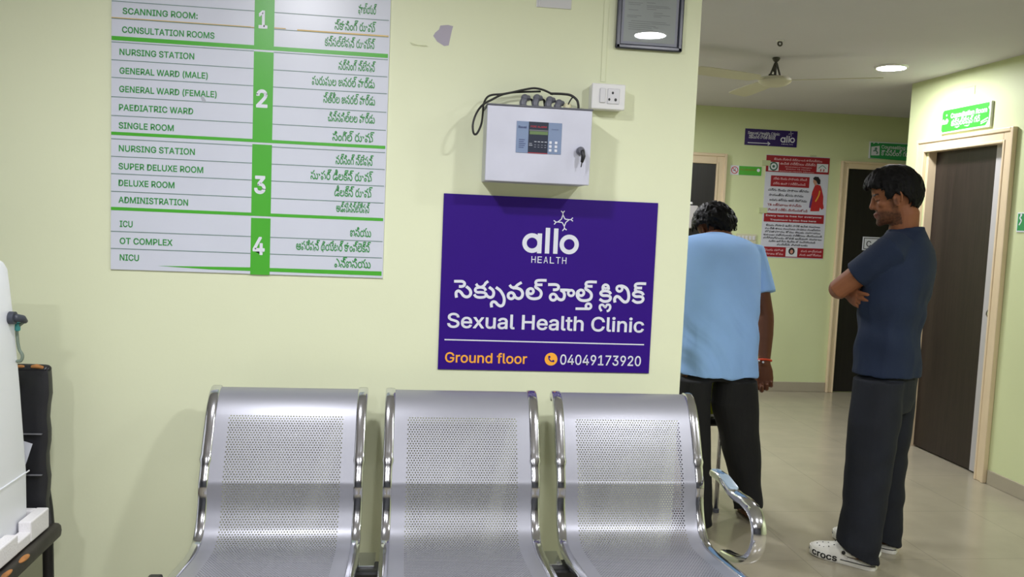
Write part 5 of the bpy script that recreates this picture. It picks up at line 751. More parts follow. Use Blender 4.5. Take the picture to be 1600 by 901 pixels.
armp = [V((1.0, 2.50, .632)), V((1.0, 2.43, .634)), V((1.0, 2.34, .617)), V((1.0, 2.26, .622)), V((1.0, 2.20, .614)), V((1.0, 2.165, .58)), V((1.0, 2.165, .53)), V((1.0, 2.20, .482)), V((1.0, 2.265, .447)), V((1.0, 2.33, .428)), V((.985, 2.38, .418))]
def arm(x, name):
    b = B(); tube(b, [V((x, p.y, p.z)) for p in smooth_path(armp, 6)], .021, 12, flat=.62, ref=(1, 0, 0), p=3)
    o = obj(name, b, M_chrome, t, 45)
    b = B(); tube(b, [V((x, 2.50, .640)), V((x, 2.43, .643)), V((x, 2.36, .632))], .017, 10, flat=.3, ref=(1, 0, 0), p=3)
    obj('arm_pad', b, mat('grey_arm_pad', (146, 164, 178), .3), o, 45)
arm(.993, 'armrest')
obj('beam', box(B(), (-.57, 2.27, .36), (.925, 2.35, .42), .008), M_black, t)
for x_ in (-.085, .45):
    obj('clamp', box(B(), (x_-.024, 2.30, .405), (x_+.024, 2.40, .424), .003), M_chrome, t)
for a, b_ in SX:
    for x_ in (a+.06, b_-.06): obj('seat_bracket', box(B(), (x_-.02, 2.10, .415), (x_+.02, 2.36, .44), .003), M_black, t)
obj('beam_end', box(B(), (-.625, 2.09, .448), (-.59, 2.17, .466), .006), M_black, t)
for x_ in (-.33, .72):
    b = B(); tube(b, [V((x_, 2.31, .37)), V((x_, 2.31, .06))], .026, 14)
    tube(b, smooth_path([V((x_, 2.02, .018)), V((x_, 2.10, .05)), V((x_, 2.31, .075)), V((x_, 2.50, .05)), V((x_, 2.58, .018))], 6), .018, 12)
    lg = obj('leg', b, M_chrome, t, 45)
    for y_ in (2.02, 2.58):
        b = B(); revolve(b, (x_, y_, 0), [(.024, 0), (.024, .012), (.014, .02)], 20); obj('foot', b, M_black, lg, 45)

# ------------------------------------------------------------------ black chair with the white machine at the left
M_rexine = mat('black_rexine', (28, 28, 32), .42, var=.25, vscale=9, bump=.25, bscale=30)
M_oldwood = mat('worn_black_wood', (44, 40, 38), .5, var=.35, vscale=12, bump=.2, bscale=40)
M_foam = mat('brown_foam', (164, 112, 62), .8, var=.25, vscale=30)
t = empty('office_chair', (-1.22, 2.3, 0), 'old black chair with torn rexine back at the left edge, carrying the white machine', 'chair')
cxr = -1.008
b = B(); rings = []
for i in range(13):
    z = .50+.415*i/12; yy = 2.535+.015*(i/12)-.006*math.sin(math.pi*i/12); bulge = 1+.02*math.sin(i*2.1)
    xr = cxr-.002-.003*math.sin(i*1.7)
    rings.append(ell(V(((xr-1.44)/2, yy, z)), V(((xr+1.44)/2, 0, 0)), V((0, .022*bulge, 0)), 28, 6))
loft(b, rings); bk = obj('backrest', b, M_rexine, t, 50)
for z in (.615, .735): obj('stitched_seam', box(B(), (-1.43, 2.505, z-.001), (cxr-.012, 2.513, z+.001)), mat('seam_thread', (120, 120, 124), .6), bk)
b = B(); tube(b, smooth_path([V((-1.42, 2.55, .914)), V((-1.2, 2.55, .917)), V((-1.04, 2.55, .916)), V((-1.022, 2.55, .914))], 4), .014, 10); obj('top_roll', b, M_rexine, bk, True)
b = B(); tube(b, [V((-1.058, 2.540, .924)), V((-1.045, 2.538, .926)), V((-1.03, 2.540, .922))], [.005, .007, .005], 8)
ball(b, V((-1.09, 2.540, .924)), (.012, .006, .005)); obj('torn_foam', b, M_foam, bk, True)
obj('seat', box(B(), (-1.44, 1.95, .43), (cxr-.03, 2.47, .458), .008), M_rexine, t)
b = B(); tube(b, [V((-1.0, 2.53, .442)), V((-1.0, 2.40, .440)), V((-1.0, 2.1, .434)), V((-1.0, 1.94, .430))], .024, 12, p=3); sr_ = obj('seat_rail', b, M_oldwood, t, 45)
b = B(); ball(b, V((-.983, 2.30, .454)), (.012, .03, .006)); ball(b, V((-.986, 2.20, .452)), (.012, .04, .006)); obj('bare_wood_spot', b, M_foam, sr_, True)
for x_, y_, z_ in ((-1.005, 2.51, .452), (-1.42, 2.51, .452), (-1.005, 1.98, .45), (-1.42, 1.98, .45)):
    b = B(); tube(b, [V((x_, y_, z_)), V((x_+.0, y_+(.012 if y_ > 2.2 else -.01), .01))], .015, 10, rnd=False); obj('leg', b, M_black, t, 45)
b = B(); tube(b, [V((-1.03, 2.555, .56)), V((-1.02, 2.55, .50)), V((-1.008, 2.53, .45))], .014, 10); obj('back_post', b, M_black, t, True)
# polystyrene tray
M_poly = mat('polystyrene', (226, 224, 226), .85, bump=.3, bscale=160)
b = B(); zt, zb = .528, .4775
box(b, (-1.46, 1.92, .4585), (-1.03, 2.488, .48), .004)
box(b, (-1.026, 2.37, .4695), (-.992, 2.488, zt), .004); box(b, (-1.026, 2.29, .4695), (-.9925, 2.3715, .5), .004); box(b, (-1.026, 1.92, .4695), (-.992, 2.295, .522), .004)
box(b, (-1.46, 2.462, .47), (-1.025, 2.4875, zt-.001), .004)
o = obj('packing_tray', b, M_poly); tag(o, 'white polystyrene packing tray on the black chair under the white machine', 'tray')
# white machine: a slab whose back leans, rounded top
M_mach = mat('white_machine_plastic', (240, 242, 250), .38)
t = empty('medical_machine', (-1.25, 2.2, .481), 'tall white machine with a cable plugged in, standing in the polystyrene tray', 'machine')
xs = -1.032
sil = [on('X', xs, *p) for p in [(44, 800), (43, 735), (33, 600), (24, 500), (17, 440), (14, 418), (8, 408), (0, 404)]]
sil = [V((xs, p.y, p.z)) for p in sil]; sil[0].z = .481
yb = sil[0].y
pts = sil+[V((xs, sil[-1].y-.03, sil[-1].z+.004)), V((xs, 1.93, sil[-1].z-.03)), V((xs, 1.9, 1.0)), V((xs, 1.88, .481))]
b = B(); f_ = b.faces.new([b.verts.new(p) for p in pts])
ex = bmesh.ops.extrude_face_region(b, geom=[f_]); bmesh.ops.translate(b, vec=(-.38, 0, 0), verts=[v for v in ex['geom'] if isinstance(v, bmesh.types.BMVert)])
bmesh.ops.recalc_face_normals(b, faces=b.faces)
bmesh.ops.bevel(b, geom=[e for e in b.edges if abs(e.verts[0].co.x-e.verts[1].co.x) < 1e-5], offset=.012, segments=3, affect='EDGES', profile=.5)
obj('housing', b, M_mach, t, 35)
s0, s1 = on('X', xs, 44, 735), on('X', xs, 0, 765)
obj('base_seam', box(B(), (xs+.0002, 1.9, (s0.z+s1.z)/2-.002), (xs+.0025, s0.y+.004, (s0.z+s1.z)/2+.002), .0008), M_mach, t)
p0 = on('X', xs, 16, 496)
b = B(); cyl(b, V((xs-.01, p0.y-.004, p0.z)), V((xs+.014, p0.y-.004, p0.z)), .017, 20); tube(b, [V((xs+.014, p0.y-.002, p0.z)), V((xs+.024, p0.y+.015, p0.z-.004)), V((xs+.024, p0.y+.03, p0.z-.012))], [.011, .010, .007], 10)
pg = obj('plug', b, mat('plug_grey', (58, 62, 72), .5), t, 45)
cp = smooth_path([V((xs+.024, p0.y+.03, p0.z-.012))]+[on('Y', p0.y+.032, *p) for p in [(27.5, 512), (27.5, 530), (30, 545), (35, 555), (33, 563), (27, 564)]], 6)
b = B(); tube(b, cp, .0042, 8); obj('cord', b, mat('grey_green_cord', (108, 122, 108), .5), pg, True)
b = B(); tube(b, [on('Y', p0.y+.032, 27.5, 506), on('Y', p0.y+.032, 27.5, 514)], .0075, 8); obj('tape_band', b, mat('teal_tape', (72, 158, 158), .5), pg, True)
b = B(); b.faces.new([b.verts.new(v) for v in (on('Y', 2.455, 35, 688), on('Y', 2.458, 51, 693), on('Y', 2.45, 42, 720), on('Y', 2.447, 33, 745))])
bmesh.ops.solidify(b, geom=b.faces[:], thickness=.001)
o = obj('paper_sheet', b, M_whiteprint); tag(o, 'corner of a white paper sheet sticking out behind the white machine', 'paper')

# ------------------------------------------------------------------ signs and poster on the far wall
M_blacktxt = mat('black_print', (40, 40, 48), .5)
M_red = mat('red_poster_print', (150, 28, 40), .4)
M_poster = mat('poster_paper', (206, 208, 220), .35)
k0 = PB.uv(1201, 300).x-PB.uv(1200, 300).x
def plate(name, pl, a, b_, th, m, parent, bev=.001):
    p = pl.pt(a.x, b_.y, .0005); r = pl.pt(b_.x, a.y, th)
    return obj(name, box(B(), [min(p[i], r[i]) for i in range(3)], [max(p[i], r[i]) for i in range(3)], bev), m, parent)
# small purple direction sign
qa = lambda x, y: (1120+x/7.511, 160+y/7.511)
TL, BR = PB.uv(1164.5, 200.5), PB.uv(1244.2, 230.5)
t = empty('direction_sign', PB.pt((TL.x+BR.x)/2, BR.y), 'small purple direction sign with a white arrow, high on the back wall', 'sign')
plate('panel', PB, TL, BR, .006, M_purple2 := mat('dark_purple_board', (44, 20, 96), .35), t)
P2 = Plane('Y', BY-.006)
Lay(P2, .001).ptext('Sexual Health Clinic', qa(365, 368), qa(738, 376), 4.2, .01).build('english_lettering', M_whiteprint, t)
Lay(P2, .001).ptext('సెక్సువల్ హెల్త్ క్లినిక్', qa(375, 418), qa(690, 428), 4.0, .01).build('telugu_lettering', M_whiteprint, t)
Lay(P2, .001).pstroke([qa(362, 470), qa(622, 483)], 1.1, smooth=False).pstroke([qa(596, 462), qa(624, 484), qa(598, 502)], 1.1, smooth=False).build('arrow', M_whiteprint, t)
k = k0
l = Lay(P2, .001)
def LP(x, y): return P2.uv(*qa(745+(x-420)*.615, 390+(y-173)*.66))
k = k0*.257; logo(l, LP, 1.0, True); l.build('logo', M_whiteprint, t)
Lay(P2, .001).ptext('HEALTH', qa(758, 494), qa(890, 499), 1.6, .01).build('health_lettering', M_whiteprint, t)
# no smoking sign
TL, BR = PB.uv(1141.5, 258), PB.uv(1189.5, 275)
t = empty('no_smoking_sign', PB.pt((TL.x+BR.x)/2, BR.y), 'small white and green no smoking sign between the left door and the poster', 'sign')
plate('panel', PB, TL, BR, .004, M_whiteprint, t)
P2 = Plane('Y', BY-.004); w_ = BR.x-TL.x; h_ = TL.y-BR.y
Lay(P2, .0006).rect(TL.x+w_*.27, BR.y+h_*.02, BR.x-w_*.01, TL.y-h_*.02).build('green_field', M_green, t)
l = Lay(P2, .001); l.ring(TL.x+w_*.135, BR.y+h_*.5, w_*.10, w_*.022); l.stroke([(TL.x+w_*.07, BR.y+h_*.72), (TL.x+w_*.20, BR.y+h_*.28)], w_*.02, False)
l.build('prohibition_ring', mat('red_sign_print', (190, 40, 40), .4), t)
l = Lay(P2, .0008); l.rect(TL.x+w_*.09, BR.y+h_*.42, TL.x+w_*.17, BR.y+h_*.5); l.stroke([(TL.x+w_*.16, BR.y+h_*.55), (TL.x+w_*.15, BR.y+h_*.65), (TL.x+w_*.17, BR.y+h_*.72)], w_*.012); l.build('cigarette_symbol', M_blacktxt, t)
Lay(P2, .001).text('NO SMOKING', TL.x+w_*.32, BR.y+h_*.52, TL.x+w_*.80, h_*.16, .01).build('lettering', mat('ochre_print', (150, 110, 40), .4), t)
l = Lay(P2, .001).disc(TL.x+w_*.89, BR.y+h_*.6, w_*.05); l.build('emblem', M_whiteprint, t)
# red and white poster
pa0, pa1, pz0_, pz1_ = PB.uv(1197.6, 241).x, PB.uv(1285, 405).x, PB.uv(1285, 405).y, PB.uv(1197, 241).y
t = empty('health_poster', PB.pt((pa0+pa1)/2, pz0_), 'red and white poster with a woman in red sari on back wall', 'poster')
b = B(); n_ = 16
loft(b, [[PB.pt(pa0, pz0_, .001), PB.pt(pa1, pz0_, .001), PB.pt(pa1, pz0_, .004), PB.pt(pa0, pz0_, .004)], [PB.pt(pa0, pz1_, .001), PB.pt(pa1, pz1_, .001), PB.pt(pa1, pz1_, .004), PB.pt(pa0, pz1_, .004)]])
obj('sheet', b, M_poster, t)
P2 = Plane('Y', BY-.0054); qp = lambda x, y: (1180+x/5.008, 230+y/5.008)
fx = lambda u_, v_: (pa0+(pa1-pa0)*u_, pz1_-(pz1_-pz0_)*v_)
l = Lay(P2, .0006)
l.rect(*fx(.0, .165), *fx(1, .006)); l.rect(*fx(.09, .305), *fx(.70, .20)); l.rect(*fx(.02, .65), *fx(.97, .565)); l.rect(*fx(.0, .992), *fx(1, .895))
l.build('red_bands', M_red, t)
def ptx(s, u0, u1, v, cap, m, bold=.012, nm='lettering'):
    a_, b0 = fx(u0, v); a2, _ = fx(u1, v); Lay(P2, .0012).text(s, a_, b0, a2, cap, bold).build(nm, m, t)
M_pk = mat('pale_pink_print', (226, 190, 194), .4)
ptx('క్షయ వ్యాధి నిర్మూలన కార్యక్రమం', .12, .88, .05, .012, M_pk); ptx('ఉచిత పరీక్షలు చికిత్స', .22, .78, .09, .014, M_pk)
ptx('Government of Telangana', .30, .72, .115, .009, M_pk, .008); ptx('District TB Centre', .32, .70, .136, .008, M_pk, .008); ptx('National Health Mission', .22, .76, .158, .008, M_pk, .008)
ptx('మీకు రెండు వారాలకు మించి', .13, .66, .238, .013, M_pk); ptx('దగ్గు ఉందా ? పరీక్షించండి', .13, .64, .285, .013, M_pk)
for i, (s, u1) in enumerate((('దగ్గు రెండు వారాలు జ్వరం', .70), ('సాయంత్రం జ్వరం రావడం', .62), ('బరువు తగ్గడం ఆకలి లేకపోవడం', .68), ('TB లక్షణాలు కావచ్చు', .60), ('వెంటనే పరీక్ష చేయించుకోండి', .70))):
    ptx(s, .06+.015*(i % 3), u1, .35+.048*i, .014, M_red if i in (3, 4) else M_blacktxt)
ptx('Every test is free for everyone', .05, .93, .597, .014, M_whiteprint); ptx('Treatment is also free here', .12, .85, .637, .014, M_whiteprint)
for i, (u0, u1) in enumerate(((.06, .92), (.05, .93), (.05, .93), (.03, .96), (.03, .96), (.12, .86), (.25, .74))):
    ptx(['క్షయ వ్యాధి ఉన్న వారికి ఉచిత మందులు', 'పూర్తి కాలం మందులు వాడటం ముఖ్యం', 'పోషకాహారం కోసం నెలకు సహాయం', 'కుటుంబ సభ్యులకు పరీక్షలు చేయించండి', 'దగ్గినప్పుడు నోటికి అడ్డుగా రుమాలు', 'సమీప ఆరోగ్య కేంద్రం లో సంప్రదించండి', 'మరిన్ని వివరాలకు'][i], u0, u1, .692+.031*i, .011, M_blacktxt, .012)
ptx('క్షయ రహిత', .04, .36, .935, .012, M_pk); ptx('సమాజం కోసం', .04, .36, .972, .012, M_pk); ptx('మన బాధ్యత', .64, .97, .935, .012, M_pk); ptx('మన ఆరోగ్యం', .62, .97, .972, .012, M_pk)
M_ptw = mat('poster_white', (214, 218, 222), .4)
for q1, q2 in ((fx(.04, .155), fx(.20, .07)), (fx(.80, .145), fx(.98, .065)), (fx(.40, .985), fx(.585, .897))): Lay(P2, .001).rect(*q1, *q2).build('white_panel', M_ptw, t)
a, z = fx(.12, .112); l = Lay(P2, .0014); l.ring(a, z, .032, .012); l.disc(a, z, .012); l.build('round_emblem', mat('emblem_green', (60, 100, 84), .4), t)
a, z = fx(.89, .115); l = Lay(P2, .0014); l.stroke([(a-.035, z+.005), (a, z+.03), (a+.035, z+.005)], .006); l.build('emblem_arc', mat('emblem_green_arc', (70, 130, 110), .4), t)
l = Lay(P2, .0014); l.stroke([(a-.016, z-.02), (a-.012, z+.0)], .01, False); l.stroke([(a+.012, z-.02), (a+.016, z+.0)], .01, False); l.build('emblem_figures', mat('emblem_red', (170, 50, 60), .4), t)
# the woman printed on the poster
G = lambda *p: [tuple(P2.uv(*qp(*c))) for c in p]
Lay(P2, .0014).poly(G((468, 295), (485, 292), (510, 300), (520, 330), (532, 385), (530, 440), (536, 475), (520, 490), (505, 470), (500, 500), (430, 500), (440, 430), (436, 400), (445, 350))).build('printed_sari', mat('sari_red', (176, 38, 40), .5), t)
Lay(P2, .0018).poly(G((440, 380), (448, 372), (446, 420), (432, 475), (420, 472), (426, 430))).build('printed_sleeve', mat('print_violet', (90, 50, 110), .5), t)
l = Lay(P2, .0018); l.stroke(G((505, 340), (495, 380), (470, 425)), .012); l.build('printed_border', mat('print_gold', (214, 160, 60), .5), t)
Lay(P2, .0016).poly(G((458, 245), (478, 240), (486, 262), (480, 298), (464, 296), (452, 268))).build('printed_face', mat('print_skin', (186, 140, 116), .5), t)
Lay(P2, .002).poly(G((452, 244), (466, 230), (494, 232), (510, 258), (508, 288), (490, 290), (476, 262), (458, 252))).build('printed_hair', mat('print_black', (30, 28, 32), .5), t)
a, z = fx(.492, .94); l = Lay(P2, .0016); l.disc(a, z+.008, .028, .03); l.build('portrait_hair', mat('print_black_hair', (36, 30, 34), .5), t)
l = Lay(P2, .002); l.disc(a, z+.004, .014, .018); l.build('portrait_face', mat('print_skin_tone', (196, 140, 120), .5), t)
for i, (x_, y_, w2, h2) in enumerate(((1191, 250, 12, 9), (1186, 324, 12, 9), (1266, 242, 9, 3))):
    p_ = PB.uv(x_, y_); r_ = PB.uv(x_+w2, y_+h2)
    obj('tape_piece', box(B(), (p_.x, BY-.0085, r_.y), (r_.x, BY-.0008, p_.y), .0005), mat('tape_clear', (196, 206, 160), .2), t)
# green room sign above the far right door
TL, BR = PB.uv(1358.5, 221), PB.uv(1425, 251)
t = empty('room_sign', PB.pt((TL.x+BR.x)/2, BR.y), 'green room sign with a white icon above the door on the back wall', 'sign', None)
plate('panel', PB, TL, BR, .014, M_whiteprint, t)
P2 = Plane('Y', BY-.014); qg = lambda x, y: (1340+x/6.154, 140+y/6.154)
M_sg = mat('sign_green', (44, 150, 84), .35)
Lay(P2, .0008).ppoly([(1360.5, 222.5), (1428, 226), (1426, 252), (1359.5, 246.5)]).build('green_field', M_sg, t)
Lay(P2, .0014).ptext('Counselling Room', qg(228, 565), (1434, 237), 5.2, .012).build('english_lettering', M_whiteprint, t)
Lay(P2, .0014).ptext('కౌన్సిలింగ్ గది', qg(225, 630), (1420, 246), 6, .012).build('telugu_lettering', M_whiteprint, t)
l = Lay(P2, .0014).ppoly([qg(132, 548), qg(212, 540), qg(210, 632), qg(128, 632)]); l.ppoly([qg(150, 515), qg(160, 506), qg(165, 512), qg(152, 522)]); l.ppoly([qg(190, 508), qg(208, 508), qg(196, 524)]); l.build('icon_panel', M_whiteprint, t)
l = Lay(P2, .0018); c_ = P2.uv(*qg(176, 568)); l.disc(c_.x, c_.y, .012); l.pstroke([qg(150, 590), qg(172, 585), qg(190, 605), qg(180, 618)], 2.0); l.build('icon_figure', mat('icon_grey_green', (96, 140, 130), .4), t)
# switchboard on the back wall, half behind the man in light blue
TL, BR = PB.uv(1150, 364.5), PB.uv(1180.5, 381)
t = empty('switchboard', PB.pt((TL.x+BR.x)/2, BR.y), 'beige switchboard on the back wall, behind the shoulder of the man in light blue', 'switchboard')
plate('plate', PB, TL, BR, .012, mat('beige_switch_plate', (206, 204, 176), .4), t, .003)
for i in range(5):
    x_ = TL.x+(BR.x-TL.x)*(.14+.18*i); z_ = (TL.y+BR.y)/2+.008
    obj('rocker_switch', box(B(), (x_-.012, BY-.017, z_-.018), (x_+.012, BY-.0122, z_+.018), .002), M_sw, t)
# white dispenser on the far left door
PD1 = Plane('Y', BY-.07)
TL, BR = PD1.uv(1066, 320), PD1.uv(1089.5, 357)
t = empty('dispenser', PB.pt((TL.x+BR.x)/2, BR.y), 'white dispenser on the dark door, beside the head of the man in light blue', 'dispenser')
obj('housing', box(B(), (TL.x, BY-.07, BR.y), (BR.x, BY-.0125, TL.y), .012, 4), mat('dispenser_white', (196, 192, 192), .4), t, 40)
b = B(); p_ = PD1.uv(1081, 318); revolve(b, (p_.x, BY-.04, p_.y-.004), [(.018, 0), (.018, .012), (.012, .02)], 20); obj('cap', b, M_white, t, 40)
# door notice
TL, BR = PB.uv(1347, 369.5), PB.uv(1385, 392)
t = empty('door_notice', PB.pt((TL.x+BR.x)/2, BR.y, .012), 'white framed notice on the dark door behind the shoulder of the man in navy', 'notice')
p = PB.pt(TL.x, BR.y, .0125); r = PB.pt(BR.x, TL.y, .017)
obj('plate', box(B(), (p.x, r.y, p.z), (r.x, p.y, r.z), .0005), M_whiteprint, t)
P2 = Plane('Y', BY-.017)
l = Lay(P2, .0006); w2 = .006
for a0, b0, a1, b1 in ((TL.x+.01, BR.y+.01, BR.x-.01, BR.y+.01+w2), (TL.x+.01, TL.y-.01-w2, BR.x-.01, TL.y-.01), (TL.x+.01, BR.y+.01, TL.x+.01+w2, TL.y-.01), (BR.x-.01-w2, BR.y+.01, BR.x-.01, TL.y-.01)): l.rect(a0, b0, a1, b1)
l.build('border', M_blacktxt, t)
Lay(P2, .0008).text('C', TL.x+.035, TL.y-.085, None, .05, .01).build('lettering', M_blacktxt, t)

# ------------------------------------------------------------------ signs on the right wall
TL, BR = PR.uv(1475.2, 172.5), PR.uv(1550, 197.9)
t = empty('consultation_sign', PR.pt((TL.x+BR.x)/2, BR.y), 'green consultation room sign above the door in the right wall', 'sign')
plate('panel', PR, TL, BR, .016, mat('sign_white_edge', (228, 232, 224), .4), t)
P2 = Plane('X', RX-.016)
a0, a1, b0, b1 = TL.x+.008, BR.x-.008, BR.y+.008, TL.y-.006
Lay(P2, .0008).poly([(a0+.015, b0), (a1-.03, b0+.004), (a1-.008, b0+.03), (a1-.004, b0+.05), (a1-.003, b1-.045), (a1-.016, b1-.03), (a1-.006, b1-.02), (a1-.008, b1), (a0+.02, b1), (a0+.006, b1-.012), (a0+.004, b0+.014)]).build('green_field', mat('bright_sign_green', (58, 176, 54), .35), t)
w_, h_ = a1-a0, b1-b0
Lay(P2, .0014).text('Consultation Room', a0+w_*.20, b0+h_*.60, a0+w_*.95, h_*.21, .035).build('english_lettering', M_whiteprint, t)
Lay(P2, .0014).text('కన్సల్టేషన్ గది', a0+w_*.22, b0+h_*.24, a0+w_*.82, h_*.20, .03).build('telugu_lettering', M_whiteprint, t)
l = Lay(P2, .0014); l.poly([(a0+.004, b0+h_*.36), (a0+w_*.13, b0+h_*.36), (a0+w_*.16, b0+h_*.5), (a0+w_*.12, b0+h_*.62), (a0+w_*.08, b0+h_*.5), (a0+.02, b0+h_*.6), (a0+.004, b0+h_*.5)]); l.disc(a0+w_*.11, b0+h_*.76, .006)
l.poly([(a0+w_*.3, b0+h_*.17), (a0+w_*.42, b0+h_*.19), (a0+w_*.36, b0+h_*.11)]); l.poly([(a0+w_*.5, b0+h_*.15), (a0+w_*.62, b0+h_*.17), (a0+w_*.58, b0+h_*.10)])
l.stroke([(a0+w_*.84, b0+h_*.2), (a0+w_*.98, b0+h_*.34)], .008, False); l.stroke([(a0+w_*.84, b0+h_*.12), (a0+w_*.97, b0+h_*.22)], .006, False); l.build('worn_print', M_whiteprint, t)
pz = PR.uv(1591.5, 332); pq = PR.uv(1594, 362.5)
t = empty('safety_sign', PR.pt(pz.x+.1, pq.y), 'small green and white sign cut off by the right edge of the picture', 'sign')
plate('panel', PR, pz, V((pz.x+.2, pq.y)), .005, M_whiteprint, t)
Lay(Plane('X', RX-.005), .0006).rect(pz.x+.006, pq.y+.008, pz.x+.194, pz.y-.006).build('green_field', M_sg, t)
l = Lay(Plane('X', RX-.005), .0012); l.stroke([(pz.x+.03, pz.y-.018), (pz.x+.022, pz.y-.03), (pz.x+.034, pz.y-.045), (pz.x+.02, pz.y-.07)], .008); l.disc(pz.x+.03, pz.y-.014, .007); l.build('running_figure', M_whiteprint, t)
d0 = PR.uv(1523, 147); d1 = PR.uv(1524, 133)
p = PR.pt(d0.x, d0.y, 0); b = B(); box(b, (RX-.003, p.y-.0015, d0.y), (RX-.0002, p.y+.0015, d1.y)); box(b, (RX-.003, p.y-.0015, d1.y-.002), (RX-.0002, p.y+.10, d1.y))
struct('trim_2', b, M_hallwall, 'thin wall coloured wire above the door sign')

# ------------------------------------------------------------------ ceiling fan and hook
fxy = on('Z', H, 1213, 90)
t = empty('ceiling_fan', (fxy.x, fxy.y, H), 'cream three-blade ceiling fan hanging in the corridor', 'fan')
M_fan = mat('fan_cream', (206, 202, 182), .45)
M_fandk = mat('fan_bracket_dark', (74, 72, 66), .5)
b = B(); revolve(b, (fxy.x, fxy.y, H), [(.02, 0), (.024, -.006), (.016, -.02), (.006, -.028)], 20); cyl(b, (fxy.x, fxy.y, H-.02), (fxy.x, fxy.y, H-.125), .008, 12)
obj('rod', b, M_fandk, t, 40)
b = B()
for s_ in (-1, 1): tube(b, [V((fxy.x+.006*s_, fxy.y, H-.035)), V((fxy.x+.020*s_, fxy.y, H-.075)), V((fxy.x+.032*s_, fxy.y, H-.108))], .006, 8)
tube(b, [V((fxy.x-.036, fxy.y, H-.104)), V((fxy.x+.036, fxy.y, H-.112))], .007, 8); ball(b, (fxy.x-.006, fxy.y, H-.07), (.014, .014, .016))
obj('bracket', b, M_fandk, t, True)
zm = on('Y', fxy.y, 1215, 127).z
b = B(); revolve(b, (fxy.x, fxy.y, zm), [(.02, .026), (.05, .026), (.085, .02), (.096, .010), (.098, .0), (.092, -.010), (.07, -.024), (.04, -.032), (.012, -.035)], 36)
obj('motor', b, M_fan, t, 40)
for i, ang in enumerate((-30, 90, 197)):
    R_ = Matrix.Rotation(math.radians(ang), 3, 'Z'); T_ = Matrix.Rotation(math.radians(9), 3, 'X'); b = B()
    sec = [(.085, .02), (.13, .022), (.15, .055), (.3, .062), (.5, .066), (.585, .06), (.60, .045)]
    loft(b, [[V((fxy.x, fxy.y, zm+.004))+R_ @ (V((x_, 0, 0))+T_ @ V((0, y_*u_, v_))) for u_, v_ in ((-1, -.002), (1, -.002), (1, .002), (-1, .002))] for x_, y_ in sec])
    o = obj('blade', b, M_fan, t, 30)
hk = on('Z', H, 1219, 63)
t = empty('ceiling_hook', (hk.x, hk.y, H), 'small dark ceiling hook plate above and nearer than the fan', 'hook')
b = B(); revolve(b, (hk.x, hk.y, H), [(.022, 0), (.022, -.003), (.012, -.006)], 20); obj('plate', b, M_bezel, t, 40)
b = B(); tube(b, [V((hk.x+.011*math.cos(i*math.pi/6), hk.y, H-.018+.011*math.sin(i*math.pi/6))) for i in range(12)], .005, 8, True); obj('ring', b, M_fandk, t, True)

# ------------------------------------------------------------------ chair beyond the man in light blue
t = empty('side_chair', (1.36, 4.03, 0), 'black and yellow-green chair behind the legs of the man in light blue', 'chair')
b = B(); rings = []
obj('seat', box(B(), (1.13, 3.935, .425), (1.58, 4.35, .472), .018, 3), M_rexine, t, 40)
b = B(); loft(b, [ell(V((1.352, 3.965-.05*(z-.5), z)), V((w_, 0, 0)), V((0, .014, 0)), 24, 5) for z, w_ in ((.484, .19), (.496, .208), (.56, .214), (.62, .214), (.655, .2), (.665, .18))]); obj('backrest', b, mat('yellow_green_seat_back', (176, 186, 30), .45), t, 45)
for x_ in (1.155, 1.566):
    b = B(); tube(b, [V((x_, 3.915, .012)), V((x_, 3.922, .44)), V((x_, 3.922, .49)), V((x_, 3.935, .62))], .011, 10, rnd=False); lg = obj('leg', b, M_chrome, t, True)
    b = B(); revolve(b, (x_, 3.915, 0), [(.016, 0), (.016, .016), (.012, .02)], 16); obj('foot', b, M_grey, lg, 40)
    b = B(); tube(b, [V((x_, 4.33, .012)), V((x_, 4.31, .425))], .011, 10, rnd=False); lg = obj('leg', b, M_chrome, t, True)
    b = B(); revolve(b, (x_, 4.33, 0), [(.016, 0), (.016, .016), (.012, .02)], 16); obj('foot', b, M_grey, lg, 40)

# ------------------------------------------------------------------ people
def skin_mat(name, rgb):
    m = mat(name, rgb, .6, spec=.3); nt = m.node_tree; b = nt.nodes['Principled BSDF']
    at = nt.nodes.new('ShaderNodeAttribute'); at.attribute_name = 'marking'
    tc = nt.nodes.new('ShaderNodeTexCoord'); n = nt.nodes.new('ShaderNodeTexNoise'); n.inputs['Scale'].default_value = 40
    nt.links.new(tc.outputs['Object'], n.inputs['Vector'])
    r = nt.nodes.new('ShaderNodeMapRange'); r.inputs[3].default_value = .92; r.inputs[4].default_value = 1.08; nt.links.new(n.outputs['Fac'], r.inputs[0])
    s = nt.nodes.new('ShaderNodeVectorMath'); s.operation = 'SCALE'; s.inputs[0].default_value = [lin(c) for c in rgb]; nt.links.new(r.outputs[0], s.inputs['Scale'])
    mx = nt.nodes.new('ShaderNodeMix'); mx.data_type = 'RGBA'
    nt.links.new(at.outputs['Alpha'], mx.inputs['Factor']); nt.links.new(s.outputs[0], mx.inputs['A']); nt.links.new(at.outputs['Color'], mx.inputs['B'])
    nt.links.new(mx.outputs['Result'], b.inputs['Base Color'])
    return m
def frame3(o, f, up=(0, 0, 1)):
    f = V(f).normalized(); l = V(up).cross(f).normalized(); u = f.cross(l)
    return Matrix(((f.x, l.x, u.x, o[0]), (f.y, l.y, u.y, o[1]), (f.z, l.z, u.z, o[2]), (0, 0, 0, 1)))
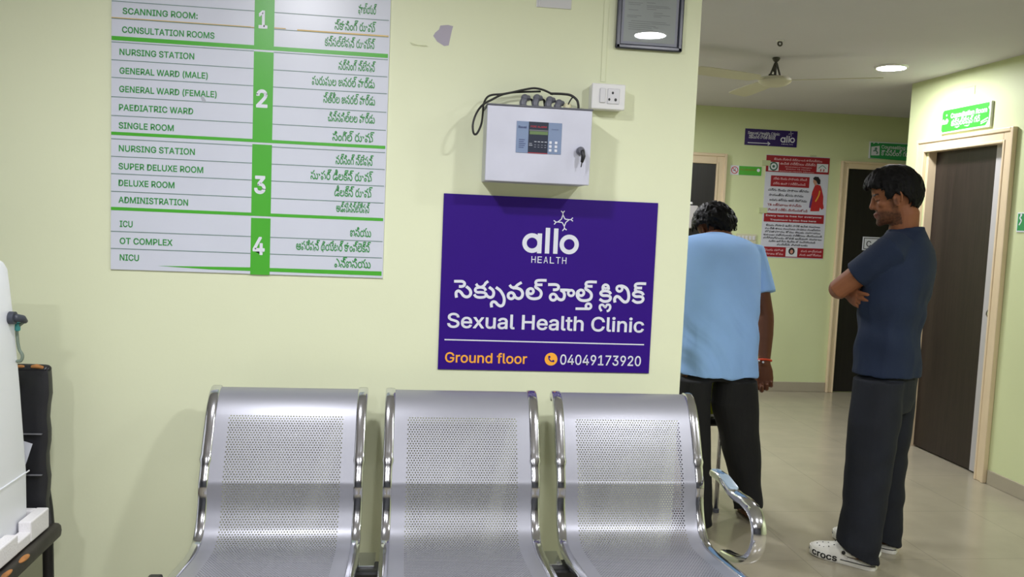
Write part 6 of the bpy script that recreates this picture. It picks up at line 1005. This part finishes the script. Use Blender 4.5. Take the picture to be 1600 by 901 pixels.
HEAD = [(.0, .066, .008, .020), (.010, .082, -.002, .034), (.026, .086, -.016, .046), (.042, .083, -.038, .053), (.058, .083, -.062, .058), (.074, .082, -.080, .062),
        (.092, .078, -.091, .066), (.110, .074, -.097, .068), (.124, .080, -.099, .070), (.136, .085, -.100, .072), (.155, .084, -.099, .074), (.176, .076, -.094, .072), (.196, .058, -.082, .063), (.211, .034, -.060, .046), (.221, .005, -.030, .022)]
def head_geo(bm, Hm):
    P = lambda f, l, u: Hm @ V((f, l, u))
    rings = []
    for z, fr_, bk_, w2 in HEAD:
        n = 32; ring = []
        for i in range(n):
            a = 2*math.pi*i/n; c_, s_ = math.cos(a), math.sin(a)
            x = (fr_+bk_)/2+(fr_-bk_)/2*math.copysign(abs(c_)**.9, c_); pw_ = .82 if c_ > 0 else .9
            ring.append(P(x, w2*math.copysign(abs(s_)**pw_, s_), z))
        rings.append(ring)
    loft(bm, rings)
    R3 = Hm.to_3x3()
    tube(bm, [P(.080, 0, .122), P(.086, 0, .104), P(.095, 0, .085)], [.008, .009, .0105], 12)
    for s_ in (-1, 1): ball(bm, P(.085, .012*s_, .079), (.011, .008, .008), R3)
    ball(bm, P(.093, 0, .081), (.010, .010, .009), R3)
    ball(bm, P(.084, 0, .051), (.010, .024, .0065), R3); ball(bm, P(.082, 0, .040), (.010, .021, .007), R3); ball(bm, P(.074, 0, .012), (.016, .022, .016), R3)
    for s_ in (-1, 1):
        ball(bm, P(.066, .031*s_, .112), (.013, .015, .012), R3)                       # lids over the eyes
        ball(bm, P(.070, .032*s_, .128), (.014, .022, .007), R3)                       # brow ridge
        ball(bm, P(.052, .042*s_, .090), (.022, .018, .018), R3)                       # cheek
        E = R3 @ Matrix.Rotation(math.radians(-12), 3, 'Y') @ Matrix.Rotation(math.radians(-22*s_), 3, 'Z')
        ec = P(-.008, .078*s_, .098)
        tube(bm, [ec+E @ V((.017*math.cos(t_), .006*s_, .031*math.sin(t_))) for t_ in [k_*math.pi/8 for k_ in range(-5, 10)]], .0042, 8)
        ball(bm, ec+E @ V((-.002, .001*s_, -.002)), (.014, .004, .024), E); ball(bm, ec+E @ V((.004, .003*s_, -.028)), (.008, .005, .008), E); ball(bm, ec+E @ V((.014, .002*s_, .0)), (.005, .006, .008), E)
def mark(me, Hm, beard=True):
    inv = Hm.inverted(); at = me.color_attributes.new('marking', 'FLOAT_COLOR', 'POINT')
    for v in me.vertices:
        p = inv @ v.co; col = (0, 0, 0, 0)
        if -.01 < p.z < .15 and -.03 < p.x < .12 and abs(p.y) < .085:
            y = abs(p.y); d = 0
            if beard:
                nz = noise.noise(v.co*140)*.5
                jaw = min(1, max(0, (.066-.35*max(0, .05-p.x)-p.z+.02*(.04-min(.04, p.x)))/.014)) if p.x > -.008 else 0
                side = min(1, max(0, (.030-p.x)/.01))*min(1, max(0, (p.x+.006)/.006))*(1 if p.z < .10 else 0)*(1 if y > .05 else 0)
                mus = 1 if (p.x > .066 and .054 < p.z < .068 and y < .028) else 0
                d = max(jaw, side*.8, mus)*(.62+nz*.5)
                col = (.012, .009, .008, max(0, min(.9, d)))
            if p.x > .072 and .034 < p.z < .057 and y < .024: col = (.16, .06, .05, .75)
            if p.x > .060 and .1275 < p.z < .1365 and .012 < y < .052: col = (.01, .008, .008, .92)
            if p.x > .062 and .1035 < p.z < .1085 and .016 < y < .048: col = (.012, .01, .01, .85)
        at.data[v.index].color = col
def hand_geo(bm, w_, d, n, side, curl=(25, 35, 25), spread=.06, thumb=(.55, .65, .35), sc=1.0, cs=(1, 1, 1, 1)):
    w_ = V(w_); d = V(d).normalized(); n = V(n); n = (n-d*n.dot(d)).normalized(); side = V(side); side = (side-d*side.dot(d)-n*side.dot(n)).normalized()
    loft(bm, [ell(w_-d*.03*sc, side*.026*sc, n*.019*sc, 16), ell(w_, side*.027*sc, n*.018*sc, 16), ell(w_+d*.03*sc, side*.037*sc, n*.0165*sc, 16, 2.4), ell(w_+d*.065*sc, side*.041*sc, n*.014*sc, 16, 2.6), ell(w_+d*.092*sc, side*.039*sc, n*.0105*sc, 16, 2.6)])
    for i, (o_, ln, rr) in enumerate(((.030, .94, .0088), (.0105, 1.05, .0092), (-.010, .98, .0088), (-.029, .78, .0078))):
        p = w_+d*(.086-.006*abs(i-1))*sc+side*o_*sc; a = 0; pts = [p-d*.02*sc, p]; rad = [rr*sc*1.05, rr*sc*1.05]
        for j, L_ in enumerate((.046, .028, .022)):
            a += math.radians(curl[j]*cs[i]); dd = (d*math.cos(a)+n*math.sin(a)+side*(spread*(1.5-i))*math.cos(a)).normalized()
            p = p+dd*L_*ln*sc; pts.append(p); rad.append(rr*sc*(1, .92, .8)[j])
        tube(bm, pts, rad, 10)
    p = w_+d*.022*sc+side*.026*sc+n*.004*sc; t1 = (d*thumb[0]+side*thumb[1]+n*thumb[2]).normalized(); t2 = (t1+d*.55+n*.3-side*.25).normalized(); t3 = (t2+d*.3-side*.2).normalized()
    tube(bm, [p-t1*.012*sc, p+t1*.036*sc, p+t1*.036*sc+t2*.032*sc, p+t1*.036*sc+t2*.032*sc+t3*.024*sc], [.0145*sc, .0120*sc, .0105*sc, .0085*sc], 10)
def wrinkle(me, fn):
    nr = [v.normal.copy() for v in me.vertices]
    for v, n in zip(me.vertices, nr): v.co += n*fn(v.co, n)
def hair_mesh(Hm, rad, hairline, thick, strands, seed, vox=.0042):
    """a closed shell over the skull from the crown to the hairline, roughened by overlapping locks"""
    rnd = random.Random(seed)
    cz = .130
    def pt(a, th, k=1.0):
        return Hm @ V((-.010+rad[0]*k*math.cos(a)*math.sin(th), rad[1]*k*math.sin(a)*math.sin(th), cz+rad[2]*k*math.cos(th)))
    def lim(a):
        a = abs((math.degrees(a)+180) % 360-180)
        for (a0, t0), (a1, t1) in zip(hairline, hairline[1:]):
            if a0 <= a <= a1: return math.radians(t0+(t1-t0)*(a-a0)/(a1-a0))
    b = B(); n = 48; ks = [.02, .15, .3, .45, .6, .75, .88, .97, 1.0]
    rings = [[pt(2*math.pi*i/n, lim(2*math.pi*i/n)*k, thick(2*math.pi*i/n, k)) for i in range(n)] for k in ks]
    rings += [[pt(2*math.pi*i/n, lim(2*math.pi*i/n)*k, .86) for i in range(n)] for k in ks[::-1]]
    loft(b, rings)
    for pts, r in strands(rnd, lim, pt): tube(b, pts, [r*(1-.8*(i/(len(pts)-1))**1.5) for i in range(len(pts))], 6)
    return remesh(b, vox, 1)
HAIRLINE = [(0, 58), (35, 60), (60, 72), (78, 98), (88, 92), (100, 98), (118, 118), (150, 138), (180, 140)]
M_hair = mat('black_hair', (9, 8, 9), .55, bump=.5, bscale=220, spec=.16)
def dense(rows, k=4):
    A = smooth_path([V(q[:3]) for q in rows], k); D_ = smooth_path([V((q[3], q[4], q[5] if len(q) > 5 else 0)) for q in rows], k)
    return [tuple(a)+tuple(d)[:len(rows[0])-3] for a, d in zip(A, D_)]
def mesh_child(name, me, m, parent, smooth=True):
    me.name = name
    return link(name, me, m, parent, smooth)

# ---- the man in the navy T-shirt, arms folded
f = V((-.69, .724, 0)); r = V((.724, .69, 0)); Z = V((0, 0, 1))
hf = V((-.88, .44, -.25)).normalized()
chin = V((2.022, 3.41, 1.446)); Hm = frame3(chin-hf*.075, hf)
c = lambda x, y, z: V((x, y, z))
NECK = Hm @ V((-.030, 0, .03))
C7 = c(2.120, 3.372, 1.425)
SL, EL, WL = c(1.972, 3.238, 1.335), c(1.832, 3.378, 1.165), c(1.985, 3.575, 1.178)
SR, ER, WR = c(2.215, 3.475, 1.335), c(2.085, 3.63, 1.165), c(1.905, 3.425, 1.150)
lft = -r
AL, AR = c(1.964, 3.242, .085), c(2.164, 3.428, .085)
HL, HR = c(1.995, 3.275, .74), c(2.145, 3.41, .74)
b = B(); head_geo(b, Hm)
tube(b, [C7-Z*.05, C7+Z*.0+f*.012, NECK, Hm @ V((-.02, 0, .07))], [.066, .060, .057, .056], 20)
loft(b, [ell(c(2.07, 3.345, .80), r*.13, f*.085, 24), ell(c(2.068, 3.345, 1.0), r*.135, f*.09, 24), ell(c(2.085, 3.345, 1.2), r*.145, f*.10, 24), ell(c(2.10, 3.352, 1.33), r*.135, f*.075, 24), ell(C7-Z*.02, r*.06, f*.06, 24)])
for S_, E_, W_ in ((SL, EL, WL), (SR, ER, WR)):
    tube(b, [S_, S_.lerp(E_, .5), E_, E_.lerp(W_, .12), E_.lerp(W_, .4), W_], [.052, .050, .043, .044, .041, .027], 18)
hand_geo(b, WL, WL-EL, c(.5, -.6, .1), Z, (10, 15, 10))
hand_geo(b, WR, c(-.02, -1, -.22), c(.75, -.2, .05), c(.1, -.25, 1), (6, 12, 16), .07, (.7, .5, .3), .98)
for h_, a_ in ((HL, AL), (HR, AR)):
    tube(b, [h_, h_.lerp(a_, .5)+f*.01, a_], [.058, .048, .038], 16)
    loft(b, [ell(a_-f*.045-Z*.035, r*.026, Z*.028, 16), ell(a_-Z*.025, r*.034, Z*.035, 16), ell(a_+f*.08-Z*.040, r*.04, Z*.022, 16), ell(a_+f*.15-Z*.045, r*.036, Z*.015, 16)])
me = remesh(b, .0036, 2); mark(me, Hm)
man2 = mesh_child('person', me, skin_mat('brown_skin', (138, 88, 60)), None)
tag(man2, 'man in navy T-shirt and dark jeans standing with folded arms', 'person')
def strands2(rnd, lim, pt):
    out = []
    for _ in range(420):
        a = rnd.uniform(-math.pi, math.pi); L_ = lim(a); th = rnd.uniform(.05, .92)*L_; tw = rnd.uniform(-.3, .3); ln = rnd.uniform(.35, .6); k1 = rnd.uniform(1.02, 1.10)
        if abs(a) > 2.2: k1 = min(k1, 1.05)
        out.append(([pt(a, th, .98), pt(a+tw*.3, th+ln*.35, k1), pt(a+tw*.7, min(th+ln*.7, L_+.14), k1+.01), pt(a+tw, min(th+ln, L_+.22), k1-.03)], rnd.uniform(.004, .0075)))
    for _ in range(150):        # fringe pushed forward over the forehead
        a = rnd.uniform(-.95, .95); th = rnd.uniform(.35, .95); tw = rnd.uniform(-.25, .15); k = rnd.uniform(1.06, 1.20)
        out.append(([pt(a, th, 1.0), pt(a+tw*.3, th+.22, k), pt(a+tw*.6, th+.42, k+.05), pt(a+tw, min(th+.58, 1.30), k+.02)], rnd.uniform(.005, .009)))
    return out
hair = hair_mesh(Hm, (.106, .083, .108), HAIRLINE, lambda a, k: 1.02+.10*max(0, math.cos(a))*(1-abs(k-.7))+.05*(1-k)+.03*abs(math.sin(a))*(k < .8), strands2, 3)
mesh_child('hair', hair, M_hair, man2)
# T-shirt
M_navy = mat('navy_cotton', (14, 31, 58), .85, var=.10, vscale=7, bump=.2, bscale=240)
b = B()
TOR = [(2.062, 3.340, .815, .176, .128), (2.060, 3.340, .90, .170, .122), (2.058, 3.342, 1.0, .168, .120), (2.066, 3.344, 1.1, .178, .126), (2.082, 3.345, 1.2, .192, .132), (2.098, 3.348, 1.28, .196, .126), (2.110, 3.354, 1.345, .180, .108), (2.114, 3.362, 1.395, .125, .088), (2.120, 3.370, 1.425, .078, .076), (2.120, 3.371, 1.433, .071, .071)]
loft(b, [ell(c(x, y, z), r*a, f*d_, 40, 2.35) for x, y, z, a, d_ in dense(TOR)])
tube(b, [SL.lerp(C7, .38)-Z*.01, SL, SL.lerp(EL, .30), SL.lerp(EL, .62)], [.070, .073, .068, .064], 22, rnd=False)
tube(b, [SR.lerp(C7, .38)-Z*.01, SR, SR.lerp(ER, .30), SR.lerp(ER, .62)], [.070, .073, .068, .064], 22, rnd=False)
tube(b, ell(C7+Z*.004+f*.002, r*.067, (f-Z*.22)*.067, 30), .008, 8, True)
me = remesh(b, .006, 8)
def shirt_fold(p, n):
    h_ = max(0, min(1, (1.30-p.z)/.25)); q = p-c(2.07, 3.345, p.z); u_ = q.dot(r)
    w1 = .0055*math.sin(p.z*38+u_*22+3*noise.noise(p*5))*max(0, 1-abs(p.z-1.02)/.2)
    return w1*1.3+.010*noise.noise(V((p.x*10, p.y*10, p.z*3.5)))*h_+.005*noise.noise(V((p.x*24, p.y*24, p.z*9)))*h_
wrinkle(me, shirt_fold)
mesh_child('t_shirt', me, M_navy, man2)
# jeans
M_jeans = mat('dark_denim', (13, 18, 29), .85, var=.22, vscale=10, bump=.25, bscale=260)
b = B()
loft(b, [ell(c(2.066, 3.342, z), r*a, f*d_, 36, 2.3) for z, a, d_ in ((.66, .150, .098), (.72, .166, .112), (.80, .160, .108), (.86, .140, .095))])
def leg(b, pts, n=26):
    loft(b, [ell(V(q_[0]), r*q_[1], (f+Z*(q_[3] if len(q_) > 3 else 0))*q_[2], n, 2.1) for q_ in pts])
leg(b, [((1.985, 3.268, .80), .088, .100), ((1.975, 3.262, .62), .094, .104), ((1.964, 3.258, .45), .084, .094), ((1.954, 3.25, .30), .077, .090), ((1.942, 3.250, .17), .074, .089), ((1.938, 3.250, .105), .073, .090, .22), ((1.938, 3.250, .064), .072, .090, .40)])
leg(b, [((2.140, 3.412, .80), .088, .100), ((2.140, 3.415, .62), .088, .096), ((2.143, 3.420, .45), .078, .088), ((2.146, 3.424, .30), .073, .085), ((2.148, 3.430, .17), .072, .086), ((2.150, 3.430, .105), .072, .088, .22), ((2.150, 3.430, .064), .072, .088, .36)])
me = remesh(b, .006, 3)
def denim_fold(p, n):
    lo = max(0, min(1, (.62-p.z)/.3)); q = p-c(2.066, 3.342, p.z)
    return .006*noise.noise(V((p.x*10, p.y*10, p.z*9)))+.0045*lo*math.sin(p.z*60+q.dot(f)*40+4*noise.noise(p*6))*max(0, noise.noise(p*4)+.3)+.004*math.sin(p.z*70)*max(0, 1-p.z/.14)
wrinkle(me, denim_fold)
mesh_child('jeans', me, M_jeans, man2)
# clogs
M_clog = mat('white_clog', (222, 220, 212), .5)
M_clogline = mat('clog_black_line', (30, 30, 32), .5)
def clog(heel, fd, lab=None, letters=False):
    fd = V(fd).normalized(); sd = V((-fd.y, fd.x, 0))        # sd points to the wearer's left
    P = lambda a, s_, z: V((heel[0], heel[1], 0))+fd*a+sd*s_+Z*z
    hw = [(-.004, .018), (.006, .030), (.03, .038), (.08, .040), (.13, .043), (.18, .050), (.22, .051), (.25, .043), (.268, .030), (.275, .014)]
    b = B(); zs = lambda a: .001+max(0, a-.2)*.10
    loft(b, [[P(a, s_*w_, z+zs(a)) for s_, z in ((-1, .008), (-.92, 0), (.92, 0), (1, .008), (1.03, .019), (1.0, .030), (.9, .034), (-.9, .034), (-1.0, .030), (-1.03, .019))] for a, w_ in hw])
    up = obj('clog', b, M_clog, man2, 50)
    if lab: up['label'] = lab
    b = B(); rings = []
    for a, w_, h_ in ((.105, .043, .085), (.13, .046, .090), (.16, .049, .082), (.19, .051, .070), (.22, .050, .060), (.245, .043, .052), (.262, .031, .044), (.271, .016, .036)):
        rings.append([P(a, w_*math.cos(t_), .026+zs(a)+(h_-.026)*max(0, math.sin(t_))**.75 if 0 < t_ < math.pi else .026+zs(a)) for t_ in [math.pi*i/14 for i in range(15)]]+[P(a, -w_*.5, .022), P(a, w_*.5, .022)])
    loft(b, rings); obj('clog_upper', b, M_clog, up, 60)
    b = B(); tube(b, smooth_path([P(.125, .046, .058), P(.09, .047, .052), P(.04, .044, .062), P(-.004, .028, .07), P(-.014, 0, .072), P(-.004, -.028, .07), P(.04, -.044, .062), P(.09, -.047, .052), P(.125, -.046, .058)], 5), .010, 8, flat=.35, ref=(0, 0, 1)); obj('heel_strap', b, M_clog, up, True)
    b = B(); cyl(b, P(.118, .046, .056), P(.118, .053, .056), .008, 14); cyl(b, P(.118, -.046, .056), P(.118, -.053, .056), .008, 14); obj('rivet', b, M_clogline, up, 40)
    b = B()
    for a, s_ in ((.165, .030), (.185, .036), (.205, .038), (.225, .034), (.17, 0), (.195, .012), (.22, .008), (.24, .02)):
        h_ = .026+zs(a)+{.165: .080, .185: .072, .205: .064, .225: .058, .17: .079, .195: .068, .22: .060, .24: .053}[a]-.026; w_ = .049
        z_ = .026+(h_-.026)*max(.0, 1-(s_/w_)**2)**.375
        ball(b, P(a, s_, z_), (.0032, .0032, .0022), None, 10)
    obj('vent_holes', b, M_clogline, up, True)
    # band line round the sole, left side carries the lettering gap
    b = B()
    for sgn in (1, -1):
        pts = [(a, w_) for a, w_ in hw if (a < .135 or a > .262 or sgn < 0)]
        segs = [[q_ for q_ in pts if q_[0] < .15], [q_ for q_ in pts if q_[0] > .255]] if sgn > 0 else [pts]
        for sg in segs:
            if len(sg) > 1: tube(b, [P(a, sgn*(w_*1.03+.0005), .020+zs(a)) for a, w_ in sg], .0021, 6)
    obj('sole_line', b, M_clogline, up, True)
    if letters:
        vs, fs = text_geo('crocs', .02); x0 = min(v.x for v in vs); x1 = max(v.x for v in vs); b = B(); nv = []
        def wid(a):
            for (a0, w0), (a1, w1) in zip(hw, hw[1:]):
                if a0 <= a <= a1: return w0+(w1-w0)*(a-a0)/(a1-a0)
            return .03
        for v in vs:
            a = .252-(v.x-x0)/(x1-x0)*.108; z = .009+v.y*.052+zs(a)
            nv.append(b.verts.new(P(a, wid(a)*1.035+.0016, z)))
        for q_ in fs:
            try: b.faces.new([nv[i] for i in q_])
            except ValueError: pass
        obj('sole_lettering', b, M_clogline, up, recalc=False)
clog((1.998, 3.208), f, 'white clog with black sole lettering, on the left foot', True)
clog((2.198, 3.383), f, 'white clog on the right foot, mostly under the jeans')

# ---- the man in the light blue T-shirt, bending forward
f = V((-.10, .995, 0)).normalized(); r = V((.995, .10, 0)).normalized()
hf = V((-.16, .80, -.58)).normalized(); hc = c(1.588, 4.225, 1.412)
Hm = frame3((0, 0, 0), hf, V((-.10, 0, 1))); Hm.translation = hc-Hm.to_3x3() @ V((-.008, 0, .118))
C7 = c(1.545, 4.125, 1.338); NECK = Hm @ V((-.030, 0, .03))
SR, ER, WR = c(1.735, 4.06, 1.275), c(1.787, 3.985, .980), c(1.768, 3.915, .752)
SL, EL, WL = c(1.315, 4.08, 1.275), c(1.24, 4.20, 1.02), c(1.30, 4.36, .86)
b = B(); head_geo(b, Hm)
tube(b, [C7-f*.06-Z*.05, C7, NECK, Hm @ V((-.02, 0, .07))], [.066, .061, .058, .056], 20)
loft(b, [ell(c(1.487, 3.80, .745), r*.13, f*.085, 24), ell(c(1.49, 3.815, .90), r*.135, f*.09, 24), ell(c(1.50, 3.88, 1.08), r*.15, f*.09, 24), ell(c(1.51, 3.975, 1.22), r*.165, (f-Z*.5)*.075, 24), ell(c(1.53, 4.07, 1.32), r*.11, (f-Z*.8)*.05, 24), ell(C7, r*.05, (f-Z)*.04, 24)])
for S_, E_, W_ in ((SL, EL, WL), (SR, ER, WR)):
    tube(b, [S_, S_.lerp(E_, .5), E_, E_.lerp(W_, .12), E_.lerp(W_, .4), W_], [.054, .049, .042, .043, .041, .027], 18)
hand_geo(b, WR, c(.03, -.04, -1), c(-.35, -.93, 0), c(-.93, .35, 0), (44, 60, 45), .03, (.75, .35, .55), 1.10, (.95, 1, 1.02, 1.05))
hand_geo(b, WL, WL-EL, c(0, -.3, -1), c(1, 0, 0), (20, 25, 20))
FR, FL = c(1.706, 3.772, .075), c(1.392, 3.715, .075)
for h_, a_, fd in ((c(1.558, 3.80, .77), FR, V((.06, .99, 0))), (c(1.372, 3.785, .715), FL, V((-.15, .99, 0)))):
    fd.normalize(); sd = V((fd.y, -fd.x, 0))
    tube(b, [h_, h_.lerp(a_, .5), a_], [.06, .045, .030], 16)
    loft(b, [ell(a_-fd*.062-Z*.048, sd*.018, Z*.018, 16), ell(a_-fd*.045-Z*.040, sd*.030, Z*.034, 16), ell(a_-Z*.030, sd*.035, Z*.042, 16), ell(a_+fd*.08-Z*.048, sd*.042, Z*.026, 16), ell(a_+fd*.15-Z*.056, sd*.042, Z*.018, 16), ell(a_+fd*.185-Z*.062, sd*.03, Z*.012, 16)])
me = remesh(b, .0036, 2); mark(me, Hm)
man1 = mesh_child('person', me, skin_mat('deep_brown_skin', (112, 70, 48)), None)
tag(man1, 'man in light blue T-shirt and black trousers bending forward, seen from behind', 'person')
def strands1(rnd, lim, pt):
    out = []
    for _ in range(560):
        a = rnd.uniform(-math.pi, math.pi); L_ = lim(a); th = rnd.uniform(.05, .92)*L_; tw = rnd.uniform(-.45, .45); ln = rnd.uniform(.35, .6); k1 = rnd.uniform(1.03, 1.16)
        if abs(a) > 2.4 and th > 1.2: k1 = min(k1, 1.08)
        out.append(([pt(a, th, .98), pt(a+tw*.3, th+ln*.35, k1), pt(a+tw*.7, min(th+ln*.7, L_+.12), k1+.02), pt(a+tw, min(th+ln, L_+.2), k1)], rnd.uniform(.004, .0075)))
    return out
hair = hair_mesh(Hm, (.112, .094, .108), [(0, 58), (35, 60), (55, 66), (68, 80), (104, 82), (118, 108), (150, 138), (180, 142)], lambda a, k: 1.04+.06*(1-k)+.06*abs(math.sin(a))*(k < .8), strands1, 5)
mesh_child('hair', hair, M_hair, man1)
M_lblue = mat('light_blue_cotton', (152, 194, 250), .85, var=.04, vscale=6, bump=.15, bscale=240)
b = B()
TOR = [(1.487, 3.795, .712, .190, .132, 0), (1.488, 3.80, .80, .186, .130, 0), (1.490, 3.815, .92, .186, .128, .05), (1.500, 3.865, 1.06, .200, .128, .2), (1.508, 3.945, 1.19, .222, .120, .4), (1.516, 4.005, 1.268, .232, .104, .6), (1.522, 4.055, 1.312, .222, .080, .8), (1.532, 4.092, 1.336, .175, .062, .9), (1.543, 4.118, 1.348, .095, .060, .9), (1.545, 4.128, 1.350, .070, .058, .9)]
loft(b, [ell(c(x, y, z), r*a, (f-Z*tl_).normalized()*d_, 40, 2.4) for x, y, z, a, d_, tl_ in dense(TOR)])
for S_, E_ in ((SL, EL), (SR, ER)):
    tube(b, [S_.lerp(C7, .45)-Z*.02, S_, S_.lerp(E_, .33), S_.lerp(E_, .64)], [.068, .074, .073, .074], 22, rnd=False)
tube(b, ell(C7+Z*.004, r*.066, (f-Z*.9).normalized()*.06, 30), .008, 8, True)
me = remesh(b, .006, 14)
def shirt1(p, n):
    q = p-c(1.49, 3.82, p.z); u_ = q.dot(r); lo = max(0, min(1, (1.25-p.z)/.3))
    fold = math.sin((p.z-.7)*34+u_*46+4*noise.noise(p*4))
    return .006*lo*math.copysign(abs(fold)**1.6, fold)*max(0, .35+noise.noise(p*3+V((3, 1, 2)))*1.2-u_*1.2)+.011*noise.noise(V((p.x*11, p.y*6, p.z*3.2)))*lo+.004*noise.noise(V((p.x*26, p.y*12, p.z*7)))*lo
wrinkle(me, shirt1)
mesh_child('t_shirt', me, M_lblue, man1)
M_trous = mat('black_trouser_cloth', (16, 16, 18), .85, var=.15, vscale=9, bump=.2, bscale=240)
b = B()
loft(b, [ell(c(1.487, 3.795, z), r*a, f*d_, 36, 2.3) for z, a, d_ in ((.695, .172, .108), (.72, .170, .110), (.80, .150, .095))])
leg(b, [((1.566, 3.775, .70), .098, .105), ((1.570, 3.775, .58), .114, .100), ((1.598, 3.78, .45), .098, .092), ((1.624, 3.785, .34), .088, .088), ((1.656, 3.785, .20), .070, .082), ((1.670, 3.785, .12), .066, .082, -.2), ((1.674, 3.782, .062), .062, .084, -.36)])
leg(b, [((1.358, 3.77, .70), .088, .105), ((1.342, 3.75, .58), .092, .095), ((1.362, 3.73, .40), .080, .085), ((1.385, 3.715, .20), .070, .080), ((1.392, 3.71, .10), .068, .082), ((1.392, 3.71, .02), .068, .082)])
me = remesh(b, .006, 3)
wrinkle(me, lambda p, n: .006*noise.noise(V((p.x*10, p.y*10, p.z*8)))+.004*math.sin(p.z*75)*max(0, 1-p.z/.16))
mesh_child('trousers', me, M_trous, man1)
b = B(); wc = WR.lerp(ER, .06); wd_ = (WR-ER).normalized(); su = V((1, 0, 0)); su = (su-wd_*su.dot(wd_)).normalized(); sv = wd_.cross(su)
tube(b, ell(wc, su*.0325, sv*.0305, 28), .0052, 8, True, flat=1.0)
o = obj('wristband', b, mat('orange_thread', (232, 74, 30), .6), man1, True); o['label'] = 'orange thread wristband'
b = B(); ball(b, wc-sv*.0 + V((-.02, -.032, -.004)), .0055, None, 12); ball(b, wc+V((-.034, -.016, 0)), .005, None, 12); obj('bead', b, M_white, o, True)
